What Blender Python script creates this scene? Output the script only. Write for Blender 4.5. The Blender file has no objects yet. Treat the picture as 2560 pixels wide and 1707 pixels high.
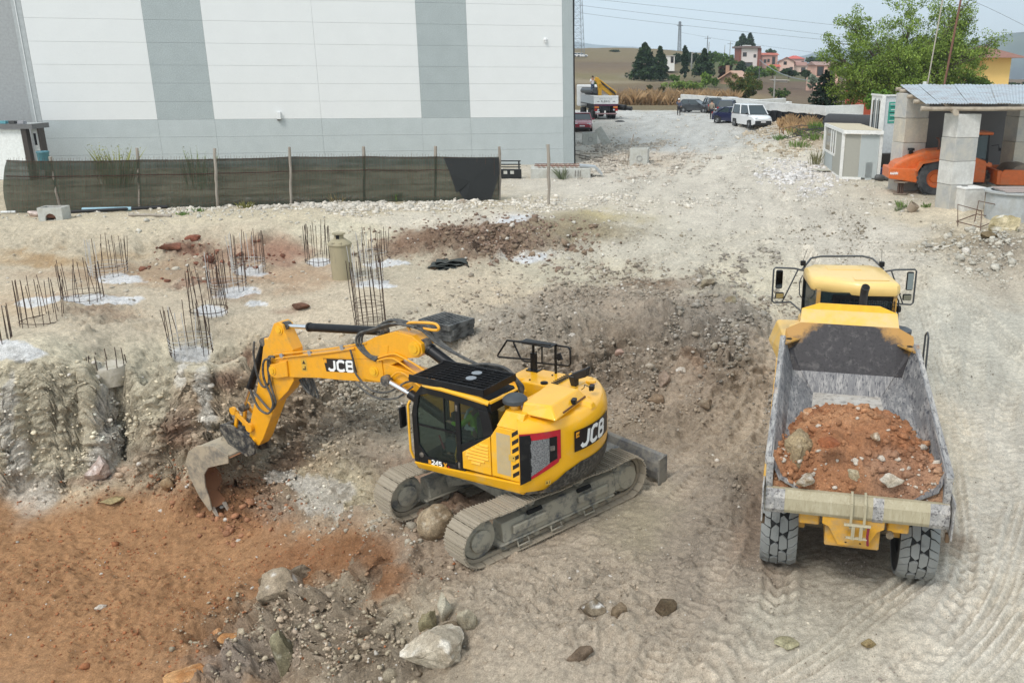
import bpy, bmesh, math, random
import numpy as np
from mathutils import Vector, Matrix, noise as mnoise
random.seed(7)
RNG = np.random.default_rng(11)
S = bpy.context.scene
COL = S.collection
R_ = math.radians
# ------------------------------------------------------------------ camera
FPX, CXP, CYP, HC = 2185., 1540., 840., 8.15
PIT, ROL = R_(16.98), R_(0.32)
_fw = np.array([0, math.cos(PIT), -math.sin(PIT)]); _rt = np.array([1., 0, 0]); _up = np.cross(_rt, _fw)
_R = _rt*math.cos(ROL)+_up*math.sin(ROL); _U = -_rt*math.sin(ROL)+_up*math.cos(ROL)
cam_d = bpy.data.cameras.new('camera'); cam = bpy.data.objects.new('camera', cam_d); COL.objects.link(cam)
cam.matrix_world = Matrix(((_R[0], _U[0], -_fw[0], 0), (_R[1], _U[1], -_fw[1], 0), (_R[2], _U[2], -_fw[2], HC), (0, 0, 0, 1)))
cam_d.sensor_width = 36; cam_d.sensor_fit = 'HORIZONTAL'; cam_d.lens = FPX/2560*36
cam_d.shift_x = -(CXP-1280)/2560; cam_d.shift_y = (CYP-853.5)/2560
cam_d.clip_start = 0.1; cam_d.clip_end = 20000
S.camera = cam
# ------------------------------------------------------------------ sky, sun, exposure
SUN_EL, SUN_AZ = R_(52), R_(214)      # azimuth clockwise from +Y; the sun stands behind the viewer, a little to the left
W = bpy.data.worlds.new('World'); S.world = W; W.use_nodes = True
nt = W.node_tree; bg = nt.nodes['Background']
sky = nt.nodes.new('ShaderNodeTexSky'); sky.sky_type = 'NISHITA'; sky.sun_disc = False
sky.sun_elevation = SUN_EL; sky.sun_rotation = SUN_AZ
sky.air_density = 1.0; sky.dust_density = 3.0; sky.ozone_density = 1.2; sky.altitude = 200
# a thin overcast veil: the sky is pulled most of the way to a plain pale grey-blue
mx = nt.nodes.new('ShaderNodeMix'); mx.data_type = 'RGBA'; mx.inputs['Factor'].default_value = 0.72
mx.inputs['B'].default_value = (5.5, 6.2, 6.5, 1)
nt.links.new(sky.outputs['Color'], mx.inputs['A'])
nt.links.new(mx.outputs['Result'], bg.inputs['Color']); bg.inputs['Strength'].default_value = 0.125
sd = bpy.data.lights.new('sun', 'SUN'); so = bpy.data.objects.new('sun', sd); COL.objects.link(so)
sd.energy = 1.45; sd.angle = R_(18); sd.color = (1.0, 0.965, 0.92)
so.rotation_euler = Vector((-math.sin(SUN_AZ)*math.cos(SUN_EL), -math.cos(SUN_AZ)*math.cos(SUN_EL), -math.sin(SUN_EL))).to_track_quat('-Z', 'Y').to_euler()
S.view_settings.view_transform = 'Standard'; S.view_settings.look = 'None'
S.view_settings.exposure = 0.56; S.view_settings.gamma = 1; S.view_settings.use_curve_mapping = False

# ------------------------------------------------------------------ pixel <-> place (survey of the photograph)
KS = 1.0884
def at(x, y, z):
    """point of the place at height z seen at survey pixel x, y"""
    x, y = x*KS, y*KS
    d = _fw+_R*(x-CXP)/FPX+_U*(CYP-y)/FPX
    t = (z-HC)/d[2]
    return Vector((d[0]*t, d[1]*t, z))
def atY(x, y, Y):
    """point of the place at distance Y in front of the camera seen at survey pixel x, y"""
    x, y = x*KS, y*KS
    d = _fw+_R*(x-CXP)/FPX+_U*(CYP-y)/FPX
    t = Y/d[1]
    return Vector((d[0]*t, Y, HC+d[2]*t))
def px_of(P):
    v = P-np.array([0, 0, HC]); k = np.maximum(v@_fw, .1)
    return (CXP+FPX*(v@_R)/k)/KS, (CYP-FPX*(v@_U)/k)/KS
# ------------------------------------------------------------------ objects
def link(o, parent=None):
    COL.objects.link(o)
    if parent is not None: o.parent = parent
    return o
def thing(name, label, cat, loc=(0, 0, 0), rz=0, group=None, scale=None, rot=None):
    o = bpy.data.objects.new(name, None); COL.objects.link(o)
    o.empty_display_size = .2
    o.location = loc; o.rotation_euler = rot if rot is not None else (0, 0, rz)
    if scale: o.scale = (scale,)*3 if not hasattr(scale, '__len__') else scale
    o['label'] = label; o['category'] = cat
    if group: o['group'] = group
    return o
def tag(o, label, cat, group=None):
    o['label'] = label; o['category'] = cat
    if group: o['group'] = group
    return o
def copy_tree(o, parent=None):
    c = o.copy(); COL.objects.link(c); c.parent = parent
    for ch in list(o.children): copy_tree(ch, c)
    return c
def rotm(ax, ang): return Matrix.Rotation(ang, 3, ax)
class MB:
    """collects shapes; build() links them as one mesh object"""
    def __init__(s): s.v = []; s.f = []; s.m = []
    def add(s, vs, fs, mi=0):
        b = len(s.v); s.v += [tuple(map(float, q)) for q in vs]; s.f += [tuple(b+i for i in q) for q in fs]; s.m += [mi]*len(fs); return s
    def hexa(s, p, mi=0):
        """8 points: bottom loop 0-3, top loop 4-7"""
        return s.add(p, [(3, 2, 1, 0), (4, 5, 6, 7), (0, 1, 5, 4), (1, 2, 6, 5), (2, 3, 7, 6), (3, 0, 4, 7)], mi)
    def box(s, c, d, rot=None, mi=0, taper=1.):
        hx, hy, hz = d[0]/2, d[1]/2, d[2]/2
        p = [(-hx, -hy, -hz), (hx, -hy, -hz), (hx, hy, -hz), (-hx, hy, -hz), (-hx*taper, -hy*taper, hz), (hx*taper, -hy*taper, hz), (hx*taper, hy*taper, hz), (-hx*taper, hy*taper, hz)]
        if rot is not None: p = [rot@Vector(q) for q in p]
        return s.hexa([(q[0]+c[0], q[1]+c[1], q[2]+c[2]) for q in p], mi)
    def b(s, x0, x1, y0, y1, z0, z1, mi=0): return s.box(((x0+x1)/2, (y0+y1)/2, (z0+z1)/2), (abs(x1-x0), abs(y1-y0), abs(z1-z0)), mi=mi)
    def bar(s, p, q, w, h=None, mi=0, up=(0, 0, 1)):
        p, q = Vector(p), Vector(q); d = (q-p); L = d.length
        if L < 1e-6: return s
        d.normalize(); h = h or w; u = Vector(up)
        if abs(d.dot(u)) > .98: u = Vector((0, 1, 0))
        x = d.cross(u).normalized()*w/2; y = x.cross(d).normalized()*h/2
        return s.hexa([p-x-y, p+x-y, p+x+y, p-x+y, q-x-y, q+x-y, q+x+y, q-x+y], mi)
    def tube(s, pts, r, n=8, mi=0, cap=True, closed=False):
        pts = [Vector(p) for p in pts]; N = len(pts)
        rr = r if hasattr(r, '__len__') else [r]*N
        b = len(s.v); prev = None
        for i, p in enumerate(pts):
            if closed: t = pts[(i+1) % N]-pts[i-1]
            else: t = pts[min(i+1, N-1)]-pts[max(i-1, 0)]
            t.normalize()
            if prev is None:
                u = Vector((0, 0, 1)) if abs(t.z) < .9 else Vector((1, 0, 0))
                x = t.cross(u).normalized()
            else:
                x = (prev-t*prev.dot(t)).normalized()
            prev = x; y = t.cross(x)
            for k in range(n):
                a = 2*math.pi*k/n; q = p+x*math.cos(a)*rr[i]+y*math.sin(a)*rr[i]; s.v.append(tuple(q))
        M = N if closed else N-1
        for i in range(M):
            for k in range(n):
                a0 = b+i*n+k; a1 = b+i*n+(k+1) % n; j = (i+1) % N; s.f.append((a0, a1, b+j*n+(k+1) % n, b+j*n+k)); s.m.append(mi)
        if cap and not closed:
            s.f.append(tuple(b+k for k in range(n))[::-1]); s.m.append(mi); s.f.append(tuple(b+(N-1)*n+k for k in range(n))); s.m.append(mi)
        return s
    def cyl(s, p, q, r, n=16, mi=0, r2=None): return s.tube([p, q], [r, r if r2 is None else r2], n, mi)
    def lathe(s, prof, n=24, o=(0, 0, 0), axis='z', mi=0, a0=0, a1=2*math.pi):
        """prof: (radius, height)"""
        b = len(s.v); full = abs(a1-a0-2*math.pi) < 1e-6; m = n if full else n+1
        for (r, h) in prof:
            for k in range(m):
                a = a0+(a1-a0)*k/n; c, d = r*math.cos(a), r*math.sin(a)
                P = {'z': (c, d, h), 'x': (h, c, d), 'y': (d, h, c)}[axis]
                s.v.append((P[0]+o[0], P[1]+o[1], P[2]+o[2]))
        for i in range(len(prof)-1):
            for k in range(n):
                k2 = (k+1) % m; s.f.append((b+i*m+k, b+i*m+k2, b+(i+1)*m+k2, b+(i+1)*m+k)); s.m.append(mi)
        return s
    def prism(s, poly, a, bb, axis='y', mi=0):
        """2D polygon extruded; axis 'y': poly is (x,z); 'x': (y,z); 'z': (x,y)"""
        n = len(poly); b = len(s.v)
        for h in (a, bb):
            for (u, w) in poly: s.v.append({'y': (u, h, w), 'x': (h, u, w), 'z': (u, w, h)}[axis])
        s.f.append(tuple(b+i for i in range(n))); s.f.append(tuple(b+n+i for i in range(n))[::-1]); s.m += [mi, mi]
        for i in range(n):
            j = (i+1) % n; s.f.append((b+j, b+i, b+n+i, b+n+j)); s.m.append(mi)
        return s
    def loft(s, loops, mi=0, cap=True):
        b = len(s.v); n = len(loops[0])
        for L in loops: s.v += [tuple(map(float, q)) for q in L]
        for i in range(len(loops)-1):
            for k in range(n):
                j = (k+1) % n; s.f.append((b+i*n+k, b+i*n+j, b+(i+1)*n+j, b+(i+1)*n+k)); s.m.append(mi)
        if cap:
            s.f.append(tuple(b+k for k in range(n))[::-1]); s.f.append(tuple(b+(len(loops)-1)*n+k for k in range(n))); s.m += [mi, mi]
        return s
    def xf(s, M): s.v = [tuple(M@Vector(q)) for q in s.v]; return s
    def fn(s, g): s.v = [tuple(g(*q)) for q in s.v]; return s
    def build(s, name, mat, parent=None, smooth=False, bevel=0, fix=True, seg=1, sub=0):
        me = bpy.data.meshes.new(name); me.from_pydata(s.v, [], s.f)
        mats = mat if isinstance(mat, (list, tuple)) else [mat]
        for q in mats: me.materials.append(q)
        if len(mats) > 1: me.polygons.foreach_set('material_index', s.m)
        if fix:
            bm = bmesh.new(); bm.from_mesh(me)
            if smooth == 'merge': bmesh.ops.remove_doubles(bm, verts=bm.verts, dist=1e-4)
            bmesh.ops.recalc_face_normals(bm, faces=bm.faces); bm.to_mesh(me); bm.free()
        o = bpy.data.objects.new(name, me); link(o, parent)
        if smooth:
            me.shade_smooth()
            try: me.set_sharp_from_angle(angle=R_(38))
            except Exception: pass
        if sub:
            md = o.modifiers.new('s', 'SUBSURF'); md.levels = sub; md.render_levels = sub
        if bevel:
            md = o.modifiers.new('b', 'BEVEL'); md.width = bevel; md.segments = seg; md.limit_method = 'ANGLE'; md.angle_limit = R_(35)
            if seg > 1 or not smooth: md.harden_normals = False
        return o
def dup(o, parent=None, loc=None, rot=None, scale=None):
    c = o.copy(); link(c, parent if parent is not None else o.parent)
    if loc is not None: c.location = loc
    if rot is not None: c.rotation_euler = rot
    if scale is not None: c.scale = scale if hasattr(scale, '__len__') else (scale,)*3
    return c
# ------------------------------------------------------------------ materials
MATS = {}
def srgb(c):
    return tuple(((v/255)/12.92 if v/255 <= .04045 else ((v/255+.055)/1.055)**2.4) for v in c)
def mat(name, col, rough=.6, metal=0., dirt=None, dirt_amt=.0, dscale=3., var=.12, vscale=8., bump=0., bscale=30., spec=.5, coat=0., streak=0.):
    """a painted or worn surface: base colour, broad and fine variation, patches of dust, fine relief"""
    if name in MATS: return MATS[name]
    m = bpy.data.materials.new(name); m.use_nodes = True; n = m.node_tree.nodes; l = m.node_tree.links
    p = n['Principled BSDF']; p.inputs['Roughness'].default_value = rough; p.inputs['Metallic'].default_value = metal
    p.inputs['Specular IOR Level'].default_value = spec
    if coat: p.inputs['Coat Weight'].default_value = coat; p.inputs['Coat Roughness'].default_value = .15
    tc = n.new('ShaderNodeTexCoord'); src = tc.outputs['Object']
    if streak:
        mp = n.new('ShaderNodeMapping'); mp.inputs['Scale'].default_value = (1, 1, 1/streak); l.new(src, mp.inputs['Vector']); ssrc = mp.outputs['Vector']
    else: ssrc = src
    nz = n.new('ShaderNodeTexNoise'); nz.inputs['Scale'].default_value = vscale; nz.inputs['Detail'].default_value = 6; nz.inputs['Roughness'].default_value = .65
    l.new(ssrc, nz.inputs['Vector'])
    r1 = n.new('ShaderNodeMapRange'); r1.inputs['From Min'].default_value = .3; r1.inputs['From Max'].default_value = .7
    r1.inputs['To Min'].default_value = 1-var; r1.inputs['To Max'].default_value = 1+var; l.new(nz.outputs['Fac'], r1.inputs['Value'])
    mu = n.new('ShaderNodeMix'); mu.data_type = 'RGBA'; mu.blend_type = 'MULTIPLY'; mu.inputs['Factor'].default_value = 1
    mu.inputs['A'].default_value = (*col, 1); l.new(r1.outputs['Result'], mu.inputs['B'])
    out = mu.outputs['Result']
    if dirt is not None:
        n2 = n.new('ShaderNodeTexNoise'); n2.inputs['Scale'].default_value = dscale; n2.inputs['Detail'].default_value = 9; n2.inputs['Roughness'].default_value = .7
        l.new(ssrc, n2.inputs['Vector'])
        r2 = n.new('ShaderNodeMapRange'); c = .62-.34*dirt_amt
        r2.inputs['From Min'].default_value = c-.07; r2.inputs['From Max'].default_value = c+.12; r2.inputs['To Max'].default_value = min(1, .35+dirt_amt)
        l.new(n2.outputs['Fac'], r2.inputs['Value'])
        m2 = n.new('ShaderNodeMix'); m2.data_type = 'RGBA'; l.new(r2.outputs['Result'], m2.inputs['Factor']); l.new(out, m2.inputs['A']); m2.inputs['B'].default_value = (*dirt, 1)
        out = m2.outputs['Result']
        rr = n.new('ShaderNodeMapRange'); rr.inputs['To Min'].default_value = rough; rr.inputs['To Max'].default_value = max(rough, .85); l.new(r2.outputs['Result'], rr.inputs['Value']); l.new(rr.outputs['Result'], p.inputs['Roughness'])
    l.new(out, p.inputs['Base Color'])
    if bump:
        n3 = n.new('ShaderNodeTexNoise'); n3.inputs['Scale'].default_value = bscale; n3.inputs['Detail'].default_value = 6; l.new(ssrc, n3.inputs['Vector'])
        bp = n.new('ShaderNodeBump'); bp.inputs['Strength'].default_value = bump; bp.inputs['Distance'].default_value = .02; l.new(n3.outputs['Fac'], bp.inputs['Height']); l.new(bp.outputs['Normal'], p.inputs['Normal'])
    MATS[name] = m; return m
def glassmat(name, col=(.02, .03, .03), rough=.05, alpha=.0):
    if name in MATS: return MATS[name]
    m = bpy.data.materials.new(name); m.use_nodes = True; n = m.node_tree.nodes; l = m.node_tree.links
    p = n['Principled BSDF']; p.inputs['Base Color'].default_value = (*col, 1); p.inputs['Roughness'].default_value = rough; p.inputs['Specular IOR Level'].default_value = .8
    if alpha:
        tr = n.new('ShaderNodeBsdfTransparent'); tr.inputs['Color'].default_value = (.75, .82, .8, 1); ms = n.new('ShaderNodeMixShader'); ms.inputs['Fac'].default_value = alpha
        o = n['Material Output']; l.new(p.outputs['BSDF'], ms.inputs[1]); l.new(tr.outputs['BSDF'], ms.inputs[2]); l.new(ms.outputs['Shader'], o.inputs['Surface'])
    MATS[name] = m; return m
DUST = (.46, .41, .33); MUD = (.33, .27, .20)
YEL = lambda: mat('yellow_paint', (.86, .43, .007), .30, dirt=(.64, .44, .16), dirt_amt=.15, dscale=2.2, var=.05, vscale=2, coat=.5)
BLK = lambda: mat('black_paint', (.007, .007, .008), .42, spec=.28, dirt=(.06, .055, .048), dirt_amt=.06, dscale=5)
RUB = lambda: mat('black_rubber', (.014, .014, .015), .6, dirt=(.1, .09, .08), dirt_amt=.15, dscale=6)
STEELD = lambda: mat('dusty_steel', (.10, .11, .115), .6, dirt=DUST, dirt_amt=.75, dscale=3.5, bump=.3)
CHROME = lambda: mat('chrome_rod', (.75, .75, .76), .15, metal=1, var=.02)
DARKM = lambda: mat('dark_metal', (.035, .036, .038), .5, dirt=MUD, dirt_amt=.35, dscale=5)
# ------------------------------------------------------------------ lettering built from strokes
GLY = {
 'J': [[(.55, 1), (.55, .25), (.42, .05), (.18, .05), (.03, .22)]], 'C': [[(.62, .85), (.45, .97), (.2, .97), (.05, .8), (.05, .2), (.2, .03), (.45, .03), (.62, .15)]],
 'B': [[(.05, 0), (.05, 1)], [(.05, .97), (.42, .97), (.56, .86), (.56, .64), (.42, .52), (.05, .52)], [(.42, .52), (.6, .4), (.6, .14), (.44, .03), (.05, .03)]],
 '2': [[(.04, .82), (.18, .97), (.45, .97), (.58, .82), (.58, .65), (.05, .03), (.62, .03)]], '4': [[(.48, 0), (.48, 1), (.04, .3), (.64, .3)]],
 '5': [[(.58, .97), (.08, .97), (.07, .55), (.42, .6), (.58, .45), (.58, .18), (.42, .03), (.05, .05)]], 'X': [[(.04, 0), (.6, 1)], [(.04, 1), (.6, 0)]],
 'R': [[(.05, 0), (.05, 1)], [(.05, .97), (.42, .97), (.58, .84), (.58, .62), (.42, .5), (.05, .5)], [(.32, .5), (.6, 0)]],
 'S': [[(.58, .85), (.42, .97), (.18, .97), (.05, .83), (.05, .65), (.18, .53), (.42, .48), (.57, .36), (.57, .16), (.42, .03), (.18, .03), (.03, .16)]],
 'T': [[(.0, .97), (.62, .97)], [(.31, .97), (.31, 0)]], 'A': [[(.02, 0), (.3, 1), (.58, 0)], [(.12, .33), (.48, .33)]],
 'G': [[(.58, .85), (.42, .97), (.18, .97), (.04, .8), (.04, .2), (.18, .03), (.42, .03), (.58, .18), (.58, .45), (.35, .45)]],
 'E': [[(.58, .97), (.05, .97), (.05, .03), (.58, .03)], [(.05, .5), (.5, .5)]], 'V': [[(.02, 1), (.3, 0), (.58, 1)]], 'F': [[(.05, 0), (.05, .97), (.58, .97)], [(.05, .5), (.48, .5)]],
 'H': [[(.05, 0), (.05, 1)], [(.58, 0), (.58, 1)], [(.05, .5), (.58, .5)]], 'L': [[(.05, 1), (.05, .03), (.55, .03)]], 'M': [[(.03, 0), (.03, 1), (.33, .4), (.63, 1), (.63, 0)]], 'I': [[(.3, 0), (.3, 1)]], 'Z': [[(.03, .97), (.58, .97), (.03, .03), (.6, .03)]],
 'N': [[(.03, 0), (.03, 1), (.58, 0), (.58, 1)]], 'O': [[(.2, .03), (.42, .03), (.58, .2), (.58, .8), (.42, .97), (.2, .97), (.04, .8), (.04, .2), (.2, .03)]], ' ': [],
 'P': [[(.05, 0), (.05, 1)], [(.05, .97), (.42, .97), (.58, .84), (.58, .62), (.42, .5), (.05, .5)]], 'U': [[(.04, 1), (.04, .2), (.18, .03), (.42, .03), (.58, .2), (.58, 1)]],
}
def stroke_text(txt, h, w=.2, gap=.2, slant=0., stretch=1.):
    """flat lettering in the XZ plane (y = 0), thickness w of height h; returns MB and width"""
    m = MB(); x0 = 0
    for ch in txt:
        for li, line in enumerate(GLY[ch]):
            pts = [Vector(((x0+u*stretch+slant*v)*h, -.0008*li, v*h)) for u, v in line]
            n = len(pts); L = []; Rr = []; t = w*h/2
            for i in range(n):
                d0 = (pts[i]-pts[i-1]).normalized() if i else (pts[1]-pts[0]).normalized()
                d1 = (pts[i+1]-pts[i]).normalized() if i < n-1 else d0
                if i == 0: d0 = d1
                d = (d0+d1).normalized(); nn = Vector((-d.z, 0, d.x)); k = 1/max(.45, nn.dot(Vector((-d0.z, 0, d0.x))))
                L.append(pts[i]+nn*t*k); Rr.append(pts[i]-nn*t*k)
            for i in range(n-1): m.add([L[i], L[i+1], Rr[i+1], Rr[i]], [(0, 1, 2, 3)])
        x0 += (.66 if ch != ' ' else .4)*stretch+gap
    return m, x0*h
# ================================================================== GROUND
def _hash(ix, iy, iz, s):
    h = (ix.astype(np.int64)*374761393+iy.astype(np.int64)*668265263+iz.astype(np.int64)*2147483647+s*974634777) & 0xffffffff
    h = ((h ^ (h >> 13))*1274126177) & 0xffffffff
    h = (h ^ (h >> 16)) & 0xffffffff
    return h/4294967295.*2-1
def vnoise(P, s=0):
    i = np.floor(P).astype(np.int64); f = P-i; f = f*f*f*(f*(f*6-15)+10)
    r = 0
    for dx in (0, 1):
        wx = f[:, 0] if dx else 1-f[:, 0]
        for dy in (0, 1):
            wy = f[:, 1] if dy else 1-f[:, 1]
            for dz in (0, 1):
                wz = f[:, 2] if dz else 1-f[:, 2]
                r = r+wx*wy*wz*_hash(i[:, 0]+dx, i[:, 1]+dy, i[:, 2]+dz, s)
    return r
def fbm(P, sc, oct=4, s=0, gain=.5):
    r = 0; a = 1.
    for k in range(oct): r = r+a*vnoise(P*sc*(2.03**k)+k*17.3, s+k); a *= gain
    return r
def worley(P2, s=0):
    """2D cellular: distance to nearest and second feature"""
    i = np.floor(P2).astype(np.int64); f = P2-i; d1 = np.full(len(P2), 9.); d2 = np.full(len(P2), 9.); v = np.zeros(len(P2))
    for dx in (-1, 0, 1):
        for dy in (-1, 0, 1):
            z = np.zeros_like(i[:, 0])
            ox = _hash(i[:, 0]+dx, i[:, 1]+dy, z, s)*.5+.5; oy = _hash(i[:, 0]+dx, i[:, 1]+dy, z, s+9)*.5+.5
            d = np.hypot(dx+ox-f[:, 0], dy+oy-f[:, 1]); hv = _hash(i[:, 0]+dx, i[:, 1]+dy, z, s+21)
            n = d < d1; d2 = np.where(n, d1, np.minimum(d2, d)); v = np.where(n, hv, v); d1 = np.where(n, d, d1)
    return d1, d2, v
# survey of heights: pixel x, y, height of the ground there
HP = [(0,1568,-2.75),(300,1568,-2.7),(0,1350,-2.7),(300,1350,-2.7),(0,1200,-2.6),(200,1165,-2.6),(400,1120,-2.5),(520,1160,-2.5),(560,1300,-2.5),(420,1470,-2.65),
 (700,1240,-2.15),(800,1275,-1.5),(620,1380,-2.4),(-200,1400,-2.7),(-200,1200,-2.6),
 (-150,1150,-2.5),(30,1140,-2.5),(150,1120,-2.5),(300,1085,-2.45),(420,1040,-2.4),(520,1010,-2.3),
 (-150,850,.7),(30,848,.7),(100,842,.7),(180,838,.7),(300,822,.72),(380,828,.74),(460,828,.75),(560,805,.76),(640,800,.76),
 (760,815,.65),(880,850,.5),(740,950,-.6),(850,980,-.3),(900,1060,-.5),(640,960,-1.3),(700,1100,-1.7),(800,1150,-1.3),(870,1200,-.8),(620,1150,-2.2),(760,1220,-1.8),
 (930,1215,-.35),(1000,1300,-.35),(1100,1330,-.32),(1460,1150,-.3),(1200,1200,-.32),(1300,1260,-.3),(1500,1080,-.28),(1000,1130,-.35),(950,1000,-.25),(1150,1030,-.3),(1250,1080,-.3),(1350,1020,-.28),
 (858,1240,-.5),(850,1300,-.35),(866,1380,-.3),(915,1432,-.3),(968,1472,-.3),(824,1310,-1.05),(832,1400,-1.05),(876,1468,-.95),(930,1518,-.85),(780,1400,-1.25),(745,1450,-1.4),(690,1500,-1.6),(910,1340,-.22),(1000,1420,-.22),(1040,1500,-.4),(1100,1568,-.3),(800,1540,-1.25),(620,1560,-2.1),(560,1500,-2.35),
 (1300,1480,-.2),(1500,1380,-.2),(1500,1568,-.2),(1250,1380,-.25),
 (1700,1400,-.2),(1900,1300,-.2),(2200,1400,-.2),(2352,1568,-.2),(1700,1040,-.1),(2352,1250,-.2),(1800,1150,-.15),(2200,1200,-.15),(2100,1000,0),(2352,1000,.1),(1900,1568,-.2),(2600,1400,-.2),
 (1150,860,.45),(1240,800,.95),(1330,760,1.0),(1420,720,1.15),(1560,695,1.45),(1700,720,1.2),(1350,900,.05),(1480,960,-.1),(1580,860,.45),(1600,780,1.0),(1500,800,.95),(1745,850,.45),(1765,780,.55),(1680,960,-.05),
 (1000,745,.8),(1080,700,.9),(1120,650,1.0),(1400,640,1.05),(1650,640,1.15),(1790,680,.95),(1950,700,.9),(2250,780,.7),(2352,700,1.0),
 (1850,590,1.5),(2000,500,2.1),(1700,470,2.25),(1500,480,2.2),(1300,480,2.2),(2100,510,2.15),(2352,600,1.75),(2300,545,2.1),(2352,520,2.3),(1500,560,1.75),(1700,540,1.75),
 (640,700,.85),(900,700,.88),(1000,640,1.1),(300,710,.82),(60,780,.75),(100,690,.9),(900,600,1.2),(300,640,1.05),(600,620,1.15),(450,740,.8),(-200,640,1.0),
 (-200,622,1.15),(100,615,1.15),(300,608,1.2),(500,600,1.22),(700,590,1.25),(860,585,1.25),(1000,600,1.25),(1150,600,1.25),(1300,580,1.35),
 (-200,520,2.2),(0,520,2.2),(150,524,2.2),(300,526,2.2),(450,524,2.2),(600,522,2.2),(720,516,2.2),(860,512,2.15),(1000,505,2.15),(1150,502,2.15),(1280,505,2.1),(1400,510,2.05),(1450,560,1.7),
 (0,495,2.22),(140,487,2.22),(322,480,2.22),(500,478,2.22),(668,470,2.22),(838,464,2.22),(1000,462,2.22),(1148,460,2.22),(1260,470,2.22),(-200,490,2.2),
 (1320,380,2.4),(1200,400,2.35),(900,420,2.3),(500,440,2.3),(100,450,2.3),(-200,450,2.3),(1500,400,2.4),(1700,420,2.4),(1400,430,2.35),
 (1930,412,2.6),(2100,440,2.55),(2200,480,2.5),(2352,470,2.5),(2352,430,2.6),(2600,480,2.5),(1730,305,3.25),(1559,266,3.35),(1450,242,3.4),(1330,330,2.8),(1600,350,2.8),(1840,352,2.95),(1785,318,3.15),(1760,275,4.0),(1795,280,4.1),(1840,290,4.0),(1895,298,3.85),(1815,330,3.2),(1860,345,3.2),(1960,300,3.9),(2000,360,2.9),(2352,390,2.8)]
hp3 = np.array([tuple(at(*p)) for p in HP])
hp3 = np.vstack([hp3, [(-60, 130, 3.4), (60, 150, 3.4), (20, 150, 3.4), (-30, 100, 3.3), (60, 90, 3.2), (-60, 60, 2.6), (60, 50, 2.6), (-30, 10, -2.7), (-40, 20, -1.0), (30, 10, -.2), (35, 25, 1.5), (-20, 6, -2.7), (0, 6, -.3), (12, 6, -.2), (-8, 6, -2.5)]])
def _ker(d): return d
_A = _ker(np.hypot(hp3[:, None, 0]-hp3[None, :, 0], (hp3[:, None, 1]-hp3[None, :, 1])))
_n = len(hp3); _M = np.zeros((_n+1, _n+1)); _M[:_n, :_n] = _A-np.eye(_n)*.02; _M[:_n, _n] = 1; _M[_n, :_n] = 1
_w = np.linalg.solve(_M, np.append(hp3[:, 2], 0))
def base_h(X, Y):
    out = np.empty(len(X))
    for a in range(0, len(X), 40000):
        d = np.hypot(X[a:a+40000, None]-hp3[None, :, 0], Y[a:a+40000, None]-hp3[None, :, 1]); out[a:a+40000] = d@_w[:_n]+_w[_n]
    return out
ts = np.concatenate([np.linspace(-2.2, -.82, 18)[:-1], np.linspace(-.82, .58, 550), np.linspace(.58, 1.7, 16)[1:]]); NC = len(ts)
# rows are closer together where the ground is steep, so that the dug face is as finely meshed as the flat
yc = np.arange(7, 36.001, .03); tcs = np.linspace(-2.2, 1.7, 150); CY = np.repeat(yc, 150); Hc = base_h((tcs[None]*(yc[:, None]*.93+2)).ravel(), CY).reshape(-1, 150)
dens = (1/np.interp(yc, [7, 11.5, 12.5, 23, 25, 36], [.05, .05, .027, .034, .08, .10]))[:, None]*np.sqrt(1+(1.25*np.gradient(Hc, .03, axis=0))**2)
dens = (dens+np.roll(dens, 1, 1)+np.roll(dens, -1, 1))/3; cum = np.cumsum(dens*.03, 0); N1 = 770
rows = np.stack([np.interp(np.linspace(cum[0, j], cum[-1, j], N1), cum[:, j], yc) for j in range(150)], 1)
rows = np.stack([np.interp(ts, tcs, rr) for rr in rows]); YR = np.vstack([rows, 36*1.0125**np.arange(1, 115)[:, None]*np.ones((1, NC))]); NR = len(YR)
GY = YR.ravel(); GX = (ts[None, :]*(YR*.93+2.)).ravel()
# ragged edges: look the height up at a slightly warped place
wp = np.stack([GX, GY, GX*0], 1)
near = np.clip((60-GY)/25, 0, 1)
wX = GX+near*(.22*fbm(wp, .9, 4, 3)); wY = GY+near*(.30*fbm(wp, .8, 5, 7))
BH = base_h(wX, wY)
G0 = np.stack([GX, GY, BH], 1)
PX, PY = px_of(G0)
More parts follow.
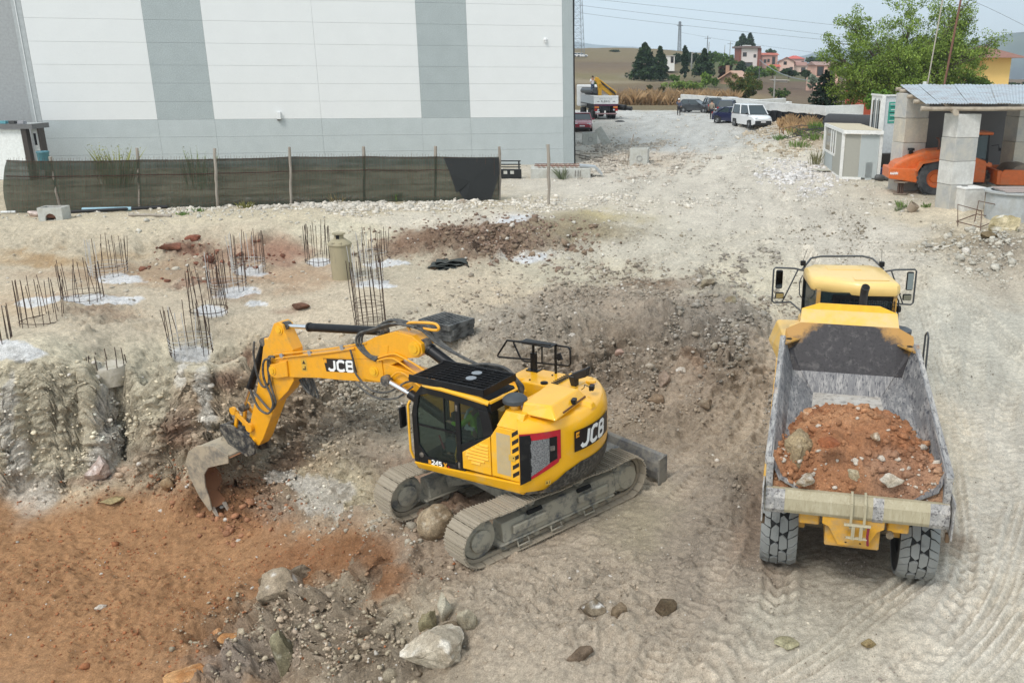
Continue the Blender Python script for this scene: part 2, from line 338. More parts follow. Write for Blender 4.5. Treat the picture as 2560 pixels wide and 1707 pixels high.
# regions painted on the ground: pixel x, y, half-widths, colour, weight
RED = (166, 128, 92); RED2 = (148, 108, 76); CLF = (210, 202, 178); GREYB = (170, 158, 140); ROAD = (196, 191, 178); YARD = (186, 188, 184); BRN = (140, 118, 100); WHT = (214, 210, 200); TAN = (192, 181, 160); DKR = (122, 76, 58)
BL = [(150,1400,420,230,RED,3),(60,1250,300,90,RED,3),(400,1300,320,170,RED,3),(240,1520,260,120,RED,3),(560,1180,160,70,RED2,2.5),(700,1300,140,45,RED2,2),(780,1290,90,40,RED2,1.6),
 (150,1000,380,130,CLF,3),(400,900,260,90,CLF,2.4),(40,900,160,120,CLF,2),(60,1110,60,60,WHT,2.2),(235,1040,50,60,WHT,2.2),(230,900,36,80,(200,186,160),2.6),(30,960,40,150,(196,186,160),2.4),(440,860,40,50,(196,188,168),2.5),
 (470,970,60,60,DKR,2.2),(560,860,40,30,DKR,1.8),(330,1060,90,30,BRN,2),(430,1010,90,40,(150,110,84),2),(520,920,60,50,(160,120,92),1.6),(220,1090,120,20,(140,96,76),1.6),(640,900,120,80,(165,140,112),1.6),
 (740,960,160,110,GREYB,2.6),(860,930,90,90,(165,158,142),2.6),(780,1120,90,80,(208,198,170),2.6),(860,1130,50,50,(186,176,150),2),(700,1060,60,50,(160,130,104),2),(650,1180,60,50,(196,188,172),1.8),(760,1190,80,40,(176,160,140),1.8),
 (950,1130,120,90,(146,122,102),2.2),(1000,1260,160,100,(160,143,124),2.4),(1150,1180,140,60,(150,136,118),1.6),(940,1380,110,100,(184,173,152),3),(690,1490,190,100,(180,166,146),3.4),(640,1400,60,60,(160,146,126),1.6),(860,1500,70,60,(158,142,120),2),(560,1520,120,50,(186,176,166),2.6),(1000,1500,200,120,(158,146,128),2.4),
 (1350,1350,280,160,(178,166,148),2.4),(1300,1500,260,90,(182,170,152),2.2),(1600,1250,140,200,(156,146,132),2.2),(1450,1230,120,60,(168,160,136),1.6),
 (1500,880,260,160,(172,158,140),2.6),(1250,760,160,70,(170,162,148),2.2),(1420,700,190,50,(168,156,140),2),(1600,760,140,90,(148,142,132),2.2),(1580,850,60,50,(150,112,84),1.5),(1400,990,200,60,(150,138,120),2.2),(1680,1000,80,120,(162,150,132),2),(1470,660,80,14,(132,112,92),1.6),
 (1750,1180,60,140,(140,124,108),2),(1950,1400,260,120,(186,180,164),2.4),(2200,1450,200,140,ROAD,2.6),(2000,1250,200,60,(150,140,126),2),(1900,1500,260,60,(196,188,172),2.2),(2280,1150,110,240,(190,186,174),3),(2250,800,140,140,(186,184,172),2.6),(2300,650,110,60,(180,172,156),2),
 (1600,560,300,70,(190,185,170),2.6),(1750,450,220,120,ROAD,3),(1950,560,160,80,ROAD,2.4),(1350,420,160,50,ROAD,2.4),(2000,450,120,40,(196,190,174),2.2),(1750,640,140,50,(196,190,170),2),(1300,630,200,30,(190,184,164),2.2),(1100,660,120,40,(194,182,160),2),
 (300,700,500,80,TAN,2.4),(650,720,160,60,(198,186,164),2.2),(60,700,120,40,(200,178,146),2),(480,655,110,20,(128,84,66),2),(300,630,220,18,(160,136,110),1.8),(560,570,100,26,(150,104,84),2),(440,585,60,22,(146,96,76),2.2),(640,640,120,30,(176,150,124),1.8),(230,720,70,20,(140,104,80),1.8),(640,570,60,30,(152,106,86),1.8),(120,690,160,14,(168,120,92),1.4),(690,705,30,10,(120,84,70),2),
 (300,560,500,36,(196,186,164),3),(150,590,160,14,(156,128,90),1.8),(400,500,420,16,(200,190,166),2.6),(780,540,100,34,(204,198,176),2.6),(1000,500,200,14,(206,200,184),2.2),
 (1100,550,190,34,BRN,3),(950,560,80,26,(150,124,104),2),(1340,530,120,34,(146,136,110),2.4),(1180,510,60,12,WHT,2.4),(1200,596,60,9,(208,206,198),1.8),(1400,500,80,14,(176,164,124),1.6),
 (1550,320,200,36,YARD,3),(1480,270,220,26,YARD,3),(1650,290,90,20,YARD,2.4),(1380,300,60,40,(196,192,180),2),(1450,365,110,20,(196,184,166),2.2),(1700,370,90,26,(214,210,196),2.4),(1840,400,60,26,(222,218,212),3),(1800,350,90,20,(210,204,186),2),
 (1880,310,70,24,(170,152,124),2),(1820,280,60,10,(200,180,150),2),(2150,500,140,26,(200,190,168),2.2),(2200,560,120,26,(176,166,146),1.8),(2100,440,160,24,(204,198,178),2.2),(2300,580,60,24,(160,150,134),2.2),
 (1500,245,300,8,(206,196,170),2.2),(600,460,700,26,(186,176,152),1.4),(1950,1000,120,160,(176,170,154),2),(2180,1000,60,120,(188,182,166),2)]
cw = np.stack([GX, GY, BH], 1); sc_w = 18/np.maximum(GY, 8)
U1 = fbm(cw, .55, 4, 31)*70*sc_w+fbm(cw, 3., 3, 35)*16*sc_w; U2 = fbm(cw+9, .55, 4, 41)*34*sc_w+fbm(cw, 3., 3, 45)*9*sc_w
cxp, cyp = PX+U1, PY+U2
num = np.zeros((len(GX), 3)); den = np.full(len(GX), 1e-6)
for (x, y, rx, ry, c, w) in BL:
    q = ((cxp-x)/rx)**2+((cyp-y)/ry)**2
    k = w*np.exp(-q*1.6)**1.3; c = np.array(srgb(c)); num += k[:, None]*c; den += k
bc = np.array(srgb((188, 180, 160))); num += .05*bc; den += .05
CLR = num/den[:, None]*np.array([1.14, 1.095, 1.07])
# dust dragged about by wheels: faint streaks along the way the machines drive
_sx, _sy = GX*.97-GY*.22, GY*.97+GX*.22
stk = fbm(np.stack([_sx*1.6, _sy*.30, GX*0], 1), 1.0, 5, 51, .6)*np.clip((PX-1150)/300, 0, 1)
CLR = CLR*(1+.10*stk)[:, None]
# white lime spilt round the piles, and mortar streaks down the face
def blot(x, y, rx, ry, c, amt, hard=5., fr=1.6, seed=60):
    global CLR
    q = ((PX-x)/rx)**2+((PY-y)/ry)**2
    e = 1-q+.55*fbm(cw, fr, 4, seed)
    k = np.clip(e*hard, 0, 1)*amt; CLR = CLR*(1-k[:, None])+k[:, None]*np.array(srgb(c))
LIME = (226, 226, 226)
for i, (x, y, rx, ry) in enumerate([(280,640,60,13),(225,690,110,15),(80,695,45,15),(30,808,72,26),(585,628,44,11),(545,672,60,14),(735,604,28,10),(890,607,55,9),(860,652,46,13),(480,715,44,14),(440,812,56,22),(1180,508,44,12),(1215,597,50,8),(590,700,30,5)]):
    blot(x, y, rx, ry, LIME, .85, 4, 1.8, 60+i)
for i, (x, y, rx, ry) in enumerate([(30,960,14,120),(52,1050,20,70),(236,960,24,120),(215,880,10,60),(262,1010,12,60),(240,1060,26,36),(470,900,12,60),(425,860,16,34),(480,960,10,40),(760,1140,60,50),(700,1120,30,20),(655,1105,40,22)]):
    blot(x, y, rx*1.15, ry, (232, 224, 210), .85, 3, 3.2, 80+i)
# where the ground is loose: pixel x, y, half-widths, roughness
RG = [(700,1490,220,110,1.9),(1000,1480,160,120,.55),(900,1320,160,80,.7),(740,950,190,130,1.25),(700,1130,160,90,.9),(1400,800,330,130,1.0),(1650,820,110,150,1.1),(1500,980,200,80,.7),(1100,560,220,50,1.0),(200,1000,420,130,.42),(450,1000,200,80,.7),(560,1160,120,50,.7),
 (200,1400,500,200,.36),(1300,1400,300,160,.45),(1650,1150,90,200,.6),(450,590,140,36,.8),(300,560,500,30,.45),(230,730,120,30,.6),(2280,570,140,50,.8),(1850,320,100,36,.8),(1450,370,120,30,.6),(1380,540,100,40,.5),(1000,1200,160,80,.6),(480,660,200,26,.5)]
RO = np.full(len(GX), .10)
for (x, y, rx, ry, a) in RG:
    RO = np.maximum(RO, a*np.exp(-(((cxp-x)/rx)**2+((cyp-y)/ry)**2)*.8))
RO *= np.clip((90-GY)/40, .15, 1)
# displacement along the normal
Zg = BH.reshape(NR, NC); Xg = GX.reshape(NR, NC); Yg = GY.reshape(NR, NC)
du = np.stack([np.gradient(Xg, axis=1), np.gradient(Yg, axis=1), np.gradient(Zg, axis=1)], -1)
dv = np.stack([np.gradient(Xg, axis=0), np.gradient(Yg, axis=0), np.gradient(Zg, axis=0)], -1)
Nn = np.cross(du, dv); Nn /= np.linalg.norm(Nn, axis=-1, keepdims=True); Nn = Nn.reshape(-1, 3)
P3 = G0*np.array([1, 1, 1.15])
d1, d2, vv = worley(np.stack([GX*4.2+.6*fbm(P3, 3, 2, 3), (GY+G0[:, 2]*.8)*4.2], 1), 5)
e1, e2, v2 = worley(np.stack([GX*9+.3*fbm(P3, 5, 2, 8), (GY+G0[:, 2]*.8)*9], 1), 15)
clod = np.clip((d2-d1)*2.2, 0, 1)**.6*(.5+.5*vv)*.16+np.clip((e2-e1)*2.2, 0, 1)**.6*(.5+.5*v2)*.07
big = fbm(P3, .8, 3, 100)*.16
rid = 1-np.abs(fbm(P3, 1.7, 5, 120, .55)); med = (rid-.6)*.22
fine = fbm(P3, 7, 3, 140, .6)*.03
gate = np.clip(.55+1.3*fbm(P3, .7, 3, 170), 0, 1)
D = RO*(1.2*big+1.7*med+1.8*fine+1.9*clod*gate)+.007*fbm(P3, 6, 4, 150, .6)
steep = 1-Nn[:, 2]
rk = 1-np.abs(fbm(P3*np.array([1, 1, 1.6]), 1.9, 6, 180, .62)); lay = np.abs(fbm(P3*np.array([.6, .6, 3.2]), 1.6, 4, 190, .6)); cz1, cz2, cv = worley(np.stack([GX*2.6+.5*fbm(P3, 2, 3, 195), G0[:, 2]*3.4+.5*fbm(P3, 2, 3, 197)], 1), 33)
D += np.clip(steep*1.5, 0, 1)*near*(.06*(rk-.6)-.035*(lay-.4)+.04*(np.clip((cz2-cz1)*3, 0, 1)-.5)*(.5+.5*cv)+.04*(1-np.abs(fbm(P3, 5, 4, 199, .65))-.6)+.04*fbm(P3, 14, 3, 201, .6))
# the pile necks bared in the face of the cut stand proud of it
for (x, y0, y1, r) in [(35, 870, 1120, 44), (236, 830, 1060, 40), (445, 840, 930, 42)]:
    lean = (y1-PY)*-.10 if x < 300 else 0
    D += .26*np.clip(1-((PX-x-lean*.9)/r)**2, 0, 1)**.5*np.clip((PY-y0)/12, 0, 1)*np.clip((y1-PY)/40, 0, 1)*(steep > .25)
# wheel and track marks pressed into the dust: path in pixels, width, kind
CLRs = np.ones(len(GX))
def track(pts, z, w, kind, depth=.03, shade=.09):
    depth *= 2.1
    global D, CLRs
    P = np.array([tuple(at(x, y, z)) for x, y in pts])[:, :2]
    # smooth the path
    T = np.linspace(0, len(P)-1, 60); i = np.clip(T.astype(int), 0, len(P)-2); f = (T-i)[:, None]
    pm = P[np.clip(i-1, 0, len(P)-1)]; p0 = P[i]; p1 = P[i+1]; p2 = P[np.clip(i+2, 0, len(P)-1)]
    Q = .5*((2*p0)+(-pm+p1)*f+(2*pm-5*p0+4*p1-p2)*f*f+(-pm+3*p0-3*p1+p2)*f**3)
    lo, hi = Q.min(0)-w, Q.max(0)+w
    idx = np.nonzero((GX > lo[0]) & (GX < hi[0]) & (GY > lo[1]) & (GY < hi[1]))[0]
    if len(idx) == 0: return
    X = np.stack([GX[idx], GY[idx]], 1); best = np.full(len(idx), 9e9); al = np.zeros(len(idx)); ac = np.zeros(len(idx)); L = 0
    for k in range(len(Q)-1):
        a, b_ = Q[k], Q[k+1]; d = b_-a; ln = np.hypot(*d)
        if ln < 1e-6: continue
        u = d/ln; rel = X-a; t = np.clip(rel@u, 0, ln); dd = np.hypot(*(rel-t[:, None]*u).T); sd = rel[:, 0]*-u[1]+rel[:, 1]*u[0]
        m = dd < best; best[m] = dd[m]; al[m] = L+t[m]; ac[m] = sd[m]; L += ln
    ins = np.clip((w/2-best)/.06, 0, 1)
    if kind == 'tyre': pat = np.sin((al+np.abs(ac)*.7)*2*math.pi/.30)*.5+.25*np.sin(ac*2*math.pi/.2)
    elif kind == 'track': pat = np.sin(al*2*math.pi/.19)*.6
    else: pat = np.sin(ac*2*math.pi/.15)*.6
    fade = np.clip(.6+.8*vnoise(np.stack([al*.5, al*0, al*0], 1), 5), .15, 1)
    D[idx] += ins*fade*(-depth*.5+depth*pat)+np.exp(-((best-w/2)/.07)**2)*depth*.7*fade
    CLRs[idx] *= 1+ins*fade*(shade+.20*pat)  # packed dust is lighter; shading of the tread relief is painted in too
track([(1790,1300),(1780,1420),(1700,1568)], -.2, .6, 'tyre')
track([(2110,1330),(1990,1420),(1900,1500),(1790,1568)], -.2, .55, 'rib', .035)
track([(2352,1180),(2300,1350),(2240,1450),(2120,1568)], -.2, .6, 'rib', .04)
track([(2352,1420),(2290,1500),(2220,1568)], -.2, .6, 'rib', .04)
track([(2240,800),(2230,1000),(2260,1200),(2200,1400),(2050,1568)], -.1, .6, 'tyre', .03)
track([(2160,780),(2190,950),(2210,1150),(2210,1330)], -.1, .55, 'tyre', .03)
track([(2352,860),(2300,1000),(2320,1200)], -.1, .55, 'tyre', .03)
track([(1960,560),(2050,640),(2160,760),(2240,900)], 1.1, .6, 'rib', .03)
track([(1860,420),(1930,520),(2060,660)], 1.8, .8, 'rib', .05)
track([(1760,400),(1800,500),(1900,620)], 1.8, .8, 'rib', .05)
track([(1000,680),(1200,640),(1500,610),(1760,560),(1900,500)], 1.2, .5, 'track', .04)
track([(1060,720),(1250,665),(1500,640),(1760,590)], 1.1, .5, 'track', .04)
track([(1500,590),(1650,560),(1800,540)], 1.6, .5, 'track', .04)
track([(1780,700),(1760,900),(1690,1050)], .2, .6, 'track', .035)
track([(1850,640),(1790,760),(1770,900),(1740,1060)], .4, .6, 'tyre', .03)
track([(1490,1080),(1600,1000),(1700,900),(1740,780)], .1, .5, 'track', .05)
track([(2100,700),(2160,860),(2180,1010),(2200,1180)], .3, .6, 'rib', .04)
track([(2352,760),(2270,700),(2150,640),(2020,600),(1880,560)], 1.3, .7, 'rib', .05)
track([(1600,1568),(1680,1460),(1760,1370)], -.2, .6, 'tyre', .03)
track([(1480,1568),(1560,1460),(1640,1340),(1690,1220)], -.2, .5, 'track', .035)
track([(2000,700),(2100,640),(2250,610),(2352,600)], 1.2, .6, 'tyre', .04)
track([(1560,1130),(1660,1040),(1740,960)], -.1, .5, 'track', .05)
P_ = G0+Nn*D[:, None]
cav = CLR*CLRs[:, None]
me = bpy.data.meshes.new('ground'); nq = (NR-1)*(NC-1)
I = (np.arange(NR-1)[:, None]*NC+np.arange(NC-1)[None, :]).ravel()
F = np.stack([I, I+1, I+NC+1, I+NC], 1).astype(np.int32)
me.vertices.add(len(P_)); me.vertices.foreach_set('co', P_.astype(np.float32).ravel())
me.loops.add(nq*4); me.loops.foreach_set('vertex_index', F.ravel()); me.polygons.add(nq); me.polygons.foreach_set('loop_start', np.arange(0, nq*4, 4, dtype=np.int32))
me.update(); me.validate(); me.shade_smooth()
_ra = me.attributes.new('loose', 'FLOAT', 'POINT'); _ra.data.foreach_set('value', np.clip(RO+steep, 0, 1.3).astype(np.float32))
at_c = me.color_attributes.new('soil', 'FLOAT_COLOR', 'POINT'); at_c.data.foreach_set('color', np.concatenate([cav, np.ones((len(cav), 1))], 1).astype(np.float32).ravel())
ground = bpy.data.objects.new('ground', me); COL.objects.link(ground); ground['kind'] = 'structure'
def soil_mat(name, attr='soil', mulc=.80, spk=1., bsc=1.):
    m = bpy.data.materials.new(name); m.use_nodes = True; n = m.node_tree.nodes; l = m.node_tree.links; p = n['Principled BSDF']
    p.inputs['Roughness'].default_value = .95; p.inputs['Specular IOR Level'].default_value = .15
    a = n.new('ShaderNodeAttribute'); a.attribute_name = attr; tc = n.new('ShaderNodeTexCoord')
    def noise(sc, det=8, ro=.7):
        q = n.new('ShaderNodeTexNoise'); q.inputs['Scale'].default_value = sc; q.inputs['Detail'].default_value = det; q.inputs['Roughness'].default_value = ro; l.new(tc.outputs['Object'], q.inputs['Vector']); return q.outputs['Fac']
    def rng(v, a0, a1, b0, b1):
        q = n.new('ShaderNodeMapRange'); q.inputs[1].default_value = a0; q.inputs[2].default_value = a1; q.inputs[3].default_value = b0; q.inputs[4].default_value = b1; l.new(v, q.inputs[0]); return q.outputs[0]
    def mul(c, v, f=1.):
        q = n.new('ShaderNodeMix'); q.data_type = 'RGBA'; q.blend_type = 'MULTIPLY'; q.inputs['Factor'].default_value = f; l.new(c, q.inputs['A']); l.new(v, q.inputs['B']); return q.outputs['Result']
    c = mul(a.outputs['Color'], rng(noise(1.1), .3, .7, mulc*.86, mulc*1.14)); c = mul(c, rng(noise(9), .32, .68, .74, 1.26)); c = mul(c, rng(noise(42, 4, .8), .34, .66, .66, 1.34))
    lz = n.new('ShaderNodeAttribute'); lz.attribute_name = 'loose'
    # pale chips and dark crumbs
    for (sc, lo, col, hi) in ((13., .10, (.62, .59, .54), .05), (26., .12, (.6, .57, .5), .06), (31., .11, (.10, .085, .07), .06)):
        v = n.new('ShaderNodeTexVoronoi'); v.inputs['Scale'].default_value = sc; v.inputs['Randomness'].default_value = 1; l.new(tc.outputs['Object'], v.inputs['Vector'])
        k = rng(v.outputs['Distance'], hi, lo, 1, 0); nn = rng(noise(1.7+sc*.05, 3), .48, .62, 0, .75*spk)
        mm = n.new('ShaderNodeMath'); mm.operation = 'MULTIPLY'; l.new(k, mm.inputs[0]); l.new(nn, mm.inputs[1])
        q = n.new('ShaderNodeMix'); q.data_type = 'RGBA'; l.new(mm.outputs[0], q.inputs['Factor']); l.new(c, q.inputs['A']); q.inputs['B'].default_value = (*col, 1); c = q.outputs['Result']
    l.new(c, p.inputs['Base Color'])
    b1 = n.new('ShaderNodeBump'); l.new(rng(lz.outputs['Fac'], 0, 1, .22*bsc, bsc), b1.inputs['Strength']); b1.inputs['Distance'].default_value = .09; l.new(noise(16, 9, .75), b1.inputs['Height'])
    b2 = n.new('ShaderNodeBump'); b2.inputs['Strength'].default_value = .6*bsc; b2.inputs['Distance'].default_value = .03; l.new(noise(60, 4, .7), b2.inputs['Height']); l.new(b1.outputs['Normal'], b2.inputs['Normal'])
    l.new(b2.outputs['Normal'], p.inputs['Normal'])
    return m
me.materials.append(soil_mat('site_soil'))
Pg = P_.reshape(NR, NC, 3)
def gz(x, y):
    """height of the finished ground near x, y"""
    c = int(np.clip(np.searchsorted(ts, x/(y*.93+2.)), 1, NC-1)); r = int(np.clip(np.searchsorted(YR[:, c], y), 1, NR-1))
    return float(Pg[r-1:r+1, c-1:c+1, 2].mean())
def gat(x, y, it=6, z0=None):
    """ground point seen at survey pixel x, y"""
    z = .5 if z0 is None else z0
    for k in range(it*3):
        p = at(x, y, z); z = z+(gz(p.x, p.y)-z)*.6
    p = at(x, y, z); p.z = gz(p.x, p.y); return p
# ------------------------------------------------------------------ loose stones and clods, tens of thousands: one object
def rock_shapes(k, n, seed=3):
    r = np.random.default_rng(seed); out = []
    for i in range(k):
        bm = bmesh.new(); bmesh.ops.create_icosphere(bm, subdivisions=n, radius=1)
        V = np.array([v.co[:] for v in bm.verts]); Fc = [tuple(v.index for v in f.verts) for f in bm.faces]; bm.free()
        V = V*(1+r.uniform(-.28, .28, (len(V), 1)))*r.uniform(.6, 1.15, 3)
        for j in range(3):      # chop flat facets
            d = r.normal(size=3); d /= np.linalg.norm(d); h = V@d; V = V-np.clip(h-.62, 0, None)[:, None]*d*.9
        out.append((V, np.array(Fc)))
    return out
ICO = rock_shapes(8, 1); 
def rot_rand(r, n):
    q = r.normal(size=(n, 4)); q /= np.linalg.norm(q, axis=1, keepdims=True); w, x, y, z = q.T
    return np.stack([1-2*(y*y+z*z), 2*(x*y-z*w), 2*(x*z+y*w), 2*(x*y+z*w), 1-2*(x*x+z*z), 2*(y*z-x*w), 2*(x*z-y*w), 2*(y*z+x*w), 1-2*(x*x+y*y)], 1).reshape(n, 3, 3)
def low(V, Fc):
    return V, Fc
def stones(name, pos, size, col, matr, seed, parent=None, flat=.75, shapes=None):
    r = np.random.default_rng(seed); shapes = shapes or LOW; n = len(pos); Rm = rot_rand(r, n); si = r.integers(0, len(shapes), n)
    Vs, Fs, Cs = [], [], []; base = 0
    for k, (V, Fc) in enumerate(shapes):
        m = np.nonzero(si == k)[0]
        if len(m) == 0: continue
        W_ = np.einsum('nij,vj->nvi', Rm[m], V)*size[m][:, None, None]; W_[:, :, 2] *= flat; W_ += pos[m][:, None, :]
        Vs.append(W_.reshape(-1, 3)); Fs.append((Fc[None]+(np.arange(len(m))*len(V))[:, None, None]+base).reshape(-1, 3)); Cs.append(np.repeat(col[m], len(V), 0)); base += len(m)*len(V)
    V = np.concatenate(Vs); Fc = np.concatenate(Fs); C_ = np.concatenate(Cs)
    me = bpy.data.meshes.new(name); me.vertices.add(len(V)); me.vertices.foreach_set('co', V.astype(np.float32).ravel())
    me.loops.add(len(Fc)*3); me.loops.foreach_set('vertex_index', Fc.astype(np.int32).ravel()); me.polygons.add(len(Fc)); me.polygons.foreach_set('loop_start', np.arange(0, len(Fc)*3, 3, dtype=np.int32)); me.update()
    a = me.color_attributes.new('soil', 'FLOAT_COLOR', 'POINT'); a.data.foreach_set('color', np.concatenate([C_, np.ones((len(C_), 1))], 1).astype(np.float32).ravel())
    me.materials.append(matr); o = bpy.data.objects.new(name, me); link(o, parent); o['kind'] = 'stuff'; return o
_phi = (1+5**.5)/2
_icv = np.array([(-1, _phi, 0), (1, _phi, 0), (-1, -_phi, 0), (1, -_phi, 0), (0, -1, _phi), (0, 1, _phi), (0, -1, -_phi), (0, 1, -_phi), (_phi, 0, -1), (_phi, 0, 1), (-_phi, 0, -1), (-_phi, 0, 1)])/1.902
_icf = np.array([(0, 11, 5), (0, 5, 1), (0, 1, 7), (0, 7, 10), (0, 10, 11), (1, 5, 9), (5, 11, 4), (11, 10, 2), (10, 7, 6), (7, 1, 8), (3, 9, 4), (3, 4, 2), (3, 2, 6), (3, 6, 8), (3, 8, 9), (4, 9, 5), (2, 4, 11), (6, 2, 10), (8, 6, 7), (9, 8, 1)])
LOW = []
_r = np.random.default_rng(5)
for _i in range(14): LOW.append((_icv*(1+_r.uniform(-.32, .3, (12, 1)))*_r.uniform(.55, 1.2, 3), _icf))
stone_mat = soil_mat('loose_stone', mulc=.85, spk=.3, bsc=.8)
# how many stones per square metre, and how large: pixel x, y, half-widths, density, size, colour (None = the soil's own)
SD = [(230,960,300,90,26,.055,None),(700,1480,190,90,46,.055,(196,182,158)),(720,1490,170,80,14,.12,(186,172,148)),(940,1480,60,60,20,.10,(184,170,146)),(800,880,80,50,26,.09,(178,168,150)),(1690,800,70,110,16,.10,(156,146,130)),(1180,560,150,30,10,.09,(150,130,110)),(250,1100,300,30,10,.10,None),(560,1190,120,50,10,.10,(170,124,94)),(800,1200,120,60,18,.07,(186,176,158)),(720,1480,200,110,70,.055,None),(740,950,180,120,60,.055,None),(860,900,90,60,90,.06,(176,168,152)),(1400,790,340,120,52,.055,(166,154,138)),(1680,800,90,140,60,.06,(164,156,144)),(1500,960,240,90,28,.045,None),(650,1150,160,90,30,.05,None),
 (1000,1400,200,140,16,.045,None),(1300,1420,320,150,16,.035,None),(250,1380,520,190,26,.035,(176,118,82)),(450,1130,160,50,40,.05,(170,122,92)),(250,1060,320,50,18,.06,None),(1100,555,200,40,30,.05,(146,124,108)),
 (1000,470,500,12,22,.06,(220,212,198)),(700,478,420,9,22,.055,(220,212,198)),(350,500,400,14,5,.05,(210,204,190)),(1840,400,70,28,60,.05,(224,220,216)),(1450,370,130,34,16,.055,(196,186,172)),(2280,575,110,40,18,.07,(200,194,180)),(1700,430,400,140,1.5,.045,(214,208,196)),
 (400,680,460,90,1.8,.05,(206,196,178)),(470,600,130,30,10,.07,(140,96,78)),(1650,1150,90,220,18,.04,None),(1000,1230,160,90,26,.05,None),(1850,310,90,30,14,.07,(196,182,160)),(2000,1400,400,170,9,.017,(150,138,120)),(2200,1100,160,300,8,.018,(140,130,114)),(1400,1450,350,140,16,.022,(164,150,132)),(1750,560,420,90,4,.03,(150,140,122)),(1990,1400,40,160,30,.028,(196,180,166)),(2250,560,160,70,5,.05,(206,198,182)),(1700,600,500,60,1.2,.045,(206,200,186)),(900,1350,150,120,22,.05,None)]
A = np.linalg.norm(np.cross(du, dv), axis=-1).ravel()
_posL, _sizL, _colL = [], [], []
for si_, (x, y, rx, ry, dens, sz, c) in enumerate(SD):
    k = np.exp(-(((cxp-x)/rx)**2+((cyp-y)/ry)**2)*1.1); k[k < .05] = 0
    k = k*A*dens*(.4+1.2*np.clip(fbm(P3, .6, 2, 200+si_)+.3, 0, 1))*np.clip(1-stk*2.2, .1, 3)*4.2
    cnt = RNG.poisson(k); idx = np.repeat(np.arange(len(k)), cnt)
    if len(idx) > 8500: idx = RNG.choice(idx, 8500, replace=False)
    n = len(idx); s = sz*np.exp(RNG.normal(-.25, .5, n))*np.clip(GY[idx]/26, .6, 1.9)*.8; s = np.clip(s, .010, .21)
    col = CLR[idx]*RNG.uniform(.8, 1.25, (n, 1)) if c is None else (np.array(srgb(c))*RNG.uniform(.7, 1.2, (n, 1)))
    wv = RNG.random(n) < .05; col[wv] = np.array(srgb((212, 204, 192)))
    p = P_[idx]+np.stack([RNG.normal(0, .03, n), RNG.normal(0, .03, n), s*.12], 1)
    _posL.append(p); _sizL.append(s); _colL.append(col)
_pos = np.concatenate(_posL); _siz = np.concatenate(_sizL); _col = np.concatenate(_colL)
print('stones', len(_pos), 'ground verts', len(P_))
rub = stones('rubble', _pos, _siz, np.clip(_col, 0, .9), stone_mat, 4)
# ================================================================== PEOPLE
def skin_mesh(name, joints, edges, mat_, parent, root=0, sub=1):
    """joints: {id: (x, y, z, rx, ry)}"""
    ids = list(joints); me = bpy.data.meshes.new(name)
    me.from_pydata([joints[i][:3] for i in ids], [(ids.index(a), ids.index(b)) for a, b in edges], [])
    o = bpy.data.objects.new(name, me); link(o, parent)
    md = o.modifiers.new('skin', 'SKIN'); md.use_smooth_shade = True
    sv = me.skin_vertices[0].data if me.skin_vertices else None
    if sv is None:
        bm = bmesh.new(); bm.from_mesh(me); bm.verts.layers.skin.verify(); bm.to_mesh(me); bm.free(); sv = me.skin_vertices[0].data
    for k, i in enumerate(ids):
        j = joints[i]; sv[k].radius = (j[3], j[4] if len(j) > 4 else j[3]); sv[k].use_root = (k == root)
    sd_ = o.modifiers.new('sub', 'SUBSURF'); sd_.levels = sub; sd_.render_levels = sub
    dg = bpy.context.evaluated_depsgraph_get(); ev = o.evaluated_get(dg); m2 = bpy.data.meshes.new_from_object(ev)
    o.modifiers.clear(); o.data = m2; m2.materials.clear(); m2.materials.append(mat_); m2.shade_smooth(); return o
SKIN = mat('skin', (.42, .24, .16), .55, var=.05)
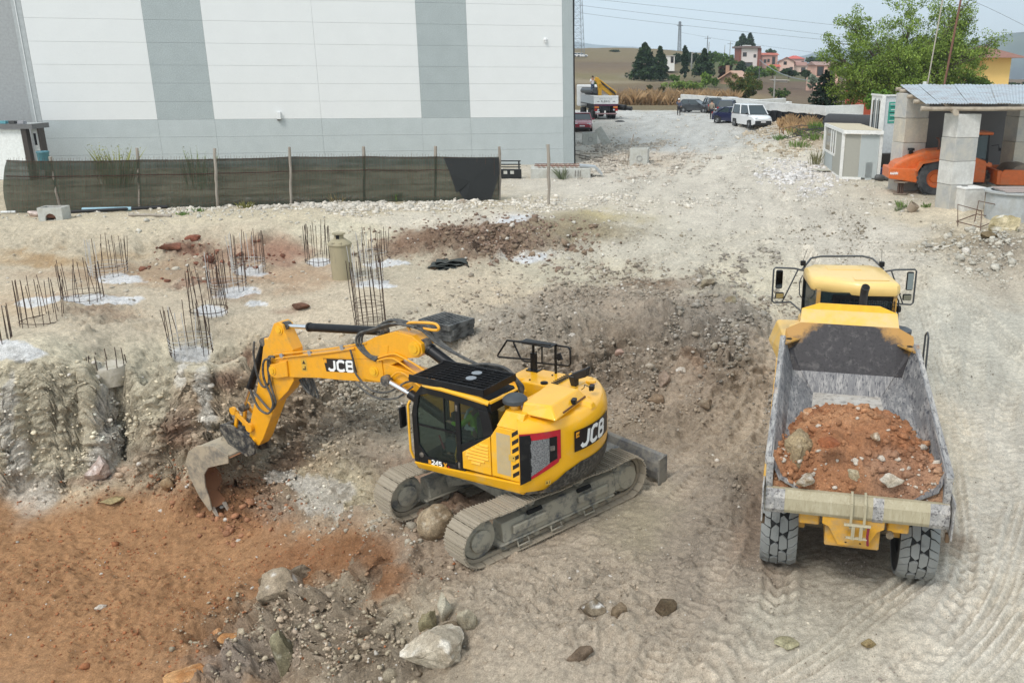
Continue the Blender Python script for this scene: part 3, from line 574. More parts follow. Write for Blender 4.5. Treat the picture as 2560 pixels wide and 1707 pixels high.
def person(label, loc, rz, shirt, trousers, hair=(.03, .02, .015), helmet=None, pose='stand', group=None, scale=1.0, arms='down', hands_col=None, long_sleeve=True):
    t = thing('person', label, 'person', loc, rz, group, scale=scale)
    # the figure faces +Y of its own frame
    if pose == 'sit':
        hip = (0, 0, .55); L = {'kneeL': (-.12, .45, .58), 'kneeR': (.12, .45, .58), 'ankL': (-.13, .55, .12), 'ankR': (.13, .55, .12)}
        ch = (0, -.02, .98); nk = (0, .0, 1.14); hd = (0, .03, 1.27); toe = .14
    elif pose == 'walk':
        hip = (0, 0, .92); L = {'kneeL': (-.1, .16, .50), 'kneeR': (.1, -.02, .50), 'ankL': (-.1, .24, .09), 'ankR': (.1, -.26, .12)}
        ch = (0, .03, 1.33); nk = (0, .04, 1.48); hd = (0, .07, 1.61); toe = .14
    else:
        hip = (0, 0, .92); L = {'kneeL': (-.11, .02, .5), 'kneeR': (.11, .02, .5), 'ankL': (-.13, -.01, .09), 'ankR': (.13, -.01, .09)}
        ch = (0, 0, 1.33); nk = (0, .01, 1.48); hd = (0, .03, 1.61); toe = .14
    sh = ch[2]+.07
    A = {'shL': (-.19, ch[1], sh), 'shR': (.19, ch[1], sh)}
    if arms == 'wheel': A.update(elL=(-.26, .2, sh-.24), elR=(.26, .2, sh-.24), wrL=(-.24, .42, sh-.22), wrR=(.24, .42, sh-.22))
    elif arms == 'phone': A.update(elL=(-.3, .03, sh-.28), elR=(.28, .12, sh-.24), wrL=(-.22, .16, sh-.44), wrR=(.10, .24, sh+.05))
    elif arms == 'front': A.update(elL=(-.27, .1, sh-.26), elR=(.27, .1, sh-.26), wrL=(-.14, .34, sh-.2), wrR=(.14, .34, sh-.2))
    else: A.update(elL=(-.26, -.02, sh-.29), elR=(.26, -.02, sh-.29), wrL=(-.27, .05, sh-.54), wrR=(.27, .05, sh-.54))
    J = {'hip': (*hip, .14, .11), 'ch': (*ch, .165, .12), 'wa': (0, (hip[1]+ch[1])/2, (hip[2]+ch[2])/2, .135, .1), 'nk': (*nk, .055, .055), 'hd': (*hd, .085, .10), 'top': (hd[0], hd[1], hd[2]+.09, .07, .08)}
    E = [('hip', 'wa'), ('wa', 'ch'), ('ch', 'nk'), ('nk', 'hd'), ('hd', 'top')]
    for s in 'LR':
        sx = -1 if s == 'L' else 1
        J['th'+s] = (sx*.09, hip[1]+.01, hip[2]-.05, .09, .09); J['kn'+s] = (*L['knee'+s], .06, .065); J['an'+s] = (*L['ank'+s], .04, .045)
        J['to'+s] = (L['ank'+s][0], L['ank'+s][1]+toe, L['ank'+s][2]-.05, .035, .03); E += [('hip', 'th'+s), ('th'+s, 'kn'+s), ('kn'+s, 'an'+s), ('an'+s, 'to'+s)]
        J['sh'+s] = (*A['sh'+s], .06, .06); J['el'+s] = (*A['el'+s], .042, .042); J['wr'+s] = (*A['wr'+s], .028, .03); E += [('ch', 'sh'+s), ('sh'+s, 'el'+s), ('el'+s, 'wr'+s)]
        w = Vector(A['wr'+s]); d = (w-Vector(A['el'+s])).normalized(); side = d.cross(Vector((0, 0, 1))).normalized() if abs(d.z) < .9 else Vector((0, 1, 0))
        p = w+d*.07; J['pa'+s] = (*p, .03, .018); E.append(('wr'+s, 'pa'+s))
        for q in range(4):
            k = p+d*.045+side*(q-1.5)*.018; J['f%d%s' % (q, s)] = (*k, .009, .009); e = k+d*(.03, .038, .034, .026)[q]+d.cross(side)*.015; J['g%d%s' % (q, s)] = (*e, .008, .008); E += [('pa'+s, 'f%d%s' % (q, s)), ('f%d%s' % (q, s), 'g%d%s' % (q, s))]
        k = w+d*.05+side*.04; J['tb'+s] = (*k, .010, .010); E.append(('pa'+s, 'tb'+s))
    skin_mesh('body', J, E, SKIN, t)
    g = .014
    def sub_(ids, mul=1.13): return {i: (*J[i][:3], J[i][3]*mul+g*.4, J[i][4]*mul+g*.4) for i in ids}
    up = ['wa', 'hip', 'ch', 'shL', 'elL', 'shR', 'elR']+(['wrL', 'wrR'] if long_sleeve else [])
    EE = [(a, b) for a, b in E if a in up and b in up]
    skin_mesh('shirt', sub_(up), EE, shirt, t)
    lo = ['hip', 'thL', 'knL', 'anL', 'thR', 'knR', 'anR']; skin_mesh('trousers', sub_(lo, 1.18), [(a, b) for a, b in E if a in lo and b in lo], trousers, t)
    shoe = mat('shoe', (.02, .018, .015), .6)
    for s in 'LR':
        a = L['ank'+s]; m = MB(); m.box((a[0], a[1]+.05, a[2]-.045), (.095, .27, .075)); m.build('shoe', shoe, t, bevel=.02, seg=2)
    m = MB(); m.lathe([(.0, .125), (.05, .118), (.085, .08), (.098, .03), (.094, -.02), (.08, -.05)], 12, (hd[0], hd[1]-.012, hd[2]+.03))
    hm = m.build('hair', mat('hair_%d' % int(hair[0]*1000), hair, .7), t, smooth=True)
    m = MB(); m.tube([(hd[0], hd[1]+.09, hd[2]+.02), (hd[0], hd[1]+.125, hd[2]-.015)], [.012, .016], 6); m.build('nose', SKIN, t, smooth=True)
    for s in (-1, 1):
        m = MB(); m.box((s*.035, hd[1]+.098, hd[2]+.03), (.022, .01, .012)); m.build('eye', mat('eye', (.05, .04, .035), .3), t)
        m = MB(); m.box((s*.1, hd[1], hd[2]+.0), (.02, .035, .06)); m.build('ear', SKIN, t, bevel=.008)
    m = MB(); m.box((0, hd[1]+.1, hd[2]-.05), (.05, .012, .012)); m.build('mouth', mat('lips', (.30, .12, .09), .5), t)
    if helmet is not None:
        m = MB(); m.lathe([(.0, .165), (.06, .155), (.11, .11), (.128, .05), (.125, .03), (.15, .02), (.15, .012), (.12, .015)], 16, (hd[0], hd[1], hd[2]+.02)); m.build('hard_hat', helmet, t, smooth=True)
    return t
# ================================================================== EXCAVATOR
EXP, EXH = Vector((-2.03, 15.95, -.30)), R_(152)
ex = thing('excavator', 'yellow crawler excavator with JCB lettering digging at the edge of the red pit', 'excavator', EXP, EXH)
Y_, K_ = YEL(), BLK()
UH = R_(224.9-152)
TRK = mat('dusty_track', (.09, .085, .08), .8, dirt=(.33, .28, .21), dirt_amt=.9, dscale=4, bump=.5, bscale=20)
FRM = mat('dusty_frame', (.05, .06, .075), .7, dirt=(.35, .32, .25), dirt_amt=.66, dscale=3, bump=.4)
def under(o): o.rotation_euler.z = UH; return o
def track_path(s, r=.44, hl=1.83, zc=.47):
    """position and angle along the loop, s in metres"""
    P = 4*hl+2*math.pi*r; s %= P
    if s < 2*hl: return (-hl+s, zc-r+.0, 0.)
    s -= 2*hl
    if s < math.pi*r: a = s/r; return (hl+r*math.sin(a), zc-r*math.cos(a), a)
    s -= math.pi*r
    if s < 2*hl:
        sag = -.035*math.sin(s/(2*hl)*math.pi*3)**2; return (hl-s, zc+r+sag, math.pi)
    s -= 2*hl; a = s/r; return (-hl-r*math.sin(a), zc+r*math.cos(a), math.pi+a)
PITCH = (4*1.83+2*math.pi*.44)/52
sm = MB(); sm.box((0, 0, 0), (PITCH*.94, .60, .022))
for gx, gh in ((-.07, .03), (0, .022), (.07, .022)): sm.box((gx, 0, -.011-gh/2), (.014, .6, gh))
sm.box((0, .1, .05), (PITCH*1.02, .045, .07)); sm.box((0, -.1, .05), (PITCH*1.02, .045, .07))
shoe0 = None
for side in (1, -1):
    tr = thing('track', '', '', (0, 0, 0)); del tr['label']; del tr['category']; tr.parent = ex; under(tr)
    yc = side*1.195
    for k in range(52):
        x, z, a = track_path(k*PITCH+.05)
        if shoe0 is None: o = sm.build('track_shoe', TRK, tr, bevel=.004); shoe0 = o
        else: o = dup(shoe0, tr)
        o.location = (x, yc, z); o.rotation_euler = (0, -a, 0)
    m = MB(); m.lathe([(0, -.20), (.19, -.20), (.21, -.19), (.21, -.13), (.34, -.12), (.34, -.05), (.38, -.05), (.38, .05), (.34, .05), (.34, .12), (.21, .13), (.21, .19), (.19, .20), (0, .20)], 28, (1.83, yc, .47), 'y'); m.build('idler', FRM, tr, smooth=True)
    m = MB(); m.lathe([(0, -.2), (.24, -.2), (.26, -.12), (.33, -.1), (.33, .1), (.26, .12), (.24, .2), (0, .2)], 28, (-1.83, yc, .47), 'y')
    for k in range(21):
        a = 2*math.pi*k/21; m.box((-1.83+.37*math.cos(a), yc, .47+.37*math.sin(a)), (.06, .05, .045), rotm('Y', -a))
    m.build('sprocket', FRM, tr, smooth=True)
    m = MB(); m.hexa([(-1.5, yc-.2, .24), (1.34, yc-.2, .24), (1.34, yc+.2, .24), (-1.5, yc+.2, .24), (-1.5, yc-.14, .66), (1.34, yc-.14, .60), (1.34, yc+.14, .60), (-1.5, yc+.14, .66)])
    m.hexa([(-1.95, yc-.19, .33), (-1.5, yc-.19, .26), (-1.5, yc+.19, .26), (-1.95, yc+.19, .33), (-1.95, yc-.16, .60), (-1.5, yc-.16, .66), (-1.5, yc+.16, .66), (-1.95, yc+.16, .60)])
    m.box((0, yc, .22), (2.9, .46, .05)); m.build('track_frame', FRM, tr, bevel=.02)
    for (x0, x1, zz) in ((-1.25, -.45, .47), (.35, 1.15, .46)):
        m = MB(); m.bar((x0, yc+side*.22, zz), (x1, yc+side*.22, zz-.01), .07, .16); m.build('step_plate', FRM, tr, bevel=.015)
    for xx in (-.62, .62):
        m = MB(); m.lathe([(0, -.12), (.075, -.12), (.075, -.07), (.095, -.07), (.095, .07), (.075, .07), (.075, .12), (0, .12)], 14, (xx, yc, .79), 'y'); m.box((xx, yc, .70), (.1, .08, .14)); m.build('carrier_roller', FRM, tr, smooth=True)
        m = MB(); m.tube([(xx-.16, yc+side*.19, .645), (xx+.16, yc+side*.19, .645)], .045, 8); m.build('cut_out', mat('black_hole', (.004, .004, .004), .9), tr)
    for k in range(8):
        m = MB(); m.lathe([(0, -.17), (.06, -.17), (.085, -.14), (.085, .14), (.06, .17), (0, .17)], 12, (-1.35+k*.38, yc, .145), 'y'); m.build('track_roller', FRM, tr, smooth=True)
    for xx in (-.7, .15, .95):
        m = MB(); m.tube([(xx-.12, yc+side*.24, .2), (xx-.13, yc+side*.27, .11), (xx+.13, yc+side*.27, .11), (xx+.12, yc+side*.24, .2)], .018, 6); m.build('track_guide', FRM, tr)
m = MB()
for sx in (1, -1):
    for sy in (1, -1): m.hexa([(sx*.25, sy*.3, .48), (sx*1.0, sy*1.12, .32), (sx*.55, sy*1.12, .32), (sx*.05, sy*.4, .48), (sx*.25, sy*.3, .92), (sx*1.0, sy*1.12, .60), (sx*.55, sy*1.12, .60), (sx*.05, sy*.4, .92)])
m.b(-.62, .62, -.62, .62, .46, .90); under(m.build('car_body', FRM, ex, bevel=.02))
m = MB(); m.lathe([(0, .88), (.62, .88), (.62, 1.06), (.56, 1.06), (.56, 1.12), (0, 1.12)], 32); m.build('slew_ring', DARKM(), ex, smooth=True)
# dozer blade
bl = thing('x', '', '', (0, 0, 0)); bl.name = 'dozer_blade'; del bl['label']; del bl['category']; bl.parent = ex; under(bl)
BLD = mat('blade_steel', (.07, .075, .085), .55, dirt=(.26, .24, .20), dirt_amt=.5, dscale=3, bump=.4)
m = MB(); prof = [(-2.78, .66), (-2.70, .48), (-2.68, .30), (-2.72, .12), (-2.80, .06), (-2.84, .06), (-2.79, .14), (-2.745, .30), (-2.76, .48), (-2.85, .70)]
m.prism([(p[0], p[1]) for p in prof], -1.5, 1.5, 'y'); m.build('blade_plate', BLD, bl, bevel=.004)
for s in (1, -1):
    m = MB(); m.prism([(-2.66, .02), (-2.90, .02), (-2.90, .68), (-2.66, .62)], s*1.5-.02, s*1.5+.02, 'y'); m.build('end_plate', BLD, bl)
    m = MB(); m.bar((-.9, s*.45, .55), (-2.7, s*.62, .30), .16, .2); m.hexa([(-2.0, s*.5, .2), (-2.68, s*.5, .1), (-2.68, s*1.05, .1), (-2.35, s*.7, .2), (-2.0, s*.5, .5), (-2.68, s*.5, .52), (-2.68, s*1.05, .40), (-2.35, s*.7, .5)]); m.build('push_arm', BLD, bl, bevel=.015)
    m = MB(); m.tube([(-1.0, s*.3, .74), (-1.9, s*.42, .60)], .055, 10); m.tube([(-1.9, s*.42, .6), (-2.6, s*.5, .42)], .03, 8); m.build('blade_ram', DARKM(), bl, smooth=True)
m = MB(); m.prism([(-1.6, .5), (-2.2, .48), (-2.68, .56), (-2.68, .3), (-1.8, .34)], -.36, .36, 'y'); m.build('blade_frame', BLD, bl, bevel=.02)
# ---- upper structure
m = MB(); m.prism([(1.36, -1.3), (1.36, 1.3), (-1.05, 1.3), (-1.5, .9), (-1.7, 0), (-1.5, -.9), (-1.05, -1.3)], 1.05, 1.18, 'z'); m.build('turntable', DARKM(), ex, bevel=.01)
for s in (1, -1):
    m = MB(); m.hexa([(-1.12, s*1.30, 1.07), (1.32, s*1.30, 1.05), (1.32, s*1.10, 1.05), (-1.12, s*1.10, 1.07), (-1.12, s*1.38, 1.33), (1.38, s*1.37, 1.20), (1.38, s*1.10, 1.20), (-1.12, s*1.10, 1.33)])
    m.build('side_skirt', Y_, ex, bevel=.025, seg=2)
# counterweight: loops of the outline at rising heights
def cw_loop(r, z, y0=1.37, a=50, x0=-1.12, n=26):
    th = [R_(128+(232-128)*k/(n-1)) for k in range(n)]
    L = [(x0, y0*r/1.87, z)]+[(r*math.cos(t), r*math.sin(t)*(1.0 if abs(math.sin(t))*r < y0+.1 else 1), z) for t in th]+[(x0, -y0*r/1.87, z)]
    return [(p[0], max(-1.45, min(1.45, p[1])), p[2]) for p in L]
m = MB(); L = []
for r, z in ((1.66, 1.10), (1.78, 1.16), (1.85, 1.34), (1.87, 1.6), (1.87, 2.20), (1.85, 2.34), (1.78, 2.46), (1.75, 2.48), (1.45, 2.54), (1.2, 2.56)): L.append(cw_loop(r, z, x0=-1.13))
m.loft(L); cwo = m.build('counterweight', Y_, ex, smooth=True)
CWB = mat('counterweight_black', (.016, .016, .017), .45, dirt=(.3, .28, .24), dirt_amt=.22, dscale=14)
# black lower band rising towards the machine's far side
def arc_patch(a0, a1, zlo, zhi, r, n=30, dz=1):
    q = MB(); lo = []; hi = []
    for k in range(n+1):
        t = k/n; a = R_(a0+(a1-a0)*t); lo.append((r*math.cos(a), r*math.sin(a), zlo(t))); hi.append((r*math.cos(a), r*math.sin(a), zhi(t)))
    for k in range(n): q.add([lo[k], lo[k+1], hi[k+1], hi[k]], [(0, 1, 2, 3)])
    return q
def lerp_tab(t, tab):
    for (a, u), (b_, v) in zip(tab, tab[1:]):
        if t <= b_: return u+(v-u)*(t-a)/(b_-a)
    return tab[-1][1]
q = MB(); n = 40
for k in range(n):
    c = []
    for t in (k/n, (k+1)/n):
        a = R_(139+(228-139)*t); zt = lerp_tab(t, [(0, 1.13), (.18, 1.46), (.30, 1.56), (.8, 1.56), (1, 1.3)])
        zs = [1.085, 1.15, min(zt, 1.34)+.001, zt+.002]; rs = [1.665, 1.79, 1.86, 1.882]
        c.append([(rs[i]*math.cos(a), rs[i]*math.sin(a), zs[i]) for i in range(4)])
    for i in range(3): q.add([c[0][i], c[1][i], c[1][i+1], c[0][i+1]], [(0, 1, 2, 3)])
q.build('ballast', CWB, ex, smooth='merge')
# radiator grille let into the near corner with its red surround
RED_ = mat('red_trim', (.42, .006, .02), .35, dirt=(.2, .1, .1), dirt_amt=.1)
m = arc_patch(128.5, 152, lambda t: 1.36+.36*t if t < .95 else 1.76, lambda t: 2.34-.02*t, 1.888); m.build('grille_surround', RED_, ex)
GR = mat('grille_mesh', (.05, .052, .054), .6)
if True:
    mm = GR; n_ = mm.node_tree.nodes; l_ = mm.node_tree.links; vv_ = n_.new('ShaderNodeTexVoronoi'); vv_.inputs['Scale'].default_value = 55; tc_ = n_.new('ShaderNodeTexCoord'); l_.new(tc_.outputs['Object'], vv_.inputs['Vector'])
    rr_ = n_.new('ShaderNodeMapRange'); rr_.inputs[1].default_value = .2; rr_.inputs[2].default_value = .55; rr_.inputs[3].default_value = 0; rr_.inputs[4].default_value = 1; l_.new(vv_.outputs['Distance'], rr_.inputs[0])
    mi_ = n_.new('ShaderNodeMix'); mi_.data_type = 'RGBA'; l_.new(rr_.outputs[0], mi_.inputs['Factor']); mi_.inputs['A'].default_value = (.02, .02, .022, 1); mi_.inputs['B'].default_value = (.20, .20, .20, 1); l_.new(mi_.outputs['Result'], n_['Principled BSDF'].inputs['Base Color'])
m = arc_patch(128.5, 134.5, lambda t: 1.36+.08*t, lambda t: 2.31, 1.893); m.build('grille_side', K_, ex)
m = arc_patch(134, 148.6, lambda t: 1.50+.28*t, lambda t: 2.20, 1.893); m.build('radiator_grille', GR, ex)
m = arc_patch(145, 149.6, lambda t: 1.72+.06*t, lambda t: 2.21, 1.896); m.build('grille_latch_plate', K_, ex)
m = MB(); a = R_(146.6); m.box((1.9*math.cos(a), 1.9*math.sin(a), 2.0), (.05, .09, .09), rotm('Z', a)); m.build('latch', DARKM(), ex, bevel=.01)
for (zz) in (2.20, 1.93, 1.66):
    m = MB(); m.box((1.893*math.cos(R_(134.6)), 1.893*math.sin(R_(134.6)), zz), (.015, .015, .12), rotm('Z', R_(134.6))); m.build('hinge', K_, ex)
# JCB lettering on a black plate bent round the counterweight
m = arc_patch(161, 199, lambda t: 1.79, lambda t: 2.20, 1.890); m.build('name_plate', mat('decal_black', (.014, .010, .010), .4), ex)
def bend(mb, r, a_left, z0):
    return mb.fn(lambda x, y, z: ((r-y)*math.cos(a_left+x/r), (r-y)*math.sin(a_left+x/r), z0+z))
t_, w_ = stroke_text('JCB', .30, .25, .16, .16, 1.15); bend(t_, 1.897, R_(165.5), 1.845); t_.build('lettering', mat('decal_white', (.82, .82, .80), .45, var=.02), ex, fix=False)
m = MB(); m.add([(0, 0, 0), (.085, 0, .01), (.085, 0, .115), (0, 0, .105)], [(0, 1, 2, 3)]); bend(m, 1.897, R_(162.0), 2.06); m.build('badge', mat('decal_orange', (.75, .33, .02), .45), ex, fix=False)
t_, w_ = stroke_text('JCB', .03, .25, .16, .1); bend(t_, 1.8985, R_(162.5), 2.10); t_.build('badge_lettering', mat('decal_black'), ex, fix=False) if False else t_.build('badge_lettering', MATS['decal_black'], ex, fix=False)
m = arc_patch(142.5, 145.8, lambda t: 1.29, lambda t: 1.38, 1.868, 6); m.build('warning_sticker', mat('sticker_yellow', (.60, .36, .05), .5), ex)
t_, _w = stroke_text('AI', .05, .2, .3); bend(t_, 1.872, R_(143.0), 1.31); t_.build('sticker_print', MATS['decal_black'], ex, fix=False)
# near side behind the cab: louvred panel, door with hazard stripes, sloping cap
SKN = 1.345
m = MB(); m.prism([(.19, 1.33), (-.455, 1.33), (-.455, 2.10), (.19, 1.66)], SKN-.05, SKN+.012, 'y'); m.build('louvre_panel', Y_, ex, bevel=.012, seg=2)
for k in range(7):
    z = 1.50+k*.065; x1 = .05-.02*abs(k-2.4); x0 = -.40+(.0 if k < 4 else -.0); x1 = (-.02, .05, .10, .08, -.02, -.12, -.22)[k]; x0 = (-.22, -.32, -.41, -.41, -.41, -.41, -.41)[k]
    m = MB(); m.hexa([(x0, SKN, z), (x1, SKN, z), (x1, SKN, z+.035), (x0, SKN, z+.035), (x0, SKN+.035, z-.005), (x1, SKN+.035, z-.005), (x1, SKN+.012, z+.035), (x0, SKN+.012, z+.035)]); m.build('louvre', Y_, ex)
m = MB(); m.prism([(-.475, 1.34), (-1.11, 1.34), (-1.11, 2.33), (-.62, 2.33), (-.475, 2.12)], SKN-.05, SKN+.014, 'y'); dr = m.build('service_door', Y_, ex, bevel=.012, seg=2)
m = MB(); m.b(-.90, -.60, SKN+.012, SKN+.018, 1.42, 2.22); m.build('door_inlay', mat('dusty_inlay', (.50, .36, .16), .7, dirt=(.45, .36, .22), dirt_amt=.5), ex)
for k in range(6):
    z = 1.40+k*.158; m = MB(); m.add([(-.94, SKN+.018, z), (-1.08, SKN+.018, z+.10), (-1.08, SKN+.018, z+.18), (-.94, SKN+.018, z+.08)], [(0, 1, 2, 3)]); m.build('hazard_stripe', MATS['decal_black'], ex, fix=False)
m = MB(); m.b(-1.0, -.86, SKN+.014, SKN+.022, 1.73, 1.85); m.build('warning_sticker', MATS['sticker_yellow'], ex)
m = MB(); m.box((-.97, SKN+.025, 1.80), (.02, .01, .02)); m.build('door_lock', K_, ex)
m = MB(); m.hexa([(-1.12, 1.355, 2.335), (-.60, 1.355, 2.335), (-.60, .6, 2.335), (-1.12, .6, 2.335), (-1.12, 1.20, 2.60), (-.70, 1.20, 2.60), (-.70, .6, 2.62), (-1.12, .6, 2.62)]); m.build('shoulder_panel', Y_, ex, bevel=.02, seg=2)
# far side housings, recess, engine deck
m = MB(); m.b(-1.16, -.62, -1.20, 1.1, 1.34, 2.565); m.build('engine_housing', Y_, ex, bevel=.02)
m = MB(); m.b(-.60, .14, -1.34, -.52, 1.34, 2.47); m.build('tank_housing', Y_, ex, bevel=.03, seg=2)
m = MB(); m.b(.145, .55, -1.34, -.72, 1.34, 2.44); m.b(.0, .55, -.72, -.50, 1.2, 2.30); m.build('valve_housing', Y_, ex, bevel=.03, seg=2)
m = MB(); m.b(.56, 1.34, -1.34, -.45, 1.2, 1.75); m.b(1.0, 1.36, -1.34, -.5, 1.2, 1.55); m.build('tool_box', Y_, ex, bevel=.03, seg=2)
m = MB(); m.b(-.6, -.1, -.5, .2, 1.3, 2.0); m.build('engine_bay_wall', mat('engine_bay', (.35, .15, .005), .6), ex)
m = MB(); m.lathe([(0, 0), (.075, 0), (.075, .03), (.05, .04), (0, .04)], 18, (-.36, -.62, 2.47)); m.build('fuel_cap', K_, ex, smooth=True)
m = MB(); m.lathe([(0, 0), (.02, 0), (.02, .02), (0, .02)], 8, (0.0, -.65, 2.47)); m.lathe([(0, 0), (.02, 0), (.02, .02), (0, .02)], 8, (-.25, -1.1, 2.47)); m.build('bolt', K_, ex)
for k in range(9):
    m = MB(); m.box((-.70, -.40-k*.075, 2.585), (.16, .028, .012)); m.build('vent_slot', mat('slot_black', (.01, .008, .005), .9), ex)
for k in range(4):
    m = MB(); m.box((-.86, .62+k*.06, 2.622), (.15, .026, .012)); m.build('vent_slot', MATS['slot_black'], ex)
m = MB(); m.hexa([(-1.62, -.15, 2.56), (-.80, -.15, 2.56), (-.98, 1.12, 2.56), (-1.72, 1.12, 2.56), (-1.50, -.02, 2.76), (-.84, -.05, 2.76), (-.99, 1.05, 2.76), (-1.52, .95, 2.76)]); m.build('engine_hood', Y_, ex, bevel=.03, seg=3)
m = MB(); m.box((-1.63, .35, 2.60), (.03, .9, .03), rotm('Z', R_(4))); m.build('hood_hinge', mat('rust_brown', (.16, .07, .03), .8), ex)
m = MB(); m.hexa([(-1.55, -.25, 2.50), (-1.82, -.15, 2.42), (-1.82, .05, 2.42), (-1.55, .15, 2.5), (-1.52, -.2, 2.60), (-1.78, -.12, 2.53), (-1.78, .0, 2.53), (-1.52, .1, 2.60)]); m.build('lifting_wedge', Y_, ex, bevel=.015)
for y in (.62, -1.0):
    m = MB(); m.lathe([(0, 0), (.10, 0), (.09, .03), (.05, .04), (0, .045)], 14, (-1.36 if y > 0 else -1.22, y, 2.535)); m.build('lifting_boss', Y_, ex, smooth=True)
for (x, y) in ((-1.62, .34), (-1.55, -.44)):
    m = MB(); m.box((x, y, 2.66), (.09, .13, .10), rotm('Z', .3)); m.bar((x+.05, y, 2.58), (x, y, 2.63), .03); m.build('work_lamp', K_, ex, bevel=.01)
    m = MB(); m.tube([(x+.06, y, 2.66), (x+.14, y+.03, 2.70), (x+.17, y, 2.62), (x+.22, y+.02, 2.58)], .008, 5); m.build('lamp_cable', K_, ex)
m = MB(); m.lathe([(0, 0), (.11, 0), (.10, .07), (.14, .10)], 20, (-.78, 1.0, 2.60)); m.build('precleaner_neck', Y_, ex, smooth=True)
m = MB(); m.lathe([(0, 0), (.18, 0), (.225, .03), (.225, .09), (.16, .15), (.06, .17), (0, .17)], 24, (-.78, 1.0, 2.69)); m.build('precleaner', mat('grey_black_plastic', (.045, .05, .055), .6), ex, smooth=True)
m = MB(); m.hexa([(-1.14, -.66, 2.56), (-1.02, -.66, 2.56), (-1.02, -.54, 2.56), (-1.14, -.54, 2.56), (-1.12, -.70, 2.78), (-.98, -.70, 2.78), (-.98, -.50, 2.78), (-1.12, -.50, 2.78)])
m.hexa([(-1.02, -.68, 2.66), (-1.02, -.52, 2.66), (-1.02, -.52, 2.80), (-1.02, -.68, 2.80), (-1.36, -.67, 2.80), (-1.36, -.53, 2.80), (-1.40, -.53, 3.00), (-1.40, -.67, 3.00)]); m.build('exhaust', mat('exhaust_black', (.012, .012, .013), .5), ex, bevel=.015)
# guard rails over the far side
def rail(pts, r=.02, closed=True): 
    q = MB(); n = len(pts); P = []
    for i, p in enumerate(pts):
        p = Vector(p); a = Vector(pts[i-1]); b_ = Vector(pts[(i+1) % n])
        if not closed and i in (0, n-1): P.append(p); continue
        k = .07; P += [p+(a-p).normalized()*k, p+((a-p).normalized()+(b_-p).normalized())*k*.28, p+(b_-p).normalized()*k]
    return q.tube(P, r, 7, closed=closed)
m = rail([(.82, -1.26, 3.0), (.30, -1.26, 3.06), (-.58, -1.26, 3.08), (-.59, -1.26, 2.68), (.10, -1.26, 2.63), (.60, -1.26, 2.60)]); m.tube([(.1, -1.26, 2.63), (.09, -1.26, 3.06)], .016, 6); m.build('guard_rail', K_, ex, smooth=True)
m = rail([(.76, -.98, 3.10), (1.04, -.98, 2.70), (.18, -.98, 2.78)], closed=False); m.tube([(.76, -.98, 3.10), (-.28, -1.0, 3.15)], .022, 7); m.box((.1, -1.12, 3.10), (.75, .28, .02)); m.build('guard_rail', K_, ex, smooth=True)
m = MB(); m.b(.24, .36, -1.30, -1.22, 2.44, 2.82); m.b(.16, .44, -1.3, -1.16, 2.44, 2.46); m.build('rail_bracket', K_, ex)
for x in (.30, -.24):
    m = MB(); m.tube([(x, -1.25, 2.44), (x, -1.25, 3.07)], .028, 8); m.build('rail_post', K_, ex, smooth=True)
m = MB(); m.box((-.36, -1.2, 2.86), (.12, .05, .15), rotm('Y', .4)); m.build('side_mirror', K_, ex, bevel=.01)
# ---- cab
CY0, CY1 = .36, 1.335
cab = thing('x', '', '', (0, 0, 0)); cab.name = 'cab'; del cab['label']; del cab['category']; cab.parent = ex
side = [(1.36, 1.22), (1.37, 2.2), (1.26, 2.62), (1.10, 2.80), (-.32, 2.74), (-.42, 2.55), (-.52, 2.12), (.20, 1.62), (.20, 1.22)]
def side_frame(y, s):
    """pillars and rails of one cab side, built as bars so the windows stay open"""
    q = MB(); w = .05
    def pl(pts, mi=0): q.prism(pts, y-w/2, y+w/2, 'y')
    pl([(1.37, 1.20), (1.37, 2.2), (1.27, 2.60), (1.17, 2.58), (1.25, 2.2), (1.24, 1.58), (1.24, 1.20)])
    pl([(1.24, 1.20), (1.24, 1.58), (1.06, 1.36), (.42, 1.34), (.34, 1.44), (.34, 1.20)])
    pl([(1.27, 2.601), (1.10, 2.80), (-.32, 2.74), (-.42, 2.56), (.95, 2.66), (1.17, 2.581)])
    pl([(.34, 1.20), (.34, 2.62), (.23, 2.61), (.23, 1.20)])
    pl([(.229, 1.20), (.229, 1.80), (-.53, 2.13), (-.53, 2.05), (.16, 1.62), (.16, 1.20)])
    pl([(-.53, 2.131), (-.42, 2.559), (-.20, 2.57), (-.30, 2.04)])
    return q
side_frame(CY1-.025, 1).build('door_frame', K_, cab, bevel=.012, seg=2)
side_frame(CY0+.025, 1).build('side_frame', K_, cab, bevel=.01)
GL = glassmat('cab_glass', (.02, .03, .028), .04, alpha=.72)
for (pts, nm) in (([(1.24, 2.00), (1.25, 2.2), (1.17, 2.57), (.95, 2.65), (.35, 2.62), (.35, 2.02)], 'window'), ([(1.24, 1.98), (1.24, 1.58), (1.06, 1.37), (.43, 1.35), (.35, 1.45), (.35, 1.98)], 'window'), ([(.22, 1.81), (-.28, 2.04), (-.19, 2.56), (.22, 2.6)], 'window')):
    m = MB(); m.prism(pts, CY1-.035, CY1-.028, 'y'); m.build(nm, GL, cab)
m = MB(); m.b(.35, 1.23, CY1-.03, CY1-.005, 1.975, 2.01); m.build('window_rail', K_, cab)
m = MB(); m.bar((.60, CY1-.03, 2.02), (.60, CY1-.03, 2.63), .02, .03); m.build('window_divider', K_, cab)
m = MB(); m.prism([(1.30, 1.3), (1.30, 2.15), (1.2, 2.6), (1.17, 2.6), (1.28, 2.15), (1.28, 1.3)], CY0+.06, CY1-.06, 'y'); m.build('windscreen', GL, cab)
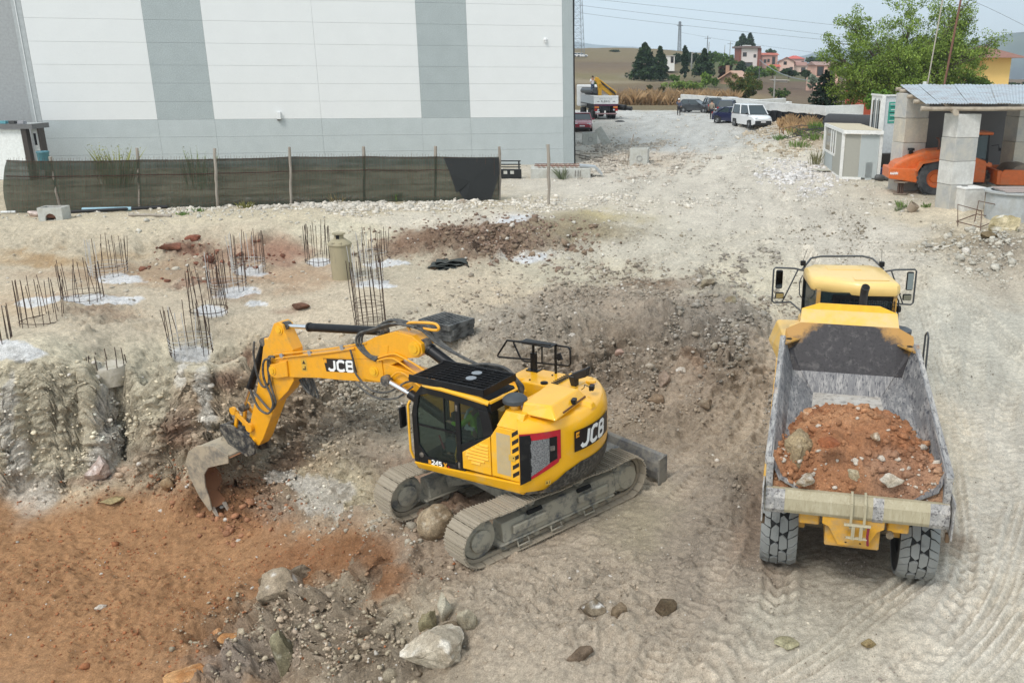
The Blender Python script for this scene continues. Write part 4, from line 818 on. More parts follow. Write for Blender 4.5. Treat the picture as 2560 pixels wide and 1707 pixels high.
m = MB(); m.prism([(-.50, 2.16), (-.41, 2.52), (-.40, 2.52), (-.49, 2.16)], CY0+.05, CY1-.05, 'y'); m.build('rear_window', GL, cab)
m = MB(); m.b(-.54, -.46, CY0+.05, CY1-.05, 1.95, 2.15); m.b(-.45, -.36, CY0+.05, CY1-.05, 2.54, 2.70); m.build('rear_rail', K_, cab)
m = MB(); m.b(.2, 1.34, CY0+.05, CY1-.05, 1.20, 1.27); m.prism([(.2, 1.22), (.2, 1.6), (-.5, 2.05), (-.5, 1.95), (.1, 1.5), (.1, 1.22)], CY0+.05, CY1-.05, 'y'); m.build('cab_floor', K_, cab)
m = MB(); m.prism([(1.12, 2.79), (-.34, 2.735), (-.36, 2.70), (1.14, 2.745)], CY0+.02, CY1-.02, 'y'); m.build('roof', K_, cab, bevel=.02)
m = MB(); m.tube([(1.08, CY1-.03, 2.79), (.6, CY1+.0, 2.82), (.1, CY1, 2.79), (-.22, CY1-.01, 2.76), (-.40, CY1-.06, 2.70)], [.03, .05, .055, .06, .05], 8); m.tube([(-.40, CY1-.06, 2.70), (-.42, .85, 2.70), (-.42, .42, 2.70)], [.05, .035, .03], 8); m.build('roof_trim', Y_, cab, smooth=True)
# roof guard: an open grille of bars
gd = MB(); gx0, gx1, gy0, gy1 = -.36, 1.36, .34, 1.36
gd.b(gx0, gx1, gy1-.03, gy1, 2.84, 2.98); gd.b(gx0, gx1, gy0, gy0+.03, 2.84, 2.98); gd.b(gx0, gx0+.03, gy0, gy1, 2.84, 2.98)
gd.bar((gx1, gy0, 2.9), (gx1, gy1, 2.9), .03, .06)
gd.build('roof_guard_frame', K_, cab, bevel=.006)
for k in range(1, 9):
    m = MB(); y = gy0+(gy1-gy0)*k/9; m.bar((gx0, y, 2.97), (gx1-.35, y, 2.97), .012, .05); m.bar((gx1-.35, y, 2.97), (gx1, y, 2.90), .012, .05); m.build('guard_bar', K_, cab)
for k in range(1, 8):
    m = MB(); x = gx0+(gx1-gx0)*k/8; m.bar((x, gy0+.03, 2.955-(.05 if x > 1.05 else 0)), (x, gy1-.03, 2.955-(.05 if x > 1.05 else 0)), .012, .045); m.build('guard_bar', K_, cab)
for (x, y) in ((.28, .70), (.20, .98)):
    m = MB(); m.lathe([(0, 0), (.10, 0), (.10, .012), (0, .014)], 20, (x, y, 2.985)); m.build('roof_disc', mat('grey_disc', (.22, .24, .26), .5), cab, smooth=True)
m = MB(); m.tube([(1.37, CY1+.02, 2.46), (1.40, CY1+.05, 2.38), (1.41, CY1+.05, 1.9), (1.41, CY1+.05, 1.45), (1.37, CY1+.02, 1.28)], .024, 8); m.build('grab_rail', Y_, cab, smooth=True)
m = MB(); m.box((1.55, CY1+.05, 2.1), (.05, .18, .42)); m.build('mirror', K_, cab, bevel=.03, seg=2)
m = MB(); m.tube([(1.38, CY1, 2.38), (1.55, CY1+.05, 2.34), (1.55, CY1+.05, 2.2)], .012, 6); m.build('mirror_arm', K_, cab)
for z in (1.36, 1.33): pass
for (x, z) in ((.285, 2.5), (.285, 1.36)):
    m = MB(); m.b(x-.02, x+.02, CY1-.01, CY1+.015, z-.06, z+.06); m.build('door_hinge', DARKM(), cab)
m = MB(); m.lathe([(0, 0), (.05, 0), (.05, .02), (0, .03)], 12, (1.18, CY1-.005, 1.38), 'y'); m.build('door_handle', DARKM(), cab, smooth=True)
# lettering 245XR below the door glass
def on_side(mb, x, z, y=CY1+.004): return mb.fn(lambda a, b_, c: (x-a, y-b_, z+c))
m = MB(); m.add([(0, 0, 0), (.07, 0, 0), (.07, 0, .075), (0, 0, .075)], [(0, 1, 2, 3)]); on_side(m, 1.03, 1.235).build('badge', MATS['decal_orange'], cab, fix=False)
t_, w_ = stroke_text('245', .088, .28, .12, 0, 1.3); on_side(t_, .95, 1.235).build('lettering', MATS['decal_white'], cab, fix=False)
t_, w_ = stroke_text('X', .10, .26, .14, 0, 1.2); on_side(t_, .66, 1.228).build('lettering', MATS['decal_orange'], cab, fix=False)
t_, w_ = stroke_text('R', .045, .26, .14, 0, 1.1); on_side(t_, .56, 1.235).build('lettering', RED_, cab, fix=False)
t_, w_ = stroke_text('STAGE V', .028, .2, .14, 0, 1.1); on_side(t_, .62, 1.205, CY1+.006).build('lettering', mat('decal_grey', (.35, .35, .35), .5), cab, fix=False)
# inside: seat, console, levers
m = MB(); m.b(.02, .52, .58, 1.08, 1.45, 1.68); m.b(-.12, .06, .58, 1.08, 1.6, 2.3); m.b(-.10, .05, .70, .96, 2.3, 2.5); m.build('seat', mat('seat_fabric', (.03, .03, .03), .9), cab, bevel=.05, seg=2)
m = MB(); m.b(-.1, .7, 1.10, 1.22, 1.5, 1.78); m.b(-.1, .7, .44, .56, 1.5, 1.78); m.build('console', mat('console_grey', (.10, .11, .11), .6), cab, bevel=.02)
m = MB(); m.tube([(.42, 1.24, 1.30), (.44, 1.25, 1.5), (.38, 1.25, 1.7), (.40, 1.24, 1.88)], .018, 6); m.build('safety_lever', Y_, cab, smooth=True)
m = MB(); m.bar((1.1, .9, 1.62), (.75, 1.2, 1.55), .03); m.build('hand_lever', mat('red_lever', (.35, .06, .08), .5), cab)
m = MB(); m.box((1.05, .45, 1.9), (.04, .22, .18)); m.build('monitor', DARKM(), cab, bevel=.01)
VIS = mat('hi_vis_yellow', (.30, .60, .02), .7, var=.05)
drv = person('excavator driver in a lime high-visibility vest seated inside the cab', (0, 0, 0), 0, VIS, mat('work_trousers', (.03, .035, .05), .8), pose='sit', arms='wheel')
c_, s_ = math.cos(EXH), math.sin(EXH)
drv.location = EXP+Vector((c_*.22-s_*.83, s_*.22+c_*.83, 1.22)); drv.rotation_euler = (0, 0, EXH-math.pi/2)
m = MB(); m.tube([(-.21, .07, .75), (-.235, .09, 1.0), (-.19, .06, 1.12), (-.1, .02, 1.16)], .03, 6); m.box((-.2, .03, .78), (.06, .2, .05)); m.build('reflective_band', mat('reflective', (.75, .8, .78), .35), drv)
# ---- boom, dipper, rams, bucket: all in the plane y = -.1
YB = -.10
PIN = mat('pin_yellow', (.80, .42, .015), .4)
BOOMY = mat('boom_paint', (.80, .36, .006), .35, dirt=(.35, .24, .1), dirt_amt=.12, dscale=3, var=.05, coat=.4)
def plate(pts, y0, y1, name, matr=None, bevel=.012, parent=ex): m = MB(); m.prism(pts, YB+y0, YB+y1, 'y'); return m.build(name, matr or BOOMY, parent, bevel=bevel, seg=2)
def pin(x, z, r, w, name='pin', matr=None):
    m = MB(); m.lathe([(0, -w), (r*.6, -w), (r*.6, -w+.02), (r, -w+.02), (r, w-.02), (r*.6, w-.02), (r*.6, w), (0, w)], 18, (x, YB, z), 'y'); return m.build(name, matr or PIN, ex, smooth=True)
plate([(.15, 1.35), (.62, 1.28), (1.5, 1.62), (2.66, 2.10), (3.35, 2.12), (3.62, 2.25), (3.56, 2.46), (3.2, 2.54), (1.7, 2.38), (.35, 1.78), (.12, 1.6)], -.2, .2, 'lower_boom')
bm_ = plate([(3.36, 2.06), (4.4, 1.93), (5.1, 1.86), (6.12, 1.70), (6.35, 1.66), (6.35, 2.08), (5.89, 2.22), (5.2, 2.42), (4.41, 2.62), (3.72, 2.88), (3.34, 3.08), (2.8, 3.27), (2.35, 3.24), (2.12, 3.10), (2.10, 2.90), (2.22, 2.80), (2.5, 2.74), (2.95, 2.52), (3.22, 2.24)], -.19, .19, 'boom')
for s in (.21, -.21):
    plate([(6.05, 1.74), (6.45, 1.63), (6.62, 1.66), (6.70, 1.80), (6.62, 1.94), (6.45, 1.98), (6.05, 2.12)], s-.025, s+.025, 'boom_fork')
    plate([(3.15, 2.10), (3.75, 2.08), (3.70, 2.52), (3.2, 2.60)], s-.015, s+.015, 'knuckle_plate')
pin(6.53, 1.81, .11, .27); pin(2.29, 2.99, .15, .24); pin(3.42, 2.32, .12, .26)
m = MB(); m.prism([(3.05, 2.62), (3.0, 2.94), (3.6, 2.80), (5.0, 2.38), (5.0, 2.36)], YB+.192, YB+.2, 'y'); m.build('boom_rib', BOOMY, ex, bevel=.003)
dp = plate([(6.28, 2.98), (6.14, 2.92), (6.10, 2.76), (5.90, 2.38), (5.98, 1.62), (6.20, 1.34), (6.62, .98), (7.25, -.08), (7.42, -.28), (7.62, -.30), (7.72, -.10), (7.60, .35), (7.32, 1.0), (6.95, 2.0), (6.86, 2.3), (6.60, 2.62), (6.42, 2.92)], -.15, .15, 'dipper')
pin(6.26, 2.80, .11, .19); pin(7.58, .17, .09, .22); pin(7.58, -.18, .08, .2)
m = MB(); m.box((6.74, YB, 2.38), (.2, .26, .26)); m.build('ram_bracket', BOOMY, ex, bevel=.02)
def ram(a, b_, split, r1, r2, name, barrel_first=True):
    a, b_ = Vector((a[0], YB, a[1])), Vector((b_[0], YB, b_[1])); c = a.lerp(b_, split)
    m = MB(); 
    if barrel_first: m.tube([a, c], r1, 16); m.tube([c, c+(b_-a).normalized()*.06], r1*1.12, 16); m.build(name, K_, ex, smooth=True); m = MB(); m.tube([c, b_], r2, 12); m.build('piston_rod', CHROME(), ex, smooth=True)
    else: m.tube([c, b_], r1, 16); m.tube([c-(b_-a).normalized()*.06, c], r1*1.12, 16); m.build(name, K_, ex, smooth=True); m = MB(); m.tube([a, c], r2, 12); m.build('piston_rod', CHROME(), ex, smooth=True)
    for q, rr in ((a, r1*1.15), (b_, r1*1.15)):
        m = MB(); m.lathe([(0, -.09), (rr, -.09), (rr, .09), (0, .09)], 14, tuple(q), 'y'); m.build('ram_eye', DARKM(), ex, smooth=True)
ram((6.20, 2.86), (3.30, 3.16), .27, .095, .05, 'dipper_ram', False)
ram((2.20, 3.02), (.75, 2.30), .12, .12, .06, 'positioning_ram', False)
ram((6.95, 2.38), (7.98, .55), .66, .085, .045, 'bucket_ram')
for y in (.30, -.30):
    m = MB(); m.tube([(3.0, YB+y, 2.2), (2.4, YB+y, 2.02)], .06, 12); m.build('piston_rod', CHROME(), ex, smooth=True); m = MB(); m.tube([(2.4, YB+y, 2.02), (1.2, YB+y, 1.5)], .1, 12); m.build('boom_ram', K_, ex, smooth=True)
    m = MB(); m.lathe([(0, -.06), (.12, -.06), (.12, .06), (0, .06)], 14, (3.02, YB+y, 2.2), 'y'); m.build('ram_eye', DARKM(), ex, smooth=True)
for s in (.2, -.2):
    m = MB(); m.bar((8.12, YB+s, .50), (7.60, YB+s, .17), .05, .10); m.lathe([(0, -.035), (.1, -.035), (.1, .035), (0, .035)], 14, (8.12, YB+s, .50), 'y'); m.lathe([(0, -.04), (.11, -.04), (.11, .04), (0, .04)], 14, (7.60, YB+s, .17), 'y'); m.build('tipping_link', BOOMY, ex, smooth=True)
    m = MB(); m.bar((8.08, YB+s*.6, .48), (8.22, YB+s*.6, -.02), .06, .09); m.build('tipping_lever', BOOMY, ex, bevel=.01)
COUP = mat('coupler_black', (.018, .02, .024), .45, dirt=(.35, .31, .24), dirt_amt=.3, dscale=6)
for s in (.22, -.22): plate([(7.45, -.22), (7.62, -.08), (8.25, .12), (8.62, .06), (8.66, -.12), (8.4, -.42), (7.8, -.62), (7.5, -.5)], s-.03, s+.03, 'coupler_plate', COUP)
plate([(7.6, -.25), (8.55, -.02), (8.5, -.22), (7.7, -.45)], -.2, .2, 'coupler_body', COUP)
m = MB(); m.lathe([(0, -.25), (.05, -.25), (.05, .25), (0, .25)], 10, (8.55, YB, .02), 'y'); m.lathe([(0, -.25), (.05, -.25), (.05, .25), (0, .25)], 10, (7.75, YB, -.42), 'y'); m.build('coupler_pin', DARKM(), ex)
BKT = mat('bucket_steel', (.17, .155, .13), .6, dirt=(.42, .35, .25), dirt_amt=.55, dscale=2.5, bump=.5, bscale=14)
BKI = mat('bucket_inside', (.22, .11, .06), .85, dirt=(.36, .17, .085), dirt_amt=.8, bump=.6, bscale=12)
BW = .56
out = [(8.05, -.52), (8.5, -.38), (9.12, -.50), (9.50, -.74), (9.66, -1.05), (9.60, -1.45), (9.32, -1.92), (9.02, -2.22)]
inn = [(p[0]-.035*(1 if i > 2 else .3), p[1]-.04*(1 if i < 4 else 0)) for i, p in enumerate(out)]
m = MB(); pr_ = out+inn[::-1]
for i in range(len(out)-1):
    m.hexa([(out[i][0], YB-BW, out[i][1]), (out[i+1][0], YB-BW, out[i+1][1]), (out[i+1][0], YB+BW, out[i+1][1]), (out[i][0], YB+BW, out[i][1]), (inn[i][0], YB-BW, inn[i][1]), (inn[i+1][0], YB-BW, inn[i+1][1]), (inn[i+1][0], YB+BW, inn[i+1][1]), (inn[i][0], YB+BW, inn[i][1])])
m.build('bucket_shell', BKT, ex, smooth='merge')
m = MB()
ii = [(p[0]-.05, p[1]-.06 if i < 4 else p[1]+.02) for i, p in enumerate(out)]
for i in range(len(ii)-1): m.add([(ii[i][0], YB-BW+.01, ii[i][1]), (ii[i+1][0], YB-BW+.01, ii[i+1][1]), (ii[i+1][0], YB+BW-.01, ii[i+1][1]), (ii[i][0], YB+BW-.01, ii[i][1])], [(0, 1, 2, 3)])
m.build('bucket_lining', BKI, ex, smooth='merge', fix=False)
for s in (BW, -BW):
    plate([(8.03, -.50), (8.5, -.36), (9.13, -.48), (9.52, -.73), (9.685, -1.05), (9.62, -1.46), (9.34, -1.94), (9.02, -2.26), (8.93, -2.2), (8.97, -1.9), (9.06, -1.6), (9.03, -1.25), (8.84, -1.02), (8.4, -.85), (8.05, -.72)], s-.02, s+.02, 'bucket_side', BKT)
TE = mat('tooth_steel', (.42, .38, .33), .4, dirt=(.4, .3, .2), dirt_amt=.3)
for k in range(4):
    y = -BW+.06+k*(2*BW-.12)/3
    m = MB(); m.hexa([(9.07, YB+y-.06, -2.12), (8.96, YB+y-.06, -2.20), (8.96, YB+y+.06, -2.20), (9.07, YB+y+.06, -2.12), (8.82, YB+y-.025, -2.46), (8.78, YB+y-.025, -2.45), (8.78, YB+y+.025, -2.45), (8.82, YB+y+.025, -2.46)]); m.build('bucket_tooth', TE, ex, bevel=.01)
plate([(8.15, -.52), (8.25, -.2), (8.6, -.1), (8.8, -.42)], .12, .16, 'bucket_ear', BKT); plate([(8.15, -.52), (8.25, -.2), (8.6, -.1), (8.8, -.42)], -.16, -.12, 'bucket_ear', BKT)
# pipes and hoses
HOS = mat('hose_rubber', (.035, .036, .036), .5, dirt=(.16, .15, .13), dirt_amt=.4, dscale=9)
def hose(pts, r=.022, name='hose', matr=None, y=0):
    P = [Vector((p[0], (p[2] if len(p) > 2 else YB+.2)+y, p[1])) for p in pts]; Q = []
    for i in range(len(P)-1):
        a, b_, c, d = P[max(i-1, 0)], P[i], P[i+1], P[min(i+2, len(P)-1)]
        for k in range(6):
            t = k/6; Q.append(.5*((2*b_)+(-a+c)*t+(2*a-5*b_+4*c-d)*t*t+(-a+3*b_-3*c+d)*t**3))
    Q.append(P[-1]); m = MB(); m.tube(Q, r, 7); return m.build(name, matr or HOS, ex, smooth=True)
hose([(6.45, 2.17), (6.3, 2.23), (4.74, 2.6), (3.94, 2.82), (3.6, 2.9)], .018, 'hydraulic_pipe', BOOMY, 0)
hose([(6.40, 2.10), (6.2, 2.17), (4.74, 2.52), (3.94, 2.74)], .018, 'hydraulic_pipe', BOOMY, .02)
hose([(3.28, 2.64), (2.9, 2.78), (2.71, 2.78), (2.3, 2.66), (1.9, 2.5)], .02, 'hydraulic_pipe', BOOMY, .02)
hose([(3.28, 2.58), (2.9, 2.70), (2.6, 2.62), (1.9, 2.32)], .02, 'hydraulic_pipe', BOOMY, .05)
hose([(2.9, 2.3), (2.6, 2.45), (2.1, 2.2), (1.7, 2.1)], .02, 'hydraulic_pipe', BOOMY, .08)
hose([(2.52, 3.30, YB+.05), (2.56, 3.44, YB+.05), (2.3, 3.5, YB+.05), (1.95, 3.5, YB-.05), (1.84, 3.42, YB-.05), (1.95, 3.36, YB-.05), (2.4, 3.38, YB)], .03, 'hose_guard', BOOMY)
for k in range(3): hose([(3.28+.02*k, 2.64-.03*k), (3.52+.03*k, 2.66), (3.72+.05*k, 2.86), (3.66+.04*k, 3.1), (3.35, 3.22+.02*k), (2.9, 3.36+.03*k, YB+.05*k), (2.3, 3.42, YB+.04*k)], .026, y=.03*k)
for k in range(3): hose([(3.4, 3.25, YB-.1+.08*k), (3.0, 3.42+.02*k, YB-.1+.08*k), (2.6, 3.40, YB-.1+.08*k), (2.2, 3.36, YB-.1+.08*k), (1.9, 3.1, YB-.15+.06*k), (1.4, 2.9, YB-.1), (.8, 2.75, YB-.1)], .03)
hose([(6.42, 2.15), (6.62, 2.1), (6.68, 1.7), (6.62, 1.3), (6.56, 1.02), (6.75, .80), (7.0, .95), (7.25, 1.15)], .028, y=.03)
hose([(6.50, 2.12), (6.74, 2.0), (6.80, 1.6), (6.62, 1.2), (6.60, .95), (6.80, .72), (7.1, .8), (7.32, 1.22)], .028, y=.08)
hose([(7.05, 2.42), (7.12, 2.1), (7.08, 1.6), (6.95, 1.35), (6.76, 1.42), (6.64, 1.8), (6.60, 2.05)], .026, y=.02)
for k in range(3): hose([(6.1, 1.9-.05*k), (5.95-.05*k, 1.5-.06*k), (5.72-.06*k, 1.3-.06*k), (5.70, 1.55), (5.85, 1.8)], .026, y=-.25-.06*k)
hose([(4.0, 2.72), (3.94, 2.5), (3.9, 2.2), (3.5, 1.9), (3.0, 1.95), (2.5, 2.25), (2.0, 2.4)], .022, y=.08)
hose([(3.9, 2.0), (3.4, 1.78), (2.8, 1.85), (2.3, 2.2)], .022, y=.12)
for k in range(5): hose([(1.7, 2.5, .02-.06*k), (.9, 2.86-.05*k, .14-.07*k), (.3, 2.98-.075*k, .14-.07*k), (-.1, 2.88-.075*k, .12-.07*k), (-.32+.04*k, 2.45, .1-.07*k)], .030)
for (x, z) in ((6.2, 2.21), (5.3, 2.42), (4.3, 2.70)):
    m = MB(); m.box((x, YB+.21, z), (.09, .05, .11), rotm('Y', .25)); m.build('pipe_clamp', mat('clamp_grey', (.3, .3, .3), .5), ex)
# boom name plate
def on_boom(mb, x, z, y=YB+.194, slope=-.16): return mb.fn(lambda a, b_, c: (x-a, y-b_, z+c+slope*(-a)))
m = MB(); m.add([(0, 0, 0), (.92, 0, 0), (.86, 0, .30), (-.06, 0, .30)], [(0, 1, 2, 3)]); on_boom(m, 4.86, 2.06, slope=-.13).build('name_plate', MATS['decal_black'], ex, fix=False)
t_, w_ = stroke_text('JCB', .23, .27, .16, 0, 1.55); on_boom(t_, 4.79, 2.095, YB+.198, slope=-.13).build('lettering', MATS['decal_white'], ex, fix=False)
m = MB(); m.add([(0, 0, 0), (.08, 0, 0), (.08, 0, .09), (0, 0, .09)], [(0, 1, 2, 3)]); on_boom(m, 4.90, 2.255, YB+.199, slope=-.13).build('badge', MATS['decal_orange'], ex, fix=False)
m = MB(); m.add([(0, 0, 0), (.17, 0, 0), (.17, 0, .28), (0, 0, .28)], [(0, 1, 2, 3)]); on_boom(m, 5.62, 1.94, slope=-.12).build('warning_sticker', MATS['sticker_yellow'], ex, fix=False)
m = MB(); m.add([(.03, -.003, .17), (.14, -.003, .17), (.085, -.003, .26)], [(0, 1, 2)]); m.add([(.04, -.003, .03), (.13, -.003, .03), (.13, -.003, .12), (.10, -.003, .12), (.10, -.003, .06), (.04, -.003, .06)], [(0, 1, 2, 3, 4, 5)]); on_boom(m, 5.62, 1.94, slope=-.12).build('sticker_print', MATS['decal_black'], ex, fix=False)
# ================================================================== ARTICULATED HAULER (frame: X right, Y forward, Z up)
HP_, HH = Vector((3.75, 12.3, -.20)), -R_(12)
ha = thing('dump_truck', 'yellow articulated dump truck seen from behind with its scuffed bed half full of red soil', 'dump truck', HP_, HH)
HY = mat('hauler_yellow', (.76, .46, .09), .45, dirt=(.62, .47, .26), dirt_amt=.35, dscale=1.6, var=.05, coat=.2)
HYD = mat('hauler_axle_yellow', (.60, .30, .02), .5, dirt=(.30, .24, .16), dirt_amt=.35, dscale=3)
def scuffed(name, base, marks, dark, sc=(6, 6, 1.2), amt=.5, rough=.55, rust=None):
    m = bpy.data.materials.new(name); m.use_nodes = True; n = m.node_tree.nodes; l = m.node_tree.links; p = n['Principled BSDF']; p.inputs['Roughness'].default_value = rough
    tc = n.new('ShaderNodeTexCoord'); mp = n.new('ShaderNodeMapping'); mp.inputs['Scale'].default_value = sc; l.new(tc.outputs['Object'], mp.inputs['Vector'])
    c = None
    def nz(scale, det=8, ro=.72, v=mp.outputs['Vector']):
        q = n.new('ShaderNodeTexNoise'); q.inputs['Scale'].default_value = scale; q.inputs['Detail'].default_value = det; q.inputs['Roughness'].default_value = ro; l.new(v, q.inputs['Vector']); return q.outputs['Fac']
    def rg(v, a, b_, c0=0, c1=1):
        q = n.new('ShaderNodeMapRange'); q.inputs[1].default_value = a; q.inputs[2].default_value = b_; q.inputs[3].default_value = c0; q.inputs[4].default_value = c1; l.new(v, q.inputs[0]); return q.outputs[0]
    def mixc(f, a, b_):
        q = n.new('ShaderNodeMix'); q.data_type = 'RGBA'; l.new(f, q.inputs['Factor']); 
        (l.new(a, q.inputs['A']) if hasattr(a, 'links') or hasattr(a, 'is_linked') else setattr(q.inputs['A'], 'default_value', (*a, 1)))
        (l.new(b_, q.inputs['B']) if hasattr(b_, 'is_linked') else setattr(q.inputs['B'], 'default_value', (*b_, 1))); return q.outputs['Result']
    c = mixc(rg(nz(1.5), .56-.2*amt, .72-.2*amt), base, marks)
    c = mixc(rg(nz(4.), .52, .60), c, dark)
    c = mixc(rg(nz(2.3, 8, .7, tc.outputs['Object']), .58, .7), c, marks)
    if rust is not None: c = mixc(rg(nz(.9, 6, .6, tc.outputs['Object']), .60, .68), c, rust)
    l.new(c, p.inputs['Base Color'])
    b1 = n.new('ShaderNodeBump'); b1.inputs['Strength'].default_value = .4; b1.inputs['Distance'].default_value = .01; l.new(nz(6.), b1.inputs['Height']); l.new(b1.outputs['Normal'], p.inputs['Normal'])
    return m
SIDE = scuffed('scuffed_side', (.17, .165, .165), (.36, .34, .32), (.055, .055, .065), (9, 1.6, 1.4), .45)
FLOOR = scuffed('worn_floor', (.40, .36, .31), (.48, .45, .41), (.24, .22, .20), (2, 2, 2), .6, .8)
HEADW = scuffed('black_headboard', (.024, .020, .022), (.10, .09, .085), (.008, .007, .008), (4, 4, 4), .12, .6)
n_ = HEADW.node_tree.nodes; l_ = HEADW.node_tree.links; bs_ = n_['Principled BSDF'].inputs['Base Color'].links[0].from_socket
tc_ = n_.new('ShaderNodeTexCoord'); sx_ = n_.new('ShaderNodeSeparateXYZ'); l_.new(tc_.outputs['Object'], sx_.inputs[0]); nn_ = n_.new('ShaderNodeTexNoise'); nn_.inputs['Scale'].default_value = 3.5; nn_.inputs['Detail'].default_value = 9; nn_.inputs['Roughness'].default_value = .7; l_.new(tc_.outputs['Object'], nn_.inputs['Vector'])
def _m(op, a, b_):
    q = n_.new('ShaderNodeMath'); q.operation = op
    for i, v in enumerate((a, b_)):
        if v is None: continue
        if isinstance(v, (int, float)): q.inputs[i].default_value = v
        else: l_.new(v, q.inputs[i])
    return q.outputs[0]
# ochre paint survives only in the top corners that no load reaches
f_ = _m('ADD', _m('ADD', _m('MULTIPLY', _m('ABSOLUTE', sx_.outputs[0], None), 1.15), _m('MULTIPLY', _m('SUBTRACT', sx_.outputs[2], 2.9), 1.7)), _m('MULTIPLY', _m('SUBTRACT', nn_.outputs['Fac'], .5), 1.1))
rr_ = n_.new('ShaderNodeMapRange'); rr_.inputs[1].default_value = 1.22; rr_.inputs[2].default_value = 1.5; l_.new(f_, rr_.inputs[0])
mx_ = n_.new('ShaderNodeMix'); mx_.data_type = 'RGBA'; l_.new(rr_.outputs[0], mx_.inputs['Factor']); l_.new(bs_, mx_.inputs['A']); mx_.inputs['B'].default_value = (.42, .22, .05, 1); l_.new(mx_.outputs['Result'], n_['Principled BSDF'].inputs['Base Color'])
HEADO = scuffed('worn_ochre', (.45, .24, .045), (.30, .20, .11), (.10, .06, .03), (3, 3, 3), .4, .6)
TAILM = scuffed('sun_bleached_beige', (.37, .32, .21), (.45, .40, .28), (.32, .27, .17), (8, 8, .8), .3, .65)
SCR = scuffed('bare_scraped', (.26, .25, .24), (.46, .43, .39), (.10, .09, .09), (6, 1, 6), .5, .6, (.35, .20, .10))
def hb(mb, name, m_, **k): return mb.build(name, m_, ha, **k)
# bed: z values are above the wheels' ground
def quad(name, pts, m_, th=.025, off=None):
    a, b_, c, d = [Vector(p) for p in pts]; n = (b_-a).cross(d-a).normalized()*th
    q = MB(); q.hexa([a, b_, c, d, a+n, b_+n, c+n, d+n]); return hb(q, name, m_)
TZ0, TZ1 = 2.45, 3.06
for s in (-1, 1):
    lo0, lo1 = (s*.80, .02, 1.95), (s*.66, 4.25, 2.10)
    mid0, mid1 = (s*1.20, .02, 2.18), (s*1.10, 4.65, 2.42)
    up0, up1 = (s*1.35, .15, TZ0), (s*1.30, 4.95, TZ1)
    fl = 1 if s < 0 else -1
    P = [lo0, lo1, mid1, mid0]; quad('bed_chamfer', P if s < 0 else P[::-1], SIDE)
    P = [mid0, mid1, up1, up0]; quad('bed_side', P if s < 0 else P[::-1], SIDE)
    m = MB(); m.hexa([(s*1.30, .12, TZ0-.10), (s*1.42, .12, TZ0-.10), (s*1.375, 5.0, TZ1-.10), (s*1.27, 5.0, TZ1-.10), (s*1.31, .12, TZ0), (s*1.43, .12, TZ0), (s*1.385, 5.0, TZ1), (s*1.28, 5.0, TZ1)]); hb(m, 'top_rail', SCR, bevel=.01)
    m = MB(); m.hexa([(s*1.38, .1, 1.75), (s*1.40, .1, 1.75), (s*1.35, 4.9, 1.95), (s*1.33, 4.9, 1.95), (s*1.40, .1, TZ0-.1), (s*1.42, .1, TZ0-.1), (s*1.37, 4.9, TZ1-.1), (s*1.35, 4.9, TZ1-.1)]); hb(m, 'outer_side', HY)
    for k in range(5):
        y = .6+k*.95; m = MB(); m.hexa([(s*1.38, y-.05, 1.85), (s*1.45, y-.05, 1.85), (s*1.45, y+.05, 1.85), (s*1.38, y+.05, 1.85), (s*1.38, y-.05, TZ0-.12+k*.1), (s*1.43, y-.05, TZ0-.12+k*.1), (s*1.43, y+.05, TZ0-.12+k*.1), (s*1.38, y+.05, TZ0-.12+k*.1)]); hb(m, 'bed_rib', HY)
    m = MB(); m.b(s*1.34-.055, s*1.34+.055, -.02, .16, 1.70, TZ0+.03); hb(m, 'tail_post', SCR, bevel=.01)
    m = MB(); m.b(s*1.42-.012, s*1.42+.012, -.26, .10, 1.55, 2.16); hb(m, 'tail_plate', SCR)
    m = MB(); m.b(s*1.40-.03, s*1.40+.03, -.1, .0, 1.42, 1.56); hb(m, 'tail_light', mat('rusty_bracket', (.10, .06, .03), .8), bevel=.01)
    m = MB(); m.prism([(s*1.28, 4.55), (s*1.30, 5.15), (s*.92, 5.08)], 2.98, 3.01, 'z'); hb(m, 'gusset', HEADO)
    m = MB(); m.lathe([(0, 0), (.06, 0), (.06, .004), (0, .004)], 14, (s*1.20, 4.92, 3.012)); hb(m, 'gusset_hole', MATS['black_hole'])
quad('bed_floor', [(-.80, .02, 1.95), (.80, .02, 1.95), (.66, 4.25, 2.10), (-.66, 4.25, 2.10)], FLOOR)
quad('bed_ramp', [(-.66, 4.25, 2.10), (.66, 4.25, 2.10), (.92, 4.62, 2.43), (-.92, 4.62, 2.43)], SIDE)
for s in (-1, 1):
    m = MB(); v = [(s*.66, 4.25, 2.10), (s*.92, 4.62, 2.43), (s*1.10, 4.65, 2.43)]; m.add(v, [(0, 1, 2)]); m.add([(q[0], q[1]+.02, q[2]-.02) for q in v], [(0, 1, 2)]); hb(m, 'bed_corner', SIDE, fix=False)
m = MB()
for s in (-1, 1):
    v = [(0, 4.62, 2.43), (s*.92, 4.62, 2.43), (s*1.10, 4.65, 2.43), (s*1.30, 4.95, TZ1-.1), (s*1.28, 5.15, 3.16), (s*.98, 5.22, 3.30), (0, 5.22, 3.30)]
    m.add(v, [(0, 1, 5, 6), (1, 2, 3), (1, 3, 4), (1, 4, 5)]); m.add([(q[0], q[1]+.04, q[2]-.01) for q in v], [(0, 1, 5, 6), (1, 2, 3), (1, 3, 4), (1, 4, 5)])
hb(m, 'headboard', HEADW, fix=False)
